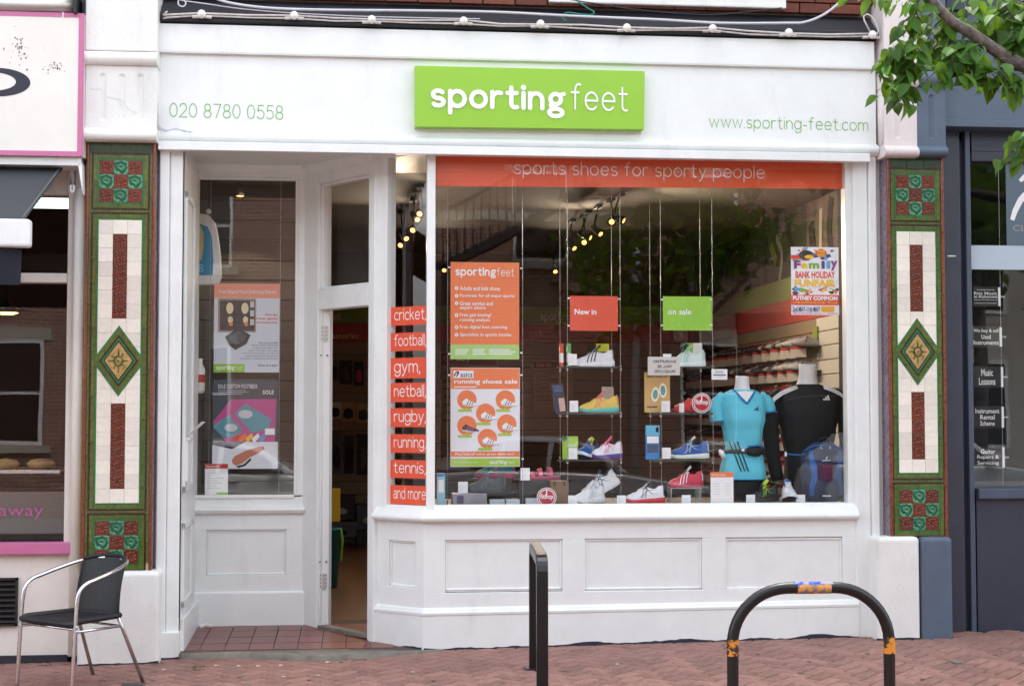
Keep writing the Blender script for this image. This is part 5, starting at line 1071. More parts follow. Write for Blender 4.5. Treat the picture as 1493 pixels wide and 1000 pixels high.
# ================================================================== shoes
def interp(tab, t):
    for (a, va), (b, vb) in zip(tab[:-1], tab[1:]):
        if t <= b:
            k = (t-a)/(b-a); k = k*k*(3-2*k); return va+(vb-va)*k
    return tab[-1][1]
W_T = [(0, .012), (.03, .024), (.12, .034), (.4, .034), (.68, .047), (.85, .043), (.95, .028), (1, .006)]
H_T = [(0, .080), (.05, .104), (.12, .106), (.26, .086), (.37, .090), (.45, .102), (.6, .080), (.75, .060), (.9, .047), (1, .028)]
def s0f(t): return .010*max(0, (t-.72)/.28)**2+.004*max(0, (.1-t)/.1)
def s1f(t): return .034-.014*min(1, t/.8)+.012*max(0, (t-.8)/.2)**2
class Shoe:
    def __init__(s, L, low=False):
        s.L = L; s.nt, s.na = (12, 8) if low else (30, 18)
    def U(s, t, a, off=0):
        w = interp(W_T, t)+off; h = interp(H_T, t)+off; z1 = s1f(t)-.004; sn = max(0, math.sin(a)); cs = math.cos(a)
        y = math.copysign(abs(cs)**.62, cs)*w*(1-.42*sn**1.6); return Vector((t*s.L, y, z1+(h-z1)*sn**.8))
    def upper(s, mb, m, off=0, open_=True):
        mb.grid(lambda i, j: s.U(i, math.pi*j, off), s.nt, s.na, m, (lambda i, j: .07 < i < .44 and .34 < j < .66) if open_ else None)
    def sole(s, mb, m0, m1):
        n = s.nt; ring = []
        for k in range(4):
            off, f = ((-.004, 0), (.003, .12), (.005, .55), (.001, 1))[k]; row = []
            for i in range(n+1): t = i/n; w = interp(W_T, t)+.003+off; row.append((t*s.L*1.01-.002, w, s0f(t)+(s1f(t)-s0f(t))*f))
            for i in range(n, -1, -1): t = i/n; w = interp(W_T, t)+.003+off; row.append((t*s.L*1.01-.002, -w, s0f(t)+(s1f(t)-s0f(t))*f))
            ring.append(row)
        N = len(ring[0]); mb.add([p for r_ in ring[:2] for p in r_], [(i, (i+1) % N, N+(i+1) % N, N+i) for i in range(N)]+[tuple(range(N-1, -1, -1))], m0)
        mb.add([p for r_ in ring[1:] for p in r_], [(k*N+i, k*N+(i+1) % N, k*N+N+(i+1) % N, k*N+N+i) for k in range(2) for i in range(N)]+[tuple(range(2*N, 3*N))], m1)
    def stripe(s, mb, pts, w, side, off=.0018, m=0):
        q = smooth_pts(pts, 4); vs_ = []
        for i, (t, a) in enumerate(q):
            for k in (-1, 1):
                aa = math.pi*a if side > 0 else math.pi*(1-a); vs_.append(s.U(min(1, max(0, t+k*w*.5)), aa, off))
        mb.add(vs_, [(2*i, 2*i+1, 2*i+3, 2*i+2) for i in range(len(q)-1)], m)
_cm = {}
def cm(c, rough=.55, var=.12, vs_=30):
    k = 'shoe_'+('%02x%02x%02x' % tuple(c))
    return mat(k, c, rough, var=var, vscale=vs_, bump=.25, bscale=300)
def shoe(label, u, v, Y, head, cols, L=.285, style='curve', pitch=0, roll=0, zb=None, grp=None, sc=1):
    """u,v: photo point of the sole's middle at depth Y; head: compass of the toe, 180 = toe left"""
    up, acc, sol, out, lace, lin_ = [cm(c) for c in cols]
    p = P(u, v, Y); 
    if zb is not None: p.z = zb
    r = thing('sports_shoe', p, label, 'shoe', grp); s = Shoe(L)
    Mx = Matrix.Translation(p) @ Matrix.Rotation(R(head), 4, 'Z') @ Matrix.Rotation(R(-pitch), 4, 'Y') @ Matrix.Rotation(R(roll), 4, 'X') @ Matrix.Diagonal((.94*sc, 1.08*sc, 1.27*sc, 1)) @ Matrix.Translation((-L/2, 0, 0))
    a = MB(Mx); s.upper(a, 0); a.build('upper', up, r, smooth=True)
    a = MB(Mx); s.upper(a, 0, -.004); a.build('lining', lin_, r, smooth=True)
    a = MB(Mx); s.sole(a, 0, 1); a.build('sole', [out, sol], r, smooth=False)
    a = MB(Mx); a.grid(lambda i, j: Vector((s.L*(.50-.16*i), (j-.5)*.044, .096+.034*i-.012*abs(j-.5)*2+.004*math.sin(i*3))), 6, 6); o = a.build('tongue', acc, r, smooth=True); o.modifiers.new('s', 'SOLIDIFY').thickness = .004
    a = MB(Mx)
    for k in range(5):
        t = .455+.052*k; a.tube([s.U(t+(.018 if j % 2 else 0)*0, math.pi*(.34+.32*j/6), .004) for j in range(7)], .0024, 5)
    a.tube([s.U(.44, math.pi*.47, .006), s.U(.46, math.pi*.36, .010), s.U(.50, math.pi*.33, .006)], .0022, 5); a.tube([s.U(.44, math.pi*.53, .006), s.U(.46, math.pi*.64, .010), s.U(.50, math.pi*.67, .006)], .0022, 5)
    a.build('laces', lace, r, smooth=True)['kind'] = 'stuff'
    for side in (1, -1):
        if style == 'three':
            for k in range(3): b = MB(Mx); s.stripe(b, [(.40+.085*k, .40), (.45+.09*k, .25), (.50+.09*k, .03)], .030, side); b.build('stripe', acc, r, smooth=True)
        elif style == 'curve':
            b = MB(Mx); s.stripe(b, [(.20, .10), (.36, .14), (.52, .30), (.56, .38)], .026, side, .0018); s.stripe(b, [(.22, .30), (.38, .22), (.55, .10), (.66, .05)], .022, side, .0024); b.build('side_logo', acc, r, smooth=True)
            b = MB(Mx); s.stripe(b, [(.42, .40), (.46, .22), (.50, .04)], .018, side, .003); s.stripe(b, [(.50, .38), (.55, .2), (.60, .04)], .016, side, .003); b.build('side_logo', acc, r, smooth=True)
        b = MB(Mx); s.stripe(b, [(.015, .05), (.02, .3), (.03, .46)], .05, side, .0016); b.build('heel_patch', acc, r, smooth=True)
    b = MB(Mx); b.grid(lambda i, j: s.U(.80+.18*i, math.pi*(.06+.88*j), .0014), 5, 10); b.build('toe_cap', acc if style == 'toe' else up, r, smooth=True)
    return r
def low_shoe_mesh(cols, name):
    s = Shoe(.28, True); a = MB(Matrix.Translation((-.14, 0, 0))); s.upper(a, 0); s.sole(a, 2, 2); 
    for side in (1, -1): s.stripe(a, [(.25, .15), (.4, .25), (.56, .38)], .03, side, .002, 1); s.stripe(a, [(.45, .4), (.52, .2), (.58, .04)], .03, side, .002, 1)
    return a.mesh(name, [cm(c) for c in cols], True)
LOWS = [low_shoe_mesh(c, 'rack_shoe') for c in (((30, 30, 34), (206, 50, 44), (44, 42, 42)), ((132, 32, 34), (220, 206, 196), (40, 36, 36)), ((196, 196, 200), (50, 56, 90), (150, 150, 150)), ((40, 46, 56), (230, 150, 30), (64, 62, 60)), ((70, 34, 60), (220, 60, 60), (90, 84, 84)), ((36, 66, 40), (196, 206, 50), (50, 50, 48)))]
rk = random.Random(12); TAGW = mat('rack_tag_white', (206, 198, 190), .6); TAGR = mat('rack_tag_red', (196, 62, 44), .6); ACR = mat('smoked_acrylic', (60, 52, 48), .25)
tagm = MB().box(-.003, .003, -.055, .055, -.035, .035).mesh('tag_body', TAGW); tagt = MB().box(-.004, .003, -.055, .055, .018, .0355).mesh('tag_top', TAGR)
ROWN = ('top', 'second from top', 'third from top', 'fourth from top', 'third from bottom', 'second from bottom', 'lowest')
for row in range(7):
    z = EYE+.60-.215*row; r = thing('shoe_rack', (XW-.1, 4.5, z), ROWN[row]+' long shoe shelf on the slatted side wall', 'shelf', None)
    MB().box(XW-.16, XW-.018, 2.95, 7.9, z-.012, z-.004).build('shelf', ACR, r, bev=.002)
    n = 15
    for k in range(n):
        y = 3.1+k*.335+rk.uniform(-.03, .03)+(row % 2)*.1
        if y > 7.7: continue
        tgo = obj('price_tag', tagm, r); tgo.matrix_parent_inverse = Matrix(); tgo.location = Vector((XW-.19, y, z-.05))-r.location; tgo.rotation_euler = (0, 0, R(52)); tgo.scale = (1.4, 1.4, 1.4); t2 = obj('tag_header', tagt, tgo); t2.matrix_parent_inverse = Matrix()
        for q in range(2):
            yy = y+q*.165-.05; idx = rk.randrange(6) if not (k < 2 and row < 2) else 2
            o = obj('rack_shoe', LOWS[idx]); o.location = (XW-.14+rk.uniform(-.01, .01), yy, z-.004); o.rotation_euler = (0, R(-4), R(180+rk.uniform(-16, 16)))
            tag(o, ('black and red sports shoe', 'maroon and white sports shoe', 'white and grey sports shoe', 'dark grey and amber sports shoe', 'plum and red sports shoe', 'dark green and yellow sports shoe')[idx]+' on the '+ROWN[row]+' side wall shelf', 'shoe', 'shoes on the '+ROWN[row]+' side wall shelf, '+('black', 'maroon', 'white', 'grey', 'plum', 'green')[idx])
# small boards hung high on the pale slats near the window
for (y, z, h, w_, m_, lb) in ((1.25, EYE+.76, .22, .10, GREEN, 'small green hanging board on the pale slats'), (.82, EYE+.60, .34, .12, mat('dark_purple_print', (62, 44, 56), .5), 'tall dark purple hanging sock card on the pale slats'), (2.0, EYE+.78, .16, .12, TAGR, 'small red hanging board on the pale slats'), (3.1, EYE+.66, .24, .14, DGRN, 'olive hanging board where the slats turn beige'), (1.15, EYE+.32, .26, .15, TAGW, 'white and red ticket hung on the pale slats')):
    tag(MB().box(XW-.034, XW-.02, y-w_/2, y+w_/2, z-h/2, z+h/2).build('hanging_board', m_), lb, 'board')
# ================================================================== window display
ZD = z_wb-.004                                       # display bed level
bed = MB(); bed.add([(x, y, z) for z in (ZD-.05, ZD) for x, y in ((SPB[0]+.12, .42), (xc+.12, .085), (xw1, .085), (xw1, .95), (SPB[0]+.12, .95))], [(0, 1, 2, 3, 4), (9, 8, 7, 6, 5)]+[(i, (i+1) % 5, 5+(i+1) % 5, 5+i) for i in range(5)])
bed.build('display_bed', mat('display_bed_paint', (120, 112, 104), .6, var=.1), shop)
MB().box(SPB[0]+.13, xw1, .93, .95, Z_FL, ZD-.05).build('bed_panel', mat('display_bed_dark', (70, 62, 58), .6), shop)
YF_, YR = .28, .66
# orange band across the top of the bay window, behind the glass
o_ = MB(); gy = YG+.0085; a, b, c, d_ = P(634, 226, gy), P(1231, 238, gy), P(1231, 275.5, gy), P(634, 271.5, gy)
band = thing('window_band', (a.x, gy, d_.z), 'orange vinyl band lettered sports shoes for sporty people across the window top', 'vinyl band')
MB().prism([(d_.x, d_.z), (c.x, c.z), (c.x, z_ft), (d_.x, z_ft)], gy+.003, gy+.0038).build('film', mat('orange_window_film', (224, 84, 42), .45, var=.06, vscale=2), band)
t1 = MB(); yy = gy-.0009; lay_text(t1, stroke_text('sports shoes for sporty people', .12), P(750, 262, yy).x, P(750, 260, yy).z, P(1115, 262, yy).x, P(750, 234, yy).z, yy, shear=-.004)
obj('lettering', t1.mesh('lettering', mat('pale_pink_vinyl', (236, 222, 216), .5)), band)
# words on the splayed window: one vinyl strip each
PSg = Pl(SPB, (xc, 0)); offg = .05-.0015
x0g, x1g = PSg.px(568, 500, offg)[0], PSg.px(622, 500, offg)[0]
ORV = mat('orange_vinyl', (226, 84, 50), .45, var=.04, vscale=3)
words = [('cricket,', 447, 474), ('football,', 485, 511.5), ('gym,', 521.5, 551.5), ('netball,', 558, 586), ('rugby,', 595, 622.5), ('running,', 633, 660), ('tennis,', 670.5, 697), ('and more', 707.5, 735)]
for w_, v0, v1 in words:
    zt_, zb_ = PSg.px(595, v0, offg)[1], PSg.px(595, v1, offg)[1]; r = thing('word_strip', PSg.M @ Vector(((x0g+x1g)/2, offg, zb_)), 'orange vinyl strip on the splayed window reading '+w_.strip(','), 'vinyl strip', 'orange word strips on the splayed window')
    MB(PSg.M).box(x0g, x1g+.02, offg, offg+.0008, zb_, zt_).build('film', ORV, r)
    h = zt_-zb_; asc = 1.45 if any(ch in 'bdfhklt' for ch in w_) else 1.08; dsc = .47 if any(ch in 'gpy' for ch in w_) else (.26 if ',' in w_ else 0); u_ = h*.40; zbase = zb_+h*.30
    pc = stroke_text(w_, .13, .17); xs = [p[0] for q in pc for p in q[0]]; wd_ = (max(xs)-min(xs)); ux0 = x0g+(x1g-x0g)*.13; tw_ = min((x1g-x0g)*.86, wd_*u_*.96)
    ys_ = [p[1] for q in pc for p in q[0]]
    t1 = MB(PSg.M); lay_text(t1, pc, ux0, zbase+min(ys_)*u_, ux0+tw_, zbase+max(ys_)*u_, offg-.0008); t1.build('lettering', CLEANW, r)
# ---- posters hung on wires
def wires(us, name, label, Y=YF_, v1=733, top=z_ft+.1):
    r = thing(name, P(us[0], v1, Y), label, 'wire')
    for u in us: x = P(u, 500, Y).x; MB().tube([(x, Y, ZD), (x, Y, top)], .0016, 5).build('wire', STEEL, r); MB().lathe([(.006, 0), (.006, .03)], (x, Y, ZD), 8).build('floor_clamp', STEEL, r)
    return r
def clamps(r, pts, Y=YF_):
    for u, v in pts: p = P(u, v, Y); MB().tube([p+Vector((-.008, 0, 0)), p+Vector((.008, 0, 0))], .006, 7).build('clamp', CLEANW, r)
wr = wires((652.5, 762), 'poster_wires', 'pair of steel wires carrying the two orange headed posters'); clamps(wr, [(655, 390), (760, 391.5), (655, 516), (760, 514.5), (655, 547), (760, 547), (762, 669)])
wr = wires((827.5, 904.5), 'sign_wires', 'pair of steel wires carrying the New in card and glass shelves'); clamps(wr, [(829, 435), (903, 436), (829, 475), (903, 475)])
wr = wires((963.5, 1039), 'sale_wires', 'pair of steel wires carrying the on sale card and glass shelves'); clamps(wr, [(965, 437), (1037, 437), (965, 474.5), (1037, 474.5)])
PO = mat('soft_orange_print', (232, 124, 74), .5); PG = mat('soft_green_print', (166, 208, 124), .5); NAVYP = mat('navy_print', (34, 40, 92), .5); LG = mat('pale_grey_print', (196, 198, 206), .5); LGREEN = mat('light_green_print', (162, 200, 72), .5)
c = Card(front(0), (657, 382, 757, 524), YF_, 'orange poster with a bulleted list of services and a green foot', 'poster', 'service_poster', sheet=PO)
c.rect(0, .848, 1, 1, PG); logo(c, .07, .055, .925, .165)
for i, (s_, y_, x1_) in enumerate((('Adults and kids shoes', .27, .72), ('Footwear for all major sports', .349, .93), ('Great service and', .425, .615), ('expert advice', .473, .51), ('Free gait testing/', .548, .595), ('running analysis', .598, .575), ('Free digital foot scanning', .672, .825), ('Specialists in sports insoles', .75, .885))):
    c.text(s_, .135, y_-.022, x1_, y_+.022, off=.012)
    if i not in (3, 5): c.disc(.088, y_, .026, CLEANW, 2); c.disc(.088, y_, .011, PO, 3)
for i, (x_, w_) in enumerate(((.07, .2), (.32, .2), (.56, .38))):
    for k in range(3): c.rect(x_, .895+.022*k, x_+w_*(1-.1*((k+i) % 3)), .905+.022*k, CLEANW, 2)
c.done()
c = Card(front(0), (657, 536, 758, 680), YF_, 'white running shoes sale poster with six shoes on orange discs', 'poster', 'sale_poster', sheet=mat('poster_white', (228, 230, 236), .5))
c.rect(.005, .005, .995, .215, PO); c.rect(.04, .03, .33, .105, CLEANW, 2); c.text('asics', .14, .045, .315, .095, NAVYP, 4, off=.01); c.text('running shoes sale', .05, .115, .965, .175, CLEANW, off=.025); c.rect(.05, .19, .37, .2, CLEANW, 2)
sw_ = [(.07+.03*math.cos(t)*(1-t/14), .07-.022*math.sin(t)*(1-t/14)*1.0) for t in [k*.55 for k in range(14)]]
c.poly([(.045, .075), (.075, .04), (.115, .035), (.125, .055), (.10, .082), (.075, .1), (.085, .075), (.1, .055), (.085, .05), (.065, .075), (.055, .098)], NAVYP, 4)
def mini_shoe(c, a, b, k=.10, m1=CLEANW, m2=NAVYP):
    c.poly([(a-k, b+.02), (a-k*1.0, b-.005), (a-k*.55, b-.035), (a-k*.35, b-.028), (a-k*.1, b-.012), (a+k*.55, b+.008), (a+k*1.05, b+.022), (a+k*1.1, b+.036), (a+k*.2, b+.036)][::-1], m1, 3)
    for q in range(3): c.poly([(a-k*.5+q*.035, b+.028), (a-k*.25+q*.035, b-.014+q*.008), (a-k*.18+q*.035, b-.012+q*.008), (a-k*.38+q*.035, b+.03)], m2, 4)
    c.poly([(a-k, b+.02), (a+k*.2, b+.036), (a+k*1.1, b+.036), (a+k*1.05, b+.046), (a-k*.2, b+.048), (a-k*1.02, b+.032)][::-1], LG, 5)
for i, (a_, b_2) in enumerate(((.235, .325), (.79, .325), (.505, .46), (.235, .585), (.81, .57), (.53, .715))):
    c.disc(a_, b_2, .14, PO, 2, 28); mini_shoe(c, a_+.05, b_2+.02, .115, (mat('ink_dark', (60, 52, 72), .5) if i == 3 else CLEANW), (mat('ink_pink', (206, 90, 150), .5) if i == 3 else NAVYP)); c.rect(a_-.13, b_2+.095, a_+.07, b_2+.12, LGREEN, 3); c.poly([(a_-.03, b_2+.096), (a_, b_2+.07), (a_+.02, b_2+.096)][::-1], LGREEN, 3)
c.rect(.005, .845, .995, .9, PO); c.text('Plus lots of other great deals too!', .07, .858, .92, .89, CLEANW, off=.012); c.rect(.005, .915, .995, .995, LGREEN); logo(c, .56, .935, .92, .982); c.text('www.sporting-feet.com', .05, .947, .4, .965, CLEANW); c.done()
c = Card(front(0), (831, 431.5, 901, 482.5), YF_, 'red card reading New in hung on steel wires', 'sign', 'new_in_card', sheet=mat('red_orange_print', (222, 84, 62), .45, var=.05, vscale=5)); c.text('New in', .095, .37, .55, .535, CLEANW, off=.02); c.done()
c = Card(front(0), (966.5, 432, 1038, 482), YF_, 'lime green card reading on sale hung on steel wires', 'sign', 'on_sale_card', sheet=mat('lime_print', (148, 202, 66), .45, var=.05, vscale=5)); c.text('on sale', .1, .37, .58, .535, CLEANW, off=.02); c.done()
# fun fair poster, taped inside the glass
c = Card(front(0), (1153, 360, 1223.5, 459.5), YG+.009, 'colourful Family Bank Holiday Funfair poster taped inside the window', 'poster', 'funfair_poster', sheet=mat('poster_paper', (232, 232, 236), .5), th=.0008)
rp = random.Random(4); pal = [mat('ink_%d' % i, q, .5) for i, q in enumerate(((40, 60, 130), (220, 60, 50), (240, 190, 50), (30, 30, 40), (90, 160, 210), (230, 120, 40), (120, 170, 60), (240, 240, 240), (130, 50, 130)))]
for i in range(60):
    x_, y_ = rp.uniform(.03, .97), rp.choice((rp.uniform(.01, .19), rp.uniform(.60, .70))); s_ = rp.uniform(.02, .07); an = rp.uniform(0, 3)
    q = [(min(.995, max(.005, x_+s_*math.cos(an+t*1.57)*(1+.5*(t % 2)))), min(.705, max(.005, y_+s_*.6*math.sin(an+t*1.57)))) for t in range(4)]; c.poly(q[::-1], pal[i % 9], 1+.02*i)
c.disc(.32, .12, .16, pal[3], 2.4, asp=.62); c.disc(.38, .145, .10, pal[2], 2.5, asp=.4); c.disc(.64, .09, .11, pal[1], 2.6, asp=.75); c.text('FREE', .56, .045, .72, .085, pal[2], 4, off=.03); c.text('ENTRY', .55, .095, .73, .135, pal[2], 4, off=.03)
c.rect(.0, .12, .25, .18, pal[1], 2.3); c.disc(.5, .42, .5, pal[7], 2.8, 30, .42)
for ch, m_, x_ in zip('Family', (pal[8], pal[2], pal[6], pal[0], pal[4], pal[8]), (.06, .21, .37, .63, .74, .83)): c.text(ch, x_, .2 if ch != 'm' and ch != 'a' else .235, x_+(.14 if ch not in 'mil' else (.22 if ch == 'm' else .08)), .32 if ch != 'y' else .345, m_, 6, off=.05)
c.text('BANK HOLIDAY', .09, .355, .92, .46, pal[1], 6, off=.03); c.text('FUNFAIR', .07, .475, .93, .585, pal[2], 6, off=.05)
c.poly([(.05, .56)]+[(.05+.9*k/10, .62+.02*math.sin(k/10*math.pi)) for k in range(11)]+[(.95, .56)]+[(.95-.9*k/10, .60+.02*math.sin(k/10*math.pi)) for k in range(11)], pal[1], 5) if False else None
c.rect(.0, .705, 1, .855, pal[1], 3); c.text('PUTNEY COMMON', .03, .72, .965, .785, CLEANW, 6, off=.05); c.text('LOWER RICHMOND RD, PUTNEY   SW15 1HR', .03, .8, .965, .842, pal[2], 6, off=.02); c.text('2nd MAY-11th MAY', .025, .875, .6, .955, pal[0], 6, off=.02); c.rect(.62, .87, .9, .955, pal[2], 3); c.text('WEEKDAYS FROM 4PM', .63, .88, .89, .91, pal[5], 6); c.text('WEEKENDS FROM 12PM', .63, .92, .89, .95, pal[5], 6); c.text('PARK AND RIDE ON SITE   www.funfair.co.uk   FREE PARKING', .03, .965, .97, .988, pal[1], 6); c.done()
# porch window posters (foot scanner, footbeds) and card
yp = YB+.10; FP = front(0)
c = Card(FP, (312.5, 413, 407, 543), yp, 'foot scanning poster with a pink heading in the porch window', 'poster', 'scanner_poster', sheet=mat('poster_pale_blue', (206, 214, 224), .5)); DK = mat('ink_charcoal', (44, 46, 54), .5); PKH = mat('pink_orange_print', (230, 152, 128), .5); CREAMI = mat('ink_cream', (226, 214, 170), .5)
c.rect(0, 0, 1, .165, PKH); c.text('Free Digital Foot Scanning Device', .07, .075, .95, .12, CLEANW, off=.01); c.rect(.06, .17, .64, .55, mat('ink_grey', (150, 140, 128), .5), 1); c.rect(.09, .19, .62, .53, DK, 2)
for x_ in (.24, .47): c.disc(x_, .28, .055, CREAMI, 3, asp=1.6); c.disc(x_+.01, .41, .04, CREAMI, 3, asp=1.4); c.disc(x_+.02, .46, .03, pal[5], 4)
for k in range(3): c.rect(.55, .2+k*.1, .61, .27+k*.1, LG, 3)
c.poly([(.17, .60), (.37, .50), (.56, .58), (.5, .68), (.33, .75), (.24, .70)][::-1], DK, 5); c.poly([(.23, .60), (.37, .53), (.5, .585), (.46, .65), (.33, .70), (.27, .66)][::-1], mat('ink_mid', (74, 76, 84), .5), 6)
for k, s_ in enumerate(("We do", "free gait", "analysis")): c.text(s_, .97-.04*len(s_), .335+.045*k, .97, .365+.045*k, pal[1], off=.01)
for k, s_ in enumerate(("We use the latest", "Sensor Plate technology", "to help determine your", "exact foot size, arch type", "and pressure points, to help us", "advise about the best sports", "footwear available for your feet.")): c.text(s_, .98-.0175*len(s_), .655+.03*k, .98, .675+.03*k, DK)
c.rect(.0, .905, .47, 1, GREEN, 3); logo(c, .04, .92, .44, .985, k=5); c.text('Give it a try!', .67, .905, .97, .94, DK, off=.012); c.done()
c = Card(FP, (310.5, 553, 405, 683), yp, 'custom footbeds poster with a bare foot, dark above and white below', 'poster', 'footbed_poster', sheet=mat('ink_slate', (70, 76, 84), .5)); MG = mat('ink_magenta', (186, 78, 140), .5); TQ = mat('ink_turquoise', (90, 150, 164), .5)
c.text('SOLE CUSTOM FOOTBEDS', .08, .055, .68, .10, CLEANW); c.text('SOLE', .76, .12, .93, .165, CLEANW, off=.01); c.rect(.08, .12, .5, .125, LG, 2); c.rect(.08, .14, .55, .145, LG, 2); c.rect(.08, .16, .45, .165, LG, 2)
c.poly([(.0, .48), (.28, .22), (.97, .22), (.95, .80), (.3, .80)][::-1], MG, 2); c.poly([(.0, .52), (.25, .40), (.45, .55), (.4, .66), (.15, .64)][::-1], TQ, 3); c.poly([(.33, .38), (.5, .27), (.9, .45), (.85, .56), (.6, .6)][::-1], TQ, 4)
c.disc(.28, .54, .10, LG, 5, asp=.6); c.disc(.5, .39, .11, LG, 5, asp=.6); c.rect(.8, .55, .95, .62, CLEANW, 5)
for k in range(5): c.poly([(.3+.1*k, .66), (.4+.1*k, .60), (.42+.1*k, .64), (.33+.1*k, .72)][::-1], pal[(1, 5, 2, 7, 4)[k]], 5)
c.rect(0, .70, 1, 1, mat('ink_white', (224, 226, 232), .5), 6); c.poly([(.0, .70), (.5, .7), (.3, .78), (.0, .73)][::-1], DK, 6.5)
c.poly([(.30, .90), (.34, .86), (.5, .80), (.68, .76), (.78, .75), (.80, .78), (.72, .82), (.58, .87), (.46, .94), (.36, .965), (.31, .94)][::-1], mat('ink_skin', (196, 122, 100), .5), 8); c.poly([(.36, .97), (.48, .95), (.58, .88), (.6, .90), (.5, .97), (.4, .99)][::-1], DK, 7); c.done()
c = Card(FP, (299, 676, 332, 722), yp-.02, 'white information card with a red heading in the porch window corner', 'card', 'information_card', sheet=CLEANW); c.rect(0, 0, 1, .15, RED, 1); c.text('Socks and more', .06, .04, .6, .11, CLEANW)
for k in range(7): c.rect(.08, .28+.08*k, .5+.4*((k*7) % 5)/5, .30+.08*k, LG, 1)
c.rect(.5, .9, 1, 1, GREEN, 1); c.done()
wr = wires((306, 408), 'porch_poster_wires', 'pair of thin steel wires carrying the two porch window posters', yp, 720, 3.4)
MB().box(-2.0, -.8, 1.05, 1.6, wz0-.05, wz0-.012).build('porch_window_bed', MATS['display_bed_paint'], shop)
# big rounded shoe-care board (white edged blue) hanging in the porch window
hb = thing('hanging_display', P(300, 410, YB+.25), 'white edged blue and cream rounded board hanging in the porch window', 'display'); yh = YB+.25
def pxpoly(pts, Y): return [(P(u, v, Y).x, P(u, v, Y).z) for u, v in pts]
MB().prism(pxpoly([(270, 416), (318, 415), (323, 405), (322, 375), (318, 345), (314, 325), (304, 313), (292, 311), (270, 318)], yh), yh, yh+.05).build('board', CLEANW, hb, bev=.01)
MB().prism(pxpoly([(272, 402), (310, 401), (311, 380), (309, 345), (303, 331), (290, 326), (272, 328)], yh), yh-.004, yh).build('blue_panel', mat('sky_blue_plastic', (22, 140, 188), .4), hb)
MB().prism(pxpoly([(272, 380), (294, 379), (297, 360), (297, 340), (292, 329), (272, 328)], yh), yh-.008, yh-.004).build('cream_panel', mat('cream_plastic', (216, 196, 128), .5), hb)
tt = MB(); lay_text(tt, font_text('B', .02), P(289, 396, yh).x, P(289, 397, yh).z, P(297, 396, yh).x, P(289, 385, yh).z, yh-.0045); tt.build('lettering', mat('pale_cyan', (120, 200, 226), .5), hb); MB().tube([(P(304, 311, yh).x, yh+.02, P(304, 311, yh).z-.01), (P(304, 311, yh).x, yh+.02, ZC)], .003, 5).build('cord', DARK, hb); MB().ball((P(304, 308, yh).x, yh+.02, P(304, 308, yh).z), .02, 8).build('hook_ball', CLEANW, hb)
bt = thing('hanging_bottle_pack', P(293, 578, YB+.2), 'white and red bottle pack hanging behind the porch window frame', 'pack'); pb_ = P(291, 550, YB+.2)
MB().lathe([(.03, -.12), (.04, -.1), (.04, .06), (.02, .1), (.02, .14)], pb_, 12).build('bottle', CLEANW, bt, smooth=True); MB().lathe([(.041, -.04), (.041, .02)], pb_, 12).build('label', RED, bt); MB().tube([pb_+Vector((0, 0, .13)), (pb_.x, 2.0, pb_.z+.16)], .003, 5).build('hook', STEEL, bt)
# ---- glass shelves
AGL = mat('shelf_edge_green', (60, 74, 72), .1, coat=.5)
def shelf(u0, u1, v, label):
    a, b = P(u0, v, YF_-.02), P(u1, v, YF_-.02); r = thing('glass_shelf', ((a.x+b.x)/2, YF_, a.z), label, 'shelf', None)
    mb = MB(); mb.box(a.x, b.x, YF_-.02, YR+.02, a.z-.012, a.z); obj('glass', mb.mesh('glass', GLASS), r); MB().box(a.x, b.x, YF_-.022, YF_-.0202, a.z-.012, a.z).build('front_edge', AGL, r)
    for y, du in ((YF_, 0), (YR, 0)):
        for u in (u0+15, u1-1): x = P(u, v, YF_).x; MB().lathe([(.008, -.03), (.009, .006)], (x, y, a.z), 8).build('clamp', STEEL, r)
    return a.z
for u0, u1, nm in ((812, 906, 'New in'), (948, 1040, 'on sale')):
    zs = [shelf(u0, u1, v, k+' glass shelf under the '+nm+' card') for v, k in ((534, 'top'), (602, 'middle'), (670, 'lowest'))]
    if nm == 'New in': ZS = zs
    else: ZT = zs
    for u in ((u0+15, u1-1)): x = P(u, 500, YF_).x; tag(MB().tube([(x, YR, ZD), (x, YR, z_ft+.1)], .0016, 5).build('rear_wire', STEEL), 'rear steel wire of the glass shelves under the '+nm+' card', 'wire', 'rear shelf wires, '+nm)
def pcard(u0, v0, u1, v1, label, Y=YF_-.0, grp='white price cards in the shoe window'):
    c = Card(front(0), (u0, v0, u1, v1), Y, label, 'price card', 'price_card', group=grp, th=.002)
    for k in range(4): c.rect(.12, .3+.14*k, .4+.4*((k*3) % 4)/4, .33+.14*k, LG, 1)
    MB().box(c.x0, c.x1, Y+.002, Y+.03, c.z0, c.z0+.003).build('foot', CLEANW, c.root); c.done()
for i, (u0, v0, u1, v1, lb) in enumerate(((828.5, 516, 841, 532.5, 'beside the black and white shoe'), (966.5, 516, 979, 533, 'beside the pale mint shoe'), (830.5, 584, 843, 600.5, 'beside the multicoloured shoe'), (964.5, 584.5, 977, 600.5, 'before the red slipper'), (829, 653, 841.5, 669, 'before the green gift card'), (965.5, 652.5, 978, 668.5, 'beside the blue and lime shoe'), (828.5, 722, 842, 736, 'beside the white tennis pair'), (899.5, 722, 912.5, 736, 'at the toe of the white and red shoe'), (994, 721.5, 1007, 735.5, 'under the football boot'), (1088, 721, 1101, 735, 'before the black and lime shoe'), (1161, 721, 1174, 735, 'between the blue shoe and the backpack'), (668, 702, 682, 719, 'on the grey box by the walking shoe'), (759, 682, 772.5, 700, 'on the clear stand right of the sale poster'))):
    pcard(u0, v0, u1, v1, 'small white price card '+lb, YF_ if v1 < 705 or i in (11,) else .16)
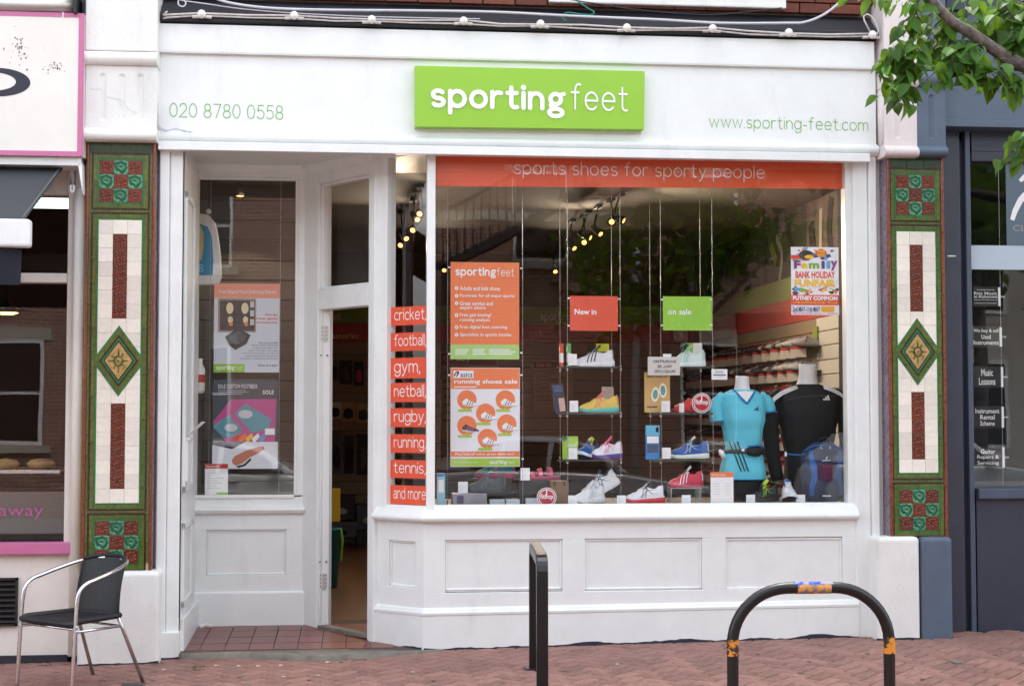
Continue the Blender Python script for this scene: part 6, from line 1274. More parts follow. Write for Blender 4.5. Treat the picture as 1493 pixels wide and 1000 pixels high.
# ---- shoes on show   cols: upper, accent, midsole, outsole, laces, lining
WH = (226, 228, 232); NB = (28, 42, 92); 
shoe('white trainer with black stripes and blue laces on the top shelf', 866, 533, .46, 176, [WH, (24, 26, 32), (232, 232, 236), (70, 140, 200), (40, 110, 190), (60, 140, 200)], .31, 'three', zb=ZS[0]); 
shoe('pale mint running shoe on the top shelf under the on sale card', 1000, 533, .46, 178, [(214, 226, 224), (176, 214, 204), (222, 232, 230), (110, 200, 176), (120, 214, 170), (140, 196, 184)], .30, 'three', zb=ZT[0])
shoe('multicoloured running shoe with pink and lime panels on the middle shelf', 873, 601, .46, 177, [(226, 196, 90), (232, 110, 130), (90, 190, 186), (240, 120, 130), (240, 140, 60), (120, 190, 200)], .31, 'curve', zb=ZS[1])
shoe('royal blue running shoe angled outwards beside a pink one', 857, 668, .44, 236, [(38, 84, 158), (206, 216, 70), (226, 230, 234), (40, 60, 120), (30, 48, 110), (24, 40, 90)], .31, 'curve', zb=ZS[2], pitch=8)
shoe('white running shoe with pink stripes beside the blue one', 884, 668, .40, 186, [(226, 226, 232), (226, 70, 130), (80, 60, 140), (226, 70, 130), (232, 110, 150), (236, 120, 156)], .25, 'curve', zb=ZS[2])
shoe('blue running shoe with lime lining on the lowest shelf', 1004, 668, .44, 178, [(36, 88, 164), (206, 222, 216), (226, 232, 226), (150, 196, 80), (40, 80, 150), (206, 226, 60)], .31, 'curve', zb=ZT[2])
shoe('white tennis shoe, the toe forward one of its pair', 858, 735, .30, 214, [(230, 230, 232), (206, 208, 214), (226, 226, 228), (200, 200, 204), (224, 226, 230), (170, 176, 190)], .30, 'curve', zb=ZD); shoe('white tennis shoe tipped up on its heel behind its pair', 880, 733, .42, 196, [(230, 230, 232), (60, 74, 110), (226, 226, 228), (40, 50, 90), (224, 226, 230), (150, 160, 180)], .30, 'curve', pitch=-26, zb=ZD+.07)
shoe('white court shoe with a red sole standing on the window bed', 940, 735, .28, 177, [(226, 226, 230), (40, 38, 44), (206, 60, 70), (196, 44, 56), (226, 226, 230), (170, 60, 70)], .30, 'curve', zb=ZD)
shoe('pink football boot with white stripes on a clear stand', 999, 711, .34, 178, [(206, 56, 84), (232, 232, 236), (170, 36, 66), (214, 206, 206), (40, 36, 44), (60, 40, 50)], .27, 'three', zb=P(1000, 712, .34).z)
shoe('blue and white running shoe pointing at the street', 1150, 734, .26, 262, [(216, 222, 232), (36, 84, 176), (222, 226, 232), (60, 70, 100), (226, 230, 236), (34, 74, 160)], .29, 'curve', pitch=10, zb=ZD+.012)
shoe('black running shoe with lime trim before the mannequins', 1112, 735, .30, 200, [(32, 34, 36), (176, 220, 50), (40, 42, 44), (176, 220, 50), (40, 42, 44), (30, 30, 34)], .27, 'curve', zb=ZD)
zgb = P(700, 719, .30).z
shoe('grey walking shoe with pale blue collar on a grey box', 708, 719, .32, 176, [(58, 62, 64), (88, 98, 104), (44, 46, 48), (30, 30, 32), (96, 100, 104), (110, 180, 214)], .30, 'curve', zb=zgb)
shoe('teal and pink shoe half hidden under the sale poster', 722, 694, .62, 184, [(24, 112, 124), (196, 60, 104), (196, 60, 104), (150, 40, 80), (220, 180, 130), (24, 90, 104)], .31, 'curve', zb=P(720, 697, .62).z)
MB().box(P(690, 700, .6).x, P(745, 700, .6).x, .55, .72, ZD, P(720, 697, .62).z).build('display_block', ACR) and tag(bpy.data.objects['display_block'], 'dark acrylic block under the teal and pink shoe', 'display block')
# football boot stand
st_ = thing('clear_stand', P(999, 735, .34), 'clear acrylic stand carrying the pink football boot', 'stand'); ACL = mat('clear_acrylic_edge', (150, 156, 160), .1); a, b = P(978, 712, .30), P(1020, 735, .30)
for x in (a.x, b.x): MB().box(x-.004, x+.004, .28, .42, ZD, a.z).build('leg', ACL, st_)
MB().box(a.x-.004, b.x+.004, .28, .42, a.z, a.z+.006).build('top', ACL, st_)
# red slipper
sp_ = thing('red_slipper', P(998, 600, .42), 'red slip-on sandal with a white tag on the middle shelf', 'sandal'); s_ = Shoe(.24); p = P(1003, 600, .42); p.z = ZT[1]; RD = cm((206, 52, 58)); Mx = Matrix.Translation(p) @ Matrix.Rotation(R(176), 4, 'Z') @ Matrix.Translation((-.12, 0, 0))
m_ = MB(Mx); s_.sole(m_, 0, 0); m_.build('sole', cm((150, 34, 44)), sp_); m_ = MB(Mx); m_.grid(lambda i, j: s_.U(.42+.5*i, math.pi*j, .004), 12, 14); m_.build('strap', RD, sp_, smooth=True); m_ = MB(Mx); m_.tube([s_.U(t, math.pi*.5, -.02+.01*math.sin(t*6)) for t in (.5, .3, .12, .02)], [.03, .024, .02, .016], 8, flat=.8); m_.build('heel_band', RD, sp_, smooth=True)
q = P(994, 590, .36); MB().box(q.x-.018, q.x+.018, .365, .367, ZT[1]+.004, ZT[1]+.07).build('tag', CLEANW, sp_)
# round stickers with the sandal maker's mark
for (u, v, Y, lb) in ((1023, 587.5, YF_-.03, 'round red and white fitflop disc beside the aqua shirt'), (797, 725, .15, 'round red and white fitflop disc on the window bed')):
    p = P(u, v, Y); rr_ = P(u+14.3, v, Y).x-p.x; r = thing('round_disc', p, lb, 'disc', None); MB().lathe([(rr_, 0), (rr_, .003)], p, 36, (0, 1, 0)).build('white_disc', CLEANW, r)
    RM = mat('crimson_print', (178, 28, 50), .45); MB().lathe([(rr_*.93, 0), (rr_*.93, .0007)], p-Vector((0, .0008, 0)), 36, (0, 1, 0)).build('crimson_ring', RM, r); MB().lathe([(rr_*.83, 0), (rr_*.83, .0007)], p-Vector((0, .0018, 0)), 36, (0, 1, 0)).build('white_ring', CLEANW, r); MB().lathe([(rr_*.75, 0), (rr_*.75, .0007)], p-Vector((0, .0028, 0)), 36, (0, 1, 0)).build('crimson_disc', RM, r)
    t1 = MB(); lay_text(t1, font_text('fitflop', .02), p.x-rr_*.66, p.z-rr_*.28, p.x+rr_*.66, p.z+rr_*.36, p.y-.0036); t1.add([(p.x-.004, p.y-.0034, p.z+rr_*.1), (p.x+.004, p.y-.0034, p.z+rr_*.1), (p.x+.004, p.y-.0034, p.z+rr_*.8), (p.x-.004, p.y-.0034, p.z+rr_*.8)], [(0, 1, 2, 3)]); t1.build('lettering', CLEANW, r)
# drink tubes, packs, gift card, boxes
for (u, m_, lb) in ((818.5, mat('orange_tube', (214, 92, 66), .4), 'slim orange tablet tube on the top shelf'), (829.5, mat('green_tube', (96, 190, 110), .4), 'slim green tablet tube on the top shelf')):
    p = P(u, 533, .5); p.z = ZS[0]; r = thing('tablet_tube', p, lb, 'tube'); h = P(u, 501, .5).z-p.z; MB().lathe([(.015, 0), (.016, .003), (.016, h-.02)], p, 14).build('tube', m_, r, smooth=True); MB().lathe([(.018, h-.02), (.018, h), (.016, h+.002)], p, 14).build('cap', m_, r); MB().lathe([(.0164, h*.2), (.0164, h*.6)], p, 14).build('label', CLEANW, r)
def box_thing(name, u0, v0, u1, v1, Y, dep, m_, label, cat='box', zb=None, tilt=0, extra=None):
    a, b = P(u0, v0, Y), P(u1, v1, Y); z0 = b.z if zb is None else zb; r = thing(name, ((a.x+b.x)/2, Y, z0), label, cat); MB().box(a.x, b.x, Y, Y+dep, z0, a.z).build('carton', m_, r, bev=.003)
    for (q0, w0, q1, w1, mm) in (extra or []): MB().box(a.x+(b.x-a.x)*q0, a.x+(b.x-a.x)*q1, Y-.0015, Y, a.z+(z0-a.z)*w1, a.z+(z0-a.z)*w0).build('print', mm, r)
    if tilt: r.rotation_euler = (0, R(tilt), 0)
    return r
CYAN = mat('pale_cyan_print', (150, 196, 214), .5); BLU2 = mat('mid_blue_print', (50, 130, 196), .5)
box_thing('tall_box', 637, 690, 649, 737, .2, .06, CYAN, 'tall pale blue box at the corner of the window bed', zb=ZD, extra=[(.05, 0, .95, .1, BLU2), (.2, .2, .8, .6, CLEANW)])
box_thing('grey_box', 660, 720, 710, 737, .16, .2, mat('grey_card', (138, 134, 142), .5, var=.06), 'long grey box with a purple roundel under the walking shoe', zb=ZD, extra=[(.12, .15, .32, .85, mat('purple_print', (72, 56, 92), .5))])
for (u0, v0, u1, lb) in ((714, 728, 736, 'small pale grey tray beside the grey box'), (738, 728, 758, 'small pale green tray between two grey ones'), (767, 726.5, 790, 'small pale grey tray behind the window bed disc')): box_thing('small_tray', u0, v0, u1, 737, .17, .08, mat('tray_'+lb.split()[2], (176, 186, 192) if 'grey' in lb else (176, 206, 190), .35), lb, 'tray', ZD)
box_thing('kraft_box', 803, 701, 829, 736, .22, .1, mat('brown_leather_card', (122, 92, 66), .55, var=.12), 'brown board box with two dark slots behind the disc', zb=ZD, extra=[(.18, .02, .26, .22, BLACK), (.72, .02, .8, .22, BLACK)])
box_thing('clear_box', 757, 700, 800, 736, .30, .14, mat('dark_clear_box', (46, 40, 38), .15), 'dark clear display box behind the small trays', zb=ZD)
r = box_thing('insole_pack', 941.5, 620, 962, 668, .3, .02, BLU2, 'blue insole pack leaning on the lowest shelf', 'pack', ZT[2], extra=[(.0, .0, 1, .3, mat('aqua_print', (96, 180, 214), .5)), (.08, .32, .92, .52, CLEANW), (.1, .55, .9, .8, mat('steel_blue_print', (62, 82, 110), .5)), (.72, .05, .92, .2, RED)])
r = box_thing('sock_pack', 809, 559, 826, 600, .44, .05, mat('dark_navy_card', (40, 50, 74), .5), 'dark navy sock pack tilted on the middle shelf', 'pack', ZS[1], tilt=-7, extra=[(.1, .05, .9, .3, mat('steel_blue_print', (62, 82, 110), .5)), (.45, .5, .95, .95, mat('ink_skin2', (206, 170, 160), .5))])
r = box_thing('gift_card', 820, 636, 843, 668, .34, .006, LGREEN, 'green gift card with a green bow on the lowest shelf', 'card', ZS[2], extra=[(.3, .35, .9, .38, CLEANW), (.3, .42, .9, .45, CLEANW)]); p = P(823, 639, .33)
mb = MB(); 
for k in range(8): an = k*math.pi/4; mb.tube([p, p+Vector((.012*math.cos(an), -.014, .012*math.sin(an))), p+Vector((.02*math.cos(an+.4), -.006, .02*math.sin(an+.4)))], [.003, .006, .002], 6)
mb.build('bow', mat('foil_green', (20, 120, 60), .25, .3), r)
r = box_thing('snack_packet', 877.5, 564, 895, 585, .56, .02, mat('packet_print', (150, 196, 190), .4, c2=(206, 140, 120), vscale=25), 'small printed packet standing behind the multicoloured shoe', 'packet', P(885, 590, .56).z)
r = box_thing('lime_ticket', 869, 501, 888, 513, .5, .004, mat('lime_ticket', (196, 206, 60), .5), 'lime ticket tucked into the striped white trainer', 'ticket')
r = box_thing('white_green_card', 1001, 500, 1024, 533, .58, .004, CLEANW, 'white and green card standing behind the mint shoe', 'card', ZT[0], extra=[(.0, .0, .4, .6, LGREEN)]); p = P(1000, 503, .56); mb = MB()
for k in range(8): an = k*math.pi/4; mb.tube([p, p+Vector((.012*math.cos(an), -.014, .012*math.sin(an))), p+Vector((.02*math.cos(an+.4), -.006, .02*math.sin(an+.4)))], [.003, .006, .002], 6)
mb.build('bow', MATS['foil_green'], r)
c = Card(front(0), (939.5, 543, 977, 601), .34, 'tan Take a load off sandal card leaning on the middle shelf', 'card', 'sandal_card', sheet=mat('tan_card', (206, 170, 108), .5)); c.text('TAKE A LOAD OFF', .05, .03, .95, .13, DK, off=.01)
for (x_, y_, an) in ((.42, .55, .25), (.72, .45, -.1)):
    for (k_, m_, l_) in ((.17, CLEANW, 2), (.11, pal[6], 3), (.06, pal[4], 4)): c.poly([(x_+k_*math.cos(t)*.9+.25*math.sin(t)*math.sin(an)*k_*2, y_-k_*1.1*math.sin(t)) for t in [q*math.pi/8 for q in range(16)]], m_, l_)
c.rect(.1, .85, .5, .88, NAVYP, 2); c.done()
c = Card(front(0), (944.5, 520, 991.5, 547), .13, 'pale grey shoplifters card facing into the shop', 'notice', 'back_facing_notice', sheet=mat('translucent_card', (206, 202, 196), .5))
for k, s_ in enumerate(('SHOPLIFTERS', 'WILL BE', 'PROSECUTED')):
    w_ = .065*len(s_); pc = [([(-x, y) for x, y in vv], [f[::-1] for f in ff], kk) for vv, ff, kk in font_text(s_, .01)]; lay_text(c.t, pc, c.X(.52-w_/2), c.Z(.33+.27*k), c.X(.52+w_/2), c.Z(.18+.27*k), c.off-.002, c.mi(DK, c.tm))
c.done()
c = Card(front(0), (1037.5, 538, 1060.5, 553.5), .16, 'small white card with grey print above the aqua shirt', 'card', 'small_card'); c.rect(.2, .15, .75, .4, LG, 1); c.rect(.1, .5, .9, .6, DK, 1); c.rect(.1, .7, .8, .75, LG, 1); c.done()
c = Card(front(0), (1036, 688, 1069.5, 735.5), .15, 'white price list with an orange heading before the aqua shirt', 'card', 'price_list'); c.rect(0, 0, 1, .16, PO, 1); c.text('Our best sellers', .05, .05, .65, .12, CLEANW)
for k in range(5): c.rect(.08, .35+.08*k, .4+.2*((k*3) % 3)/3, .365+.08*k, LG, 1); c.rect(.62, .35+.08*k, .86, .365+.08*k, LG, 1)
c.rect(.5, .95, 1, 1, GREEN, 1); c.done()
# pink strap sandal in the bed
ps = thing('pink_sandal', P(790, 700, .5), 'pink strapped sandal on the dark box by the brown board', 'sandal'); s_ = Shoe(.25); p = P(792, 700, .42); Mx = Matrix.Translation(p) @ Matrix.Rotation(R(180), 4, 'Z') @ Matrix.Translation((-.12, 0, 0)); m_ = MB(Mx); s_.sole(m_, 0, 0); m_.build('sole', cm((150, 60, 86)), ps)
PKS = cm((206, 80, 110)); 
for (t0, t1) in ((.5, .62), (.72, .84), (.2, .3)): m_ = MB(Mx); m_.grid(lambda i, j: s_.U(t0+(t1-t0)*i+.1*j, math.pi*j, .004), 4, 12); m_.build('strap', PKS, ps, smooth=True)
# ---- mannequins
def mannequin(u, Y, label, rings, neck, shirt_m, sleeves, skin, hem, name='mannequin'):
    cx = P(u, 700, Y).x; r = thing(name, (cx, Y, ZD), label, 'mannequin')
    def ring(z):
        for (za, wa, da), (zb_, wb, db_) in zip(rings[:-1], rings[1:]):
            if z <= zb_: k = (z-za)/(zb_-za); k = k*k*(3-2*k); return wa+(wb-wa)*k, da+(db_-da)*k
        return rings[-1][1:]
    z0, z1 = rings[0][0], rings[-1][0]
    def fn(a, b):
        z = z0+(z1-z0)*b; w, d_ = ring(z); t = 2*math.pi*a; f = 1+.045*mnoise.noise(Vector((math.cos(t)*2.2, math.sin(t)*2.2, z*3+cx)))+.03*(1-b)**2*math.sin(t*7+z*4)+.022*mnoise.noise(Vector((math.cos(t)*5, math.sin(t)*5, z*9)))
        return Vector((cx+w*f*math.copysign(abs(math.cos(t))**.85, math.cos(t)), Y+d_*f*math.copysign(abs(math.sin(t))**.85, math.sin(t)), ZD+z))
    mb = MB(); mb.grid(fn, 56, 46); top = [fn(i/56, 1) for i in range(56)]; n0 = len(mb.v); mb.add(top, [tuple(range(56))])
    for pts, rad in sleeves:
        q = smooth_pts(pts, 4); rd = [interp([(i/(len(rad)-1), v) for i, v in enumerate(rad)], k/(len(q)-1)) for k in range(len(q))]
        mb.tube([Vector((cx+x, Y+y, ZD+z)) for x, y, z in q], [v*(1+.05*math.sin(k*2.3)) for k, v in enumerate(rd)], 16, flat=.8)
    sh = mb.build('shirt', shirt_m, r, smooth=True)
    nz, nr, nh, lean = neck; NK = mat('mannequin_white', (228, 226, 228), .45)
    mb = MB(); mb.lathe([(nr*1.9, -.075), (nr*1.45, -.035), (nr*1.08, .02), (nr, .06), (nr*.98, nh), (nr*.92, nh+.008), (.001, nh+.01)], (cx+lean, Y, ZD+nz), 22, (lean*.4, -.08, 1), sy=.9); mb.build('neck', NK, r, smooth=True)
    return r, sh, cx, fn
AQ = mat('aqua_jersey', (98, 200, 222), .75, var=.06, vscale=8, bump=.2, bscale=200); AQD = mat('blue_trim', (30, 126, 190), .7); BJ = mat('black_jersey', (22, 22, 26), .75, var=.1, vscale=8, bump=.2, bscale=200)
ppm = 1/((P(1184, 700, .42).x-P(1084, 700, .42).x)/100)   # px per metre there
def hz_(v, Y): return P(1084, v, Y).z-ZD
Yf = .46
m1, sh1, cxf, fnf = mannequin(1083, Yf, 'white female mannequin bust in an aqua v-neck sports shirt', [(hz_(698, Yf), .165, .12), (hz_(690, Yf), .168, .125), (hz_(668, Yf), .150, .115), (hz_(655, Yf), .130, .10), (hz_(630, Yf), .142, .11), (hz_(610, Yf), .165, .125), (hz_(592, Yf), .172, .115), (hz_(580, Yf), .168, .10), (hz_(573, Yf), .135, .085), (hz_(568, Yf), .085, .065)], (hz_(568, Yf), .05, hz_(550, Yf)-hz_(568, Yf), .0), AQ, [([(-.13, 0, hz_(579, Yf)), (-.19, -.01, hz_(590, Yf)), (-.195, -.02, hz_(604, Yf)), (-.19, -.025, hz_(614, Yf))], [.05, .052, .056, .058]), ([(.13, 0, hz_(579, Yf)), (.19, .01, hz_(588, Yf)), (.2, .02, hz_(600, Yf))], [.05, .05, .054])], None, None)
vn = [(-.075, hz_(569, Yf)), (-.05, hz_(576, Yf)), (-.02, hz_(584, Yf)), (.003, hz_(588, Yf)), (.025, hz_(584, Yf)), (.055, hz_(576, Yf)), (.08, hz_(569, Yf))]
def onshirt(fn, cx, x, z, Y, back=.0):
    # nearest street-side point of the shirt at this x, height z
    best = min((fn(.5+.5*k/60, 0) for k in range(61)), key=lambda p: abs(p.x-cx-x)); 
    return best
def front_y(fn, rings_z0, rings_z1, x, z, cx):
    b = (z-rings_z0)/(rings_z1-rings_z0); c_ = [fn(.5+.5*k/80, min(1, max(0, b))) for k in range(81)]; return min(c_, key=lambda p: abs(p.x-(cx+x))).y
zf0_, zf1_ = hz_(698, Yf), hz_(568, Yf)
def decal(fn, cx, z0, z1, pts, off=.006): return [Vector((cx+x, front_y(fn, z0, z1, x, z, cx)-off, ZD+z)) for x, z in pts]
MB().tube(decal(fnf, cxf, zf0_, zf1_, smooth_pts(vn, 4), .009), .006, 6).build('neck_trim', AQD, m1, smooth=True)
skn = MB(); tri = decal(fnf, cxf, zf0_, zf1_, [(-.06, hz_(571, Yf)), (-.03, hz_(579, Yf)), (.003, hz_(586, Yf)), (.03, hz_(579, Yf)), (.065, hz_(571, Yf)), (.0, hz_(570, Yf))], .009); skn.add(tri, [(0, 1, 5), (1, 2, 5), (2, 3, 5), (3, 4, 5)]); skn.build('neck_opening', mat('mannequin_white', (228, 226, 228)), m1)
for k in range(3):
    q = decal(fnf, cxf, zf0_, zf1_, [(-.115+.026*k+.0042*j, hz_(643, Yf)-.0125*j) for j in range(18)], .004); MB().tube(q, .005, 5).build('stripe', BLACK, sh1)
for s in (-1, 1): MB().tube([Vector((cxf+s*.19+.058*math.cos(a)*1, Yf-.02+.05*math.sin(a), ZD+(hz_(614, Yf) if s < 0 else hz_(600, Yf)))) for a in [i*math.pi/8 for i in range(16)]], .005, 5, closed=True).build('cuff', AQD, sh1)
hemr = [fnf(i/56, 0) for i in range(56)]; MB().tube(hemr, .004, 5, closed=True).build('hem', AQD, sh1)
def three_bars(r, p, s, m_):
    mb = MB()
    for k in range(3): x = (k-1)*.45*s; h = s*(.3+.3*k); mb.add([p+Vector((x-.15*s, 0, 0)), p+Vector((x+.2*s, 0, 0)), p+Vector((x+.2*s-.25*h, 0, h)), p+Vector((x-.15*s-.25*h, 0, h))], [(0, 1, 2, 3)])
    mb.build('chest_mark', m_, r)
three_bars(sh1, Vector((cxf+.075, front_y(fnf, zf0_, zf1_, .075, hz_(596, Yf), cxf)-.006, ZD+hz_(598, Yf))), .026, NAVYP)
MB().grid(lambda a, b: Vector((cxf+.15*math.cos(2*math.pi*a)*(1-.1*b), Yf+.1*math.sin(2*math.pi*a), ZD+hz_(696, Yf)*(1-b))), 24, 4).build('shorts', BJ, m1, smooth=True)
# waist pack
wp = thing('waist_pack', (cxf, Yf, ZD+hz_(656, Yf)), 'black waist pack with a white bottle strapped round the aqua shirt', 'waist pack')
zb_ = hz_(656, Yf); MB().tube([Vector((cxf+.145*math.cos(t), Yf+.115*math.sin(t), ZD+zb_+.01*math.cos(t))) for t in [i*math.pi/16 for i in range(32)]], .014, 6, closed=True).build('belt', BJ, wp, smooth=True)
MB().lathe([(.001, -.075), (.025, -.06), (.038, -.02), (.038, .03), (.025, .062), (.001, .075)], (cxf+.06, Yf-.115, ZD+zb_-.005), 12, (1, .25, .05), sy=.7).build('pouch', BJ, wp, smooth=True); MB().tube([(cxf-.0, Yf-.135, ZD+zb_+.03), (cxf+.07, Yf-.14, ZD+zb_+.037), (cxf+.13, Yf-.1, ZD+zb_+.032)], .006, 6).build('zip_edge', AQD, wp); MB().lathe([(.001, -.035), (.02, -.03), (.022, .02), (.012, .03), (.012, .04)], (cxf-.155, Yf-.03, ZD+zb_-.03), 12, (-.6, 0, .8)).build('bottle', CLEANW, wp, smooth=True); MB().box(cxf-.04, cxf-.02, Yf-.132, Yf-.126, ZD+zb_-.004, ZD+zb_+.012).build('label', CLEANW, wp)
Ym = .74
m2, sh2, cxm, fnm = mannequin(1179, Ym, 'white male mannequin bust in a black long sleeved sports top', [(-.0, .19, .13), (hz_(700, Ym), .185, .13), (hz_(660, Ym), .18, .125), (hz_(630, Ym), .205, .14), (hz_(605, Ym), .235, .15), (hz_(585, Ym), .245, .135), (hz_(574, Ym), .23, .11), (hz_(566, Ym), .165, .09), (hz_(560, Ym), .09, .075)], (hz_(559, Ym), .068, hz_(532, Ym)-hz_(559, Ym), 0), BJ, [([(-.19, 0, hz_(575, Ym)), (-.275, .0, hz_(590, Ym)), (-.29, -.01, hz_(625, Ym)), (-.285, -.03, hz_(660, Ym)), (-.25, -.05, hz_(700, Ym))], [.06, .068, .062, .056, .046]), ([(.19, 0, hz_(575, Ym)), (.275, 0, hz_(590, Ym)), (.29, -.01, hz_(625, Ym)), (.285, -.03, hz_(660, Ym)), (.25, -.05, hz_(700, Ym))], [.06, .068, .062, .056, .046])], None, None)
zm0_, zm1_ = 0, hz_(560, Ym)
for k in range(3):
    for s in (-1, 1): MB().tube([Vector((cxm+s*x, Ym-.055-.012*k+y, ZD+z+.004)) for x, y, z in ((.10, .0, hz_(563.5+k*1.6, Ym)), (.16, -.005, hz_(567+k*2, Ym)), (.22, -.0, hz_(572+k*2.2, Ym)), (.275, .0, hz_(580+k*2, Ym)), (.305, .005, hz_(592+k, Ym)))], .006, 5).build('stripe', CLEANW, sh2, smooth=True)
three_bars(sh2, Vector((cxm+.10, front_y(fnm, zm0_, zm1_, .10, hz_(583, Ym), cxm)-.012, ZD+hz_(583.5, Ym))), .04, CLEANW)
MB().tube(decal(fnm, cxm, zm0_, zm1_, smooth_pts([(-.2, hz_(584, Ym)), (-.1, hz_(579, Ym)), (.05, hz_(577, Ym)), (.2, hz_(577, Ym))], 4), .004), .003, 5).build('seam', mat('grey_seam', (70, 74, 84), .7), sh2)
# backpack
Yk = .30; kx = (P(1174, 700, Yk).x+P(1237, 700, Yk).x)/2; hw_ = (P(1237, 700, Yk).x-P(1174, 700, Yk).x)/2; kh = P(1200, 645, Yk).z-ZD; bp_ = thing('backpack', (kx, Yk+.1, ZD), 'navy backpack with blue side panels standing at the window edge', 'backpack')
NVB = mat('navy_nylon', (32, 46, 76), .6, var=.15, vscale=14, bump=.3, bscale=90); RYB = mat('royal_blue_nylon', (32, 92, 164), .6, var=.15, vscale=14, bump=.3, bscale=90); DKN = mat('dark_nylon', (26, 32, 48), .65, var=.1)
def bag(a, b, off=0):
    t = 2*math.pi*a; tp = 1-max(0, (b-.72)/.28)**2.4*.55; bt_ = 1-max(0, (.1-b)/.1)**2*.18; w = (hw_*tp*bt_*(.88+.12*math.sin(b*math.pi)))+off; d_ = (.085*(1-max(0, (b-.7)/.3)**2*.55)*(.85+.25*math.sin(min(1, b*1.3)*math.pi)))+off
    ce, se = math.cos(t), math.sin(t); return Vector((kx+w*math.copysign(abs(ce)**.6, ce)+.003*math.sin(b*20+t*3), Yk+.09+d_*math.copysign(abs(se)**.6, se), ZD+.002+kh*b*(1 if b < 1 else 1)))
mb = MB(); mb.grid(lambda a, b: bag(a, b), 48, 30); mb.add([bag(i/48, 1) for i in range(48)], [tuple(range(48))]); mb.build('pack_body', NVB, bp_, smooth=True)
for s in (-1, 1):
    mb = MB(); mb.grid(lambda i, j: bag(.75+s*(.055+.052*j+.018*math.cos((j*0+i)*math.pi*2)), .10+.76*i, .004), 16, 5); mb.build('side_panel', RYB, bp_, smooth=True)
mb = MB(); mb.tube([bag(.5+.5*k/24, .84+.11*math.sin(math.pi*k/24), .005) for k in range(25)], .008, 6); mb.build('zip_piping', RYB, bp_, smooth=True)
for s in (-1, 1): p = bag(.75+s*.012, .93, .008); MB().tube([p+Vector((s*.004, 0, .004)), p+Vector((s*.014, -.006, -.006)), p+Vector((s*.010, -.008, -.016)), p+Vector((s*.001, -.008, -.014))], .0022, 6).build('zip_pull', CLEANW, bp_)
MB().tube([bag(.66, 1), bag(.7, 1)+Vector((0, 0, .025)), bag(.75, 1)+Vector((0, 0, .032)), bag(.8, 1)+Vector((0, 0, .025)), bag(.84, 1)], .007, 6).build('carry_loop', DKN, bp_, smooth=True)
p = bag(.75, .70, .004); mb = MB(); mb.add([p+Vector((x, -.002, z)) for x, z in ((-.008, .006), (.006, .008), (.009, .03), (.0, .02))], [(0, 1, 2, 3)]); mb.add([p+Vector((x, -.002, z)) for x, z in ((-.03, -.008), (.03, -.004), (.03, .001), (-.03, -.002))], [(0, 1, 2, 3)]); mb.build('logo', CLEANW, bp_)
p = bag(.75, .095, .004); MB().box(p.x-.03, p.x+.03, p.y-.004, p.y, p.z-.005, p.z+.005).build('reflector', CLEANW, bp_)
MB().tube([bag(.56, .78, .006), bag(.54, .76)+Vector((-.06, 0, .01)), bag(.54, .76)+Vector((-.13, 0, .016))], .006, 6).build('strap', RYB, bp_); p = bag(.54, .76)+Vector((-.135, 0, .016)); MB().box(p.x-.006, p.x+.006, p.y-.005, p.y+.005, p.z-.016, p.z+.016).build('strap_end', CLEANW, bp_)
for k, s_ in enumerate((-1, 1)): pass
# ================================================================== street tree reaching in from the right
BARK = mat('cherry_bark', (112, 98, 90), .6, c2=(48, 40, 38), vscale=26, bump=.8, bscale=60, stretch=(1, 1, 1)); TWIG = mat('twig_bark', (70, 56, 50), .7)
def leaf_mat(name, c, c2):
    m = mat(name, c, .55, var=.2, vscale=20, rnd=.3, c2=c2, spec=.25); t = m.node_tree; b = t.nodes['Principled BSDF']; out = t.nodes['Material Output']
    tr = t.nodes.new('ShaderNodeBsdfTranslucent'); tr.inputs[0].default_value = lin((150, 190, 40)); mx = t.nodes.new('ShaderNodeMixShader'); mx.inputs[0].default_value = .24
    t.links.new(b.outputs[0], mx.inputs[1]); t.links.new(tr.outputs[0], mx.inputs[2]); t.links.new(mx.outputs[0], out.inputs[0]); return m
LEAFS = [leaf_mat('cherry_leaf', (64, 104, 34), (42, 76, 24)), leaf_mat('cherry_leaf_pale', (98, 138, 56), (74, 112, 42)), leaf_mat('cherry_leaf_dark', (50, 84, 28), (36, 62, 22))]
def leaf_mesh(m, fold, droop, name):
    mb = MB(); n = 7; L, W = 1., .30; rows = []
    for i in range(n+1):
        t = i/n; w = W*(math.sin(math.pi*min(1, t**.8*1.02))**.75)*(1 if t < .75 else 1-(t-.75)*1.6)+.001; z = -droop*t*t; 
        if i == n: w = .002
        ser = 1+.06*(i % 2); rows.append([(t*L, -w*ser, z+fold*w), (t*L, -w*.5, z+fold*w*.42+.008), (t*L, 0, z), (t*L, w*.5, z+fold*w*.42+.008), (t*L, w*ser, z+fold*w)])
    mb.add([p for r_ in rows for p in r_], [(i*5+k, i*5+k+1, i*5+k+6, i*5+k+5) for i in range(n) for k in range(4)]); mb.tube([(-.22, 0, .05), (-.1, 0, .015), (0, 0, 0)], .012, 4)
    return mb.mesh(name, m, True)
LM = [leaf_mesh(LEAFS[i % 3], .35+.25*(i // 3), .18+.2*(i % 2), 'leaf') for i in range(6)]
tz = gz(6.1, -2.3)
tree = thing('street_tree', (6.1, -2.3, tz), 'leafy green cherry tree with a dark bare bough over the music shop', 'tree')
b_in = P(1500, 97, -1.75); b_out = P(1352, -12, -1.75)
MB().tube([(6.1, -2.3, tz-.1), (6.12, -2.3, tz+1.), (6.08, -2.28, tz+2.2), (6.0, -2.25, tz+3.0), (6.05, -2.3, tz+4.2), (6.2, -2.35, 5.6), (6.3, -2.3, 6.6)], [.17, .14, .13, .125, .1, .07, .03], 14).build('trunk', BARK, tree, smooth=True)
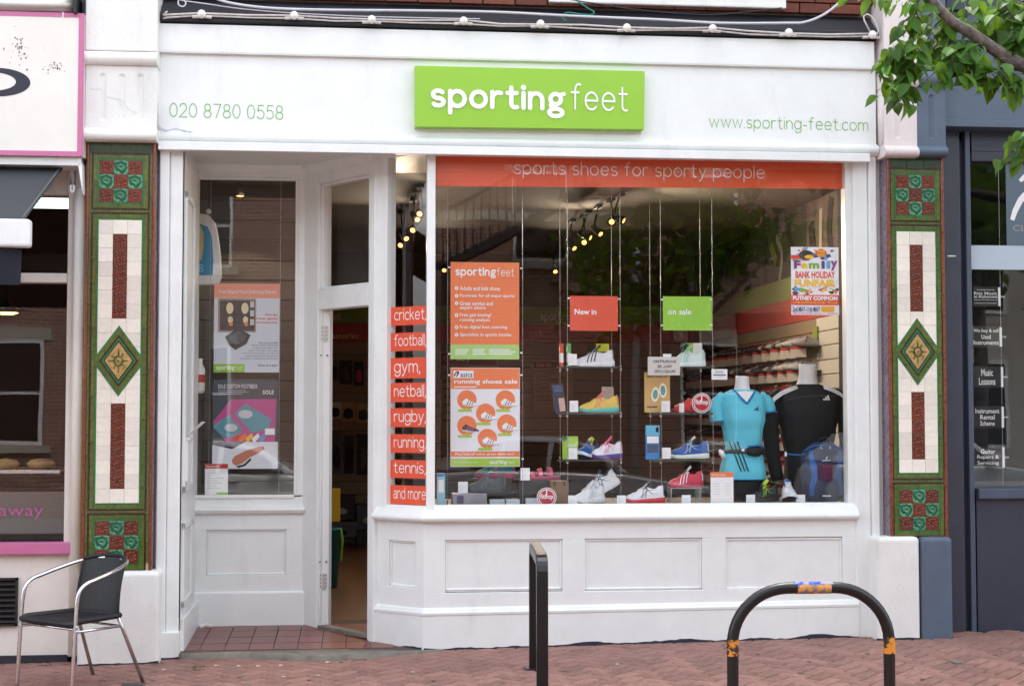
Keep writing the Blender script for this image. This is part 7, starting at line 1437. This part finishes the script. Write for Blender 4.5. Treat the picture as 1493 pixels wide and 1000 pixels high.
bough = smooth_pts([(6.02, -2.26, b_in.z-.75), (5.7, -2.1, b_in.z-.5), (5.25, -1.9, b_in.z-.25), tuple(b_in)]+[tuple(P(u, v, -1.75)) for u, v in ((1468, 83), (1440, 66), (1413, 47), (1389, 33), (1372, 16), (1356, -4), (1330, -40), (1290, -90))], 4)
nb_ = len(bough); MB().tube(bough, [.05-.03*(i/nb_) for i in range(nb_)], 12).build('bough', BARK, tree, smooth=True)
rl = random.Random(21); twigs = MB(); LEAFN = [0]
def put_leaf(p, d, nrm, L, k):
    d = d.normalized(); n = (nrm-d*nrm.dot(d)).normalized(); s_ = n.cross(d); Mx = Matrix((d, s_, n)).transposed().to_4x4(); Mx.translation = p
    o = obj('leaf', LM[k], tree); o.matrix_parent_inverse = Matrix(); o.matrix_local = Matrix.Translation(-Vector(tree.location)) @ Mx @ Matrix.Scale(L, 4); LEAFN[0] += 1
def spray(p0, p1, n, L=.095, sag=.25, spread=1.0):
    """a twig with leaves alternating along it"""
    p0, p1 = Vector(p0), Vector(p1); mid = (p0+p1)/2+Vector((rl.uniform(-.03, .03), rl.uniform(-.03, .03), .02)); pts = [Vector(q) for q in smooth_pts([tuple(p0), tuple(mid), tuple(p1)], 5)]
    MB().tube(pts, [.006-.0035*i/len(pts) for i in range(len(pts))], 5).build('twig', TWIG, tree, smooth=True)
    for i in range(n):
        t = .25+.75*i/max(1, n-1); q = pts[min(len(pts)-1, int(t*(len(pts)-1)))]+Vector((rl.gauss(0, .025), rl.gauss(0, .04), rl.gauss(0, .025)))*spread; a = rl.uniform(0, 2*math.pi)
        d = Vector((math.cos(a)*.8-.12, math.sin(a)*.55-.25, -rl.uniform(.2, 1.1))); nrm = Vector((rl.gauss(0, .35), -.55+rl.gauss(0, .3), .8+rl.gauss(0, .25))); k = rl.choice((0, 0, 0, 3, 1, 1, 4, 2, 5)) if not spread > 1.5 else rl.choice((0, 2, 3, 5, 5, 2))
        put_leaf(q, d, nrm, L*rl.uniform(.85, 1.35), k)
def PT(u, v, y=-1.72): return P(u, v, y)
# left hanging twig with two clumps
tp = [PT(1345, -20, -1.75), PT(1334, 20), PT(1331, 60), PT(1327, 90), PT(1318, 112), PT(1316, 132)]
MB().tube([tuple(q) for q in smooth_pts([tuple(q) for q in tp], 5)], .006, 5).build('twig', TWIG, tree, smooth=True)
for (a, b, n) in (((1331, 62), (1300, 82), 12), ((1329, 72), (1288, 100), 14), ((1327, 80), (1280, 112), 11), ((1325, 86), (1312, 116), 13), ((1324, 84), (1338, 108), 10), ((1330, 60), (1340, 82), 7), ((1318, 118), (1300, 146), 7), ((1316, 128), (1325, 150), 7), ((1316, 124), (1306, 152), 6), ((1334, 26), (1300, 52), 8), ((1334, 20), (1318, 55), 6), ((1336, 14), (1352, 40), 6),
   ((1350, -8), (1290, 4), 7), ((1350, -8), (1322, 8), 8), ((1300, -30), (1262, -4), 6), ((1290, -30), (1240, -8), 4)): spray(PT(*a), PT(*b, -1.72+rl.uniform(-.1, .1)), n)
# behind the bough
for (a, b, n) in (((1380, 24), (1352, 60), 14), ((1388, 30), (1366, 66), 14), ((1378, 20), (1350, 30), 10), ((1395, 36), (1380, 58), 10)): spray(PT(*a, -1.6), PT(*b, -1.5), n, .10, spread=1.8)
# clump C under the bough
for (a, b, n) in (((1410, 60), (1370, 98), 10), ((1408, 62), (1390, 110), 12), ((1412, 64), (1350, 118), 8), ((1414, 66), (1372, 122), 12), ((1412, 64), (1408, 118), 12), ((1414, 66), (1425, 108), 10), ((1404, 60), (1398, 84), 7), ((1420, 92), (1440, 118), 10), ((1440, 98), (1470, 120), 12), ((1450, 100), (1492, 118), 12), ((1460, 104), (1485, 138), 14), ((1470, 104), (1500, 135), 12), ((1430, 96), (1452, 128), 8)): spray(PT(*a), PT(*b, -1.72+rl.uniform(-.12, .12)), n, .10)
# top right
for (a, b, n) in (((1400, 38), (1420, 10), 7), ((1404, 36), (1404, 2), 6), ((1420, 48), (1440, 30), 6), ((1460, 78), (1452, 18), 9), ((1460, 70), (1480, 28), 12), ((1480, 30), (1455, -5), 8), ((1470, 60), (1495, 45), 9), ((1500, 30), (1470, 4), 10), ((1500, 60), (1478, 70), 10), ((1500, 0), (1460, 20), 8), ((1505, 10), (1440, 48), 8), ((1505, 40), (1485, 60), 10)): spray(PT(*a, -1.7), PT(*b, -1.65+rl.uniform(-.15, .1)), n, .105)
for (a, b, n) in (((1510, 195), (1462, 228), 10), ((1505, 205), (1478, 236), 9), ((1510, 190), (1490, 216), 6)): spray(PT(*a, -2.1), PT(*b, -2.1), n, .085)
print('leaves', LEAFN[0])
# rest of the crown above the picture: limbs and a mass of leaves
cr = MB(); rc = random.Random(8); lv = LM[0]; base_v = [Vector(v.co) for v in lv.vertices]; base_f = [tuple(p.vertices) for p in lv.polygons]
for k in range(9):
    a = k*.7; e = Vector((6.2+2.4*math.cos(a), -2.4+1.5*math.sin(a)-.4, 5.3+rc.uniform(0, 1.4))); MB().tube([(6.1, -2.3, 3.6+.25*k), tuple((Vector((6.1, -2.3, 4.3+.2*k))+e)/2+Vector((0, 0, .2))), tuple(e)], [.06, .04, .012], 8).build('limb', BARK, tree, smooth=True)
cl = [(Vector((6.2+2.5*math.cos(k*.7)*rc.uniform(.5, 1), -2.8+1.4*math.sin(k*.7)*rc.uniform(.4, 1), 5.4+rc.uniform(-.2, 1.5)))) for k in range(26)]
for k in range(2600):
    c_ = cl[k % 26]; p = c_+Vector((rc.gauss(0, .32), rc.gauss(0, .3), rc.gauss(0, .26)))
    if p.z < 4.75: continue
    Mx = Matrix.Translation(p) @ Matrix.Rotation(rc.uniform(0, 6.28), 4, 'Z') @ Matrix.Rotation(rc.uniform(.1, 1.1), 4, 'Y') @ Matrix.Rotation(rc.uniform(-.5, .5), 4, 'X') @ Matrix.Scale(rc.uniform(.08, .12), 4); cr.add([Mx @ v for v in base_v[:40]], [f for f in base_f if max(f) < 40])
o = obj('crown', cr.mesh('crown', LEAFS[2]), tree); o['kind'] = 'stuff'
# ================================================================== other side of the street (seen mirrored in the glass)
YO = -17.3
def Q(u, v, dep=-YO): p = P(u, v, dep); return Vector((p.x, -dep, p.z))
bk = bpy.data.materials.new('old_brickwork'); bk.use_nodes = True; t = bk.node_tree; b = t.nodes['Principled BSDF']; tc = t.nodes.new('ShaderNodeTexCoord'); mp = t.nodes.new('ShaderNodeMapping'); mp.inputs['Rotation'].default_value = (math.pi/2, 0, 0)
br_ = t.nodes.new('ShaderNodeTexBrick'); br_.inputs['Color1'].default_value = lin((156, 108, 92)); br_.inputs['Color2'].default_value = lin((128, 86, 72)); br_.inputs['Mortar'].default_value = lin((176, 164, 150)); br_.inputs['Scale'].default_value = 1; br_.inputs['Brick Width'].default_value = .225; br_.inputs['Row Height'].default_value = .075; br_.inputs['Mortar Size'].default_value = .008
t.links.new(tc.outputs['Object'], mp.inputs[0]); t.links.new(mp.outputs[0], br_.inputs[0]); t.links.new(br_.outputs[0], b.inputs['Base Color']); b.inputs['Roughness'].default_value = .9
ob = thing('brick_building', (0, YO, 0), 'old red brick building with sash windows across the street', 'building')
MB().box(-22, 9.2, YO-5, YO, -.3, 6.7).build('wall', bk, ob); MB().box(-22.2, 9.4, YO-5.2, YO+.25, 6.7, 6.9).build('parapet', CONC, ob)
STONE = mat('pale_stone', (186, 178, 164), .8, var=.15); WIN = mat('dark_window_glass', (26, 30, 36), .05)
for i in range(9):
    x = -19.5+i*3.2
    for z0, z1 in ((1.0, 2.9), (4.4, 6.1)):
        if z0 < 2 and -3 < x < 5: continue
        w = MB().box(x-.55, x+.55, YO-.1, YO+.02, z0, z1).build('window', CLEANW, ob); MB().box(x-.48, x+.48, YO+.02, YO+.03, z0+.07, (z0+z1)/2-.03).build('glazing', WIN, w); MB().box(x-.48, x+.48, YO+.02, YO+.03, (z0+z1)/2+.03, z1-.07).build('glazing', WIN, w); MB().box(x-.7, x+.7, YO-.02, YO+.1, z0-.14, z0).build('sill', STONE, w); MB().box(x-.7, x+.7, YO-.01, YO+.03, z1, z1+.22).build('lintel', STONE, w)
za = Q(640, 313).z; MB().box(Q(640, 313).x, Q(900, 313).x, YO, YO+.05, za-.08, za+.08).build('stone_course', STONE, ob)
g0, g1 = Q(1075, 455), Q(1268, 700); gt = MB().box(g0.x, g1.x, YO-.05, YO+.03, 0, g0.z).build('added_dark_gate', mat('added_gate_black', (20, 20, 22), .7), ob)  # gate never seen, added black to darken this part of the window reflection
for k in range(12): xg = g0.x+(g1.x-g0.x)*(k+.5)/12; MB().box(xg-.09, xg+.09, YO+.03, YO+.05, .05, g0.z-.05).build('added_gate_plank', MATS['added_gate_black'], gt)
d0, d1 = Q(927, 345), Q(927, 640); dp = thing('drain_pipe', (d0.x, YO+.1, 0), 'pale grey drain pipe on the brick building opposite', 'pipe'); MB().tube([(d0.x, YO+.1, 0), (d0.x, YO+.1, d0.z)], .075, 10).build('pipe', mat('pale_pipe', (170, 172, 176), .5), dp, smooth=True)
for v in (392, 440, 490, 540): z = Q(927, v).z; MB().lathe([(.09, -.05), (.09, .05)], (d0.x, YO+.1, z), 10).build('collar', MATS['pale_pipe'], dp)
# iron stair across the wall
st = thing('iron_staircase', (Q(700, 400).x, YO+.8, 0), 'black iron staircase climbing the brick wall opposite', 'staircase'); IR = mat('black_iron', (24, 24, 26), .5)
s0_, s1_ = Q(655, 385, -YO-.8), Q(860, 272, -YO-.8); n = 18
for k in range(n+1):
    p = s0_+(s1_-s0_)*(k/n); MB().box(p.x-.14, p.x+.14, YO+.3, YO+1.2, p.z-.02, p.z+.02).build('tread', IR, st)
    MB().box(p.x-.014, p.x+.014, YO+1.2, YO+1.23, p.z, p.z+.95).build('baluster', IR, st)
for dz, r_ in ((.95, .03), (-.06, .09)): MB().tube([s0_+Vector((0, .42, dz)), s1_+Vector((0, .42, dz))], r_, 6).build('handrail' if dz > 0 else 'stringer', IR, st)
l0 = s0_; MB().box(l0.x-2.6, l0.x, YO+.2, YO+1.25, l0.z-.06, l0.z).build('landing', IR, st)
for k in range(14): MB().box(l0.x-2.6+.19*k-.012, l0.x-2.6+.19*k+.012, YO+1.2, YO+1.225, l0.z, l0.z+.95).build('baluster', IR, st)
for x in (l0.x-2.5, l0.x-.1): MB().box(x-.05, x+.05, YO+1.1, YO+1.2, 0, l0.z-.06).build('post', IR, st)
# neighbouring houses either side, pale render, so the sky stays above the roofs
for (x0, x1, h, c_, lb) in ((9.6, 24, 5.6, (196, 188, 178), 'cream rendered terrace across the street beyond the brick building'), (24.4, 44, 6.5, (150, 120, 104), 'tall brown terrace across the street'), (-44, -22.5, 6, (176, 170, 160), 'grey rendered terrace across the street')):
    hb_ = thing('terrace_house', ((x0+x1)/2, YO, 0), lb, 'building'); MB().box(x0, x1, YO-5, YO, -.3, h).build('wall', mat('render_%d' % int(x0), c_, .85, var=.1), hb_); MB().prism([(x0-.2, h), (x1+.2, h), (x1-.4, h+1.2), (x0+.4, h+1.2)], YO-5.2, YO+.3).build('roof', mat('slate_roof', (70, 72, 80), .7), hb_)
    n = int((x1-x0)/3)
    for k in range(n):
        x = x0+(k+.5)*(x1-x0)/n
        for z0 in (.9, 3.5): w = MB().box(x-.6, x+.6, YO-.1, YO+.03, z0, z0+1.7).build('window', CLEANW, hb_); MB().box(x-.52, x+.52, YO+.03, YO+.04, z0+.08, z0+1.62).build('glazing', WIN, w)
# far side trees
def far_tree(x, y, h, s, label, seed):
    r = thing('plane_tree', (x, y, 0), label, 'tree', None); rr_ = random.Random(seed); MB().tube([(x, y, -.1), (x+.05, y, h*.4), (x-.05, y+.1, h*.75)], [.16, .12, .06], 10).build('trunk', BARK, r, smooth=True); cr = MB(); cl = [Vector((x+rr_.gauss(0, s*.45), y+rr_.gauss(0, s*.4), h*.78+rr_.gauss(0, s*.3))) for _ in range(22)]
    for c_ in cl[:8]: MB().tube([(x, y, h*.5), tuple(c_)], [.06, .015], 6).build('limb', BARK, r)
    for k in range(1800):
        p = cl[k % 22]+Vector((rr_.gauss(0, s*.16), rr_.gauss(0, s*.16), rr_.gauss(0, s*.13))); q = .14; a = Vector((rr_.gauss(0, 1), rr_.gauss(0, 1), rr_.gauss(0, .6))).normalized(); b_2 = a.orthogonal().normalized(); cr.add([p-a*q, p+b_2*q*.5, p+a*q, p-b_2*q*.5], [(0, 1, 2, 3)])
    obj('crown', cr.mesh('crown', LEAFS[2]), r)
p = Q(1010, 330, 15.5); far_tree(p.x, -15.5, 6.0, 2.0, 'green plane tree on the far pavement by the drain pipe', 3); far_tree(10.5, -15.2, 6.4, 2.0, 'green plane tree on the far pavement before the cream terrace', 5)
# parked cars on the far side of the road
def car(x, y, face, paint, label, glassm, L=4.1):
    """x: middle, y: side nearest the shop; face +1: nose towards +x"""
    r = thing('parked_car', (x, y-.85, gz(x, y)-.11), label, 'car', None); zb = gz(x, y)-.115
    def K(a, z): return (x+face*(a-.5)*L, zb+z)
    body = [(0.0, .35), (0.01, .58), (.05, .72), (.20, .84), (.30, .90), (.80, .96), (.955, .93), (.985, .80), (1.0, .55), (1.0, .32), (.96, .22), (.03, .22)]
    b = MB(); b.prism([K(a, z) for a, z in body], y-1.72, y); b.build('body', paint, r, bev=.06, seg=4)
    roof = [(.27, .90), (.42, 1.33), (.50, 1.42), (.72, 1.46), (.86, 1.40), (.97, .96)]; q = [K(a, z) for a, z in roof]; n = len(q); mb = MB(); mb.add([(px_, y-.10-(z_-zb-.9)*.22, z_) for px_, z_ in q]+[(px_, y-1.62+(z_-zb-.9)*.22, z_) for px_, z_ in q], [tuple(range(n)), tuple(range(2*n-1, n-1, -1))]+[(i, (i+1) % n, n+(i+1) % n, n+i) for i in range(n)]); mb.build('cabin', paint, r, bev=.04, seg=3)
    for (w_, nm) in (([(.32, .93), (.44, 1.30), (.55, 1.36), (.57, .94)], 'front_window'), ([(.585, .94), (.57, 1.365), (.72, 1.38), (.76, .95)], 'rear_window'), ([(.775, .96), (.735, 1.37), (.82, 1.33), (.87, 1.10), (.86, .98)], 'quarter_window')):
        mb = MB(); mb.add([(K(a, z)[0], y-.088-(z-.9)*.22, K(a, z)[1]) for a, z in w_], [tuple(range(len(w_)))]); mb.build(nm, glassm, r)
    for a in (.18, .80):
        wx_, wz_ = K(a, .30); ty = MB().lathe([(.20, -.1), (.305, -.1), (.315, -.05), (.315, .07), (.3, .1), (.2, .1)], (wx_, y-.1, wz_), 28, (0, 1, 0)).build('wheel', mat('tyre_rubber', (24, 24, 25), .8), r, smooth=True); MB().lathe([(.2, .06), (.2, .105), (.15, .09), (.05, .11), (.001, .11)], (wx_, y-.1, wz_), 20, (0, 1, 0)).build('rim', STEEL, ty); MB().lathe([(.36, .0), (.36, .108)], (wx_, y-.1, wz_+.0), 28, (0, 1, 0)).build('wheel_arch', DARK, r)
    tx, tz_ = K(.985, .78); MB().box(tx-.12, tx+.05, y-.28, y+.01, tz_-.10, tz_+.14).build('tail_light', mat('red_lens', (190, 20, 24), .15), r, bev=.03); hx, hz2 = K(.03, .66); MB().box(hx-.1, hx+.16, y-.3, y+.008, hz2-.08, hz2+.06).build('headlight', mat('clear_lens', (210, 214, 220), .1), r, bev=.03)
    mx_, mz_ = K(.35, .97); MB().box(mx_-.09, mx_+.09, y-.02, y+.16, mz_, mz_+.13).build('mirror', paint, r, bev=.04); sx_, sz_ = K(.5, .62); MB().box(sx_-1.3, sx_+1.3, y-.002, y+.012, sz_-.03, sz_+.03).build('side_strip', paint, r, bev=.01)
    fx_, fz_ = K(.905, .80); MB().lathe([(.09, 0), (.09, .006)], (fx_, y-.002, fz_), 20, (0, 1, 0)).build('fuel_cap', paint, r)
    for a in (.56, .74): dx_, dz_ = K(a, .6); MB().box(dx_-.004, dx_+.004, y-.001, y+.003, zb+.3, zb+.93).build('door_gap', BLACK, r); MB().box(dx_-.20*face-.07, dx_-.20*face+.07, y, y+.03, zb+.80, zb+.835).build('door_handle', paint, r, bev=.01)
GREYP = mat('silver_grey_car_paint', (150, 152, 158), .3, 0., coat=.6); SILV = mat('silver_car_paint', (206, 208, 212), .3, 0., coat=.6); WHP = mat('white_car_paint', (226, 226, 226), .25, 0, coat=.8); CG = mat('car_glass', (14, 16, 18), .04)
xc1 = (Q(1035, 650, 12.6).x+Q(600, 650, 12.6).x)/2
car(xc1, -11.6, -1, GREYP, 'grey hatchback parked across the street, tail by the drain pipe', CG); car(xc1-5.0, -11.6, -1, WHP, 'white hatchback parked in front of the grey one', CG); car(8.6, -11.7, -1, SILV, 'silver hatchback parked across from the music shop', CG)
# ================================================================== small things on the ground
rg_ = random.Random(31)
BUT = mat('cigarette_filter', (214, 150, 84), .8); PAPW = mat('cigarette_paper', (226, 222, 214), .8)
for k, (u, v) in enumerate(((316, 971), (349, 971.5), (377, 971.5), (410, 970.5), (478, 966), (240, 977))):
    p = G(u, v); a = rg_.uniform(-.5, .5); d = Vector((math.cos(a), math.sin(a), GX))*.015; p = p+Vector((0, 0, .005)); r = thing('cigarette_end', p, 'cigarette end lying at the foot of the concrete step', 'cigarette end', 'cigarette ends along the step'); MB().tube([p-d, p+d*.3], .004, 6).build('paper', PAPW, r); MB().tube([p+d*.3, p+d], .0042, 6).build('filter', BUT, r)
def scrap(pts, label, m=mat('dusty_paper', (176, 166, 158), .9), z=None, y=None):
    c_ = [G(u, v) if y is None else P(u, v, y) for u, v in pts]; mb = MB(); mb.add([p+Vector((0, 0, .003+.002*(i % 2))) for i, p in enumerate(c_)], [tuple(range(len(c_)))]); o = mb.build('paper_scrap', m); o.modifiers.new('s', 'SOLIDIFY').thickness = .001; tag(o, label, 'litter')
scrap([(460, 985), (464, 984), (467, 985), (464, 986)], 'pale scrap of paper on the red paving left of the step end'); scrap([(410, 986.5), (414, 986), (417, 987), (412, 988)], 'pale scrap on the red paving before the step'); scrap([(598, 979.5), (603, 979), (605, 980.5), (600, 981)], 'pale scrap on the red paving below the bay corner'); scrap([(897, 968), (901, 967.5), (903, 969), (898, 969.5)], 'pale scrap on the red paving between the cycle stands'); scrap([(1384, 963), (1392, 961), (1404, 966), (1394, 968)], 'flat grey scrap on the paving by the blue plinth', mat('grey_scrap', (122, 108, 102), .95))
o = MB(); pp = P(300, 915, .85); o.tube([pp+Vector((-.04, 0, .01)), pp+Vector((0, .01, .022)), pp+Vector((.04, 0, .012))], .012, 6, flat=.4); tag(o.build('crumpled_tissue', CLEANW), 'crumpled white tissue on the porch tiles', 'litter')
# grit, crumbs and tufts of moss along the wall foot
mb = MB()
for k in range(700):
    u = rg_.uniform(230, 1480); p0 = P(u, 940, -.05); y = -.04-abs(rg_.gauss(0, .12)) if k % 3 else rg_.uniform(-1.5, -.1); p = Vector((p0.x, y, gz(p0.x, y)+.001)); s_ = rg_.uniform(.002, .006)
    mb.add([p+Vector((s_, 0, 0)), p+Vector((0, s_, 0)), p+Vector((-s_, 0, 0)), p+Vector((0, -s_, 0)), p+Vector((0, 0, s_*.8))], [(0, 1, 4), (1, 2, 4), (2, 3, 4), (3, 0, 4)])
o = mb.build('grit', GRIT); tag(o, 'loose grit and crumbs scattered along the foot of the shop front', 'grit', kind='stuff')
mb = MB()
for (u, v, n) in ((290, 972, 40), (283, 976, 30), (520, 962, 26), (70, 970, 40), (845, 948, 14), (1190, 940, 14), (1390, 929, 14), (1455, 950, 10), (230, 968, 16), (655, 948, 12)):
    c_ = G(u, v)
    for k in range(n): p = c_+Vector((rg_.gauss(0, .035), rg_.gauss(0, .012), 0)); a = rg_.uniform(0, 6.3); h = rg_.uniform(.003, .012); d = Vector((math.cos(a), math.sin(a), 0))*.004; mb.add([p-d, p+d, p+Vector((rg_.gauss(0, .006), rg_.gauss(0, .006), h))], [(0, 1, 2)])
o = mb.build('moss', mat('moss_green', (74, 92, 36), .9)); tag(o, 'small green moss tufts in the paving joints', 'moss', kind='stuff')
mb = MB()
for k in range(90):
    x, y = rg_.uniform(-3, 4.4), rg_.uniform(-2.2, -.15); r_ = rg_.uniform(.008, .02); z = gz(x, y)+.0035; mb.add([(x+r_*math.cos(t)*(1+.2*math.sin(3*t)), y+r_*math.sin(t), z) for t in [i*.7 for i in range(9)]], [tuple(range(9))])
o = mb.build('chewing_gum_spots', mat('gum_spots', (106, 92, 88), .9)); tag(o, 'flattened grey chewing gum spots trodden into the paving', 'gum', kind='stuff')
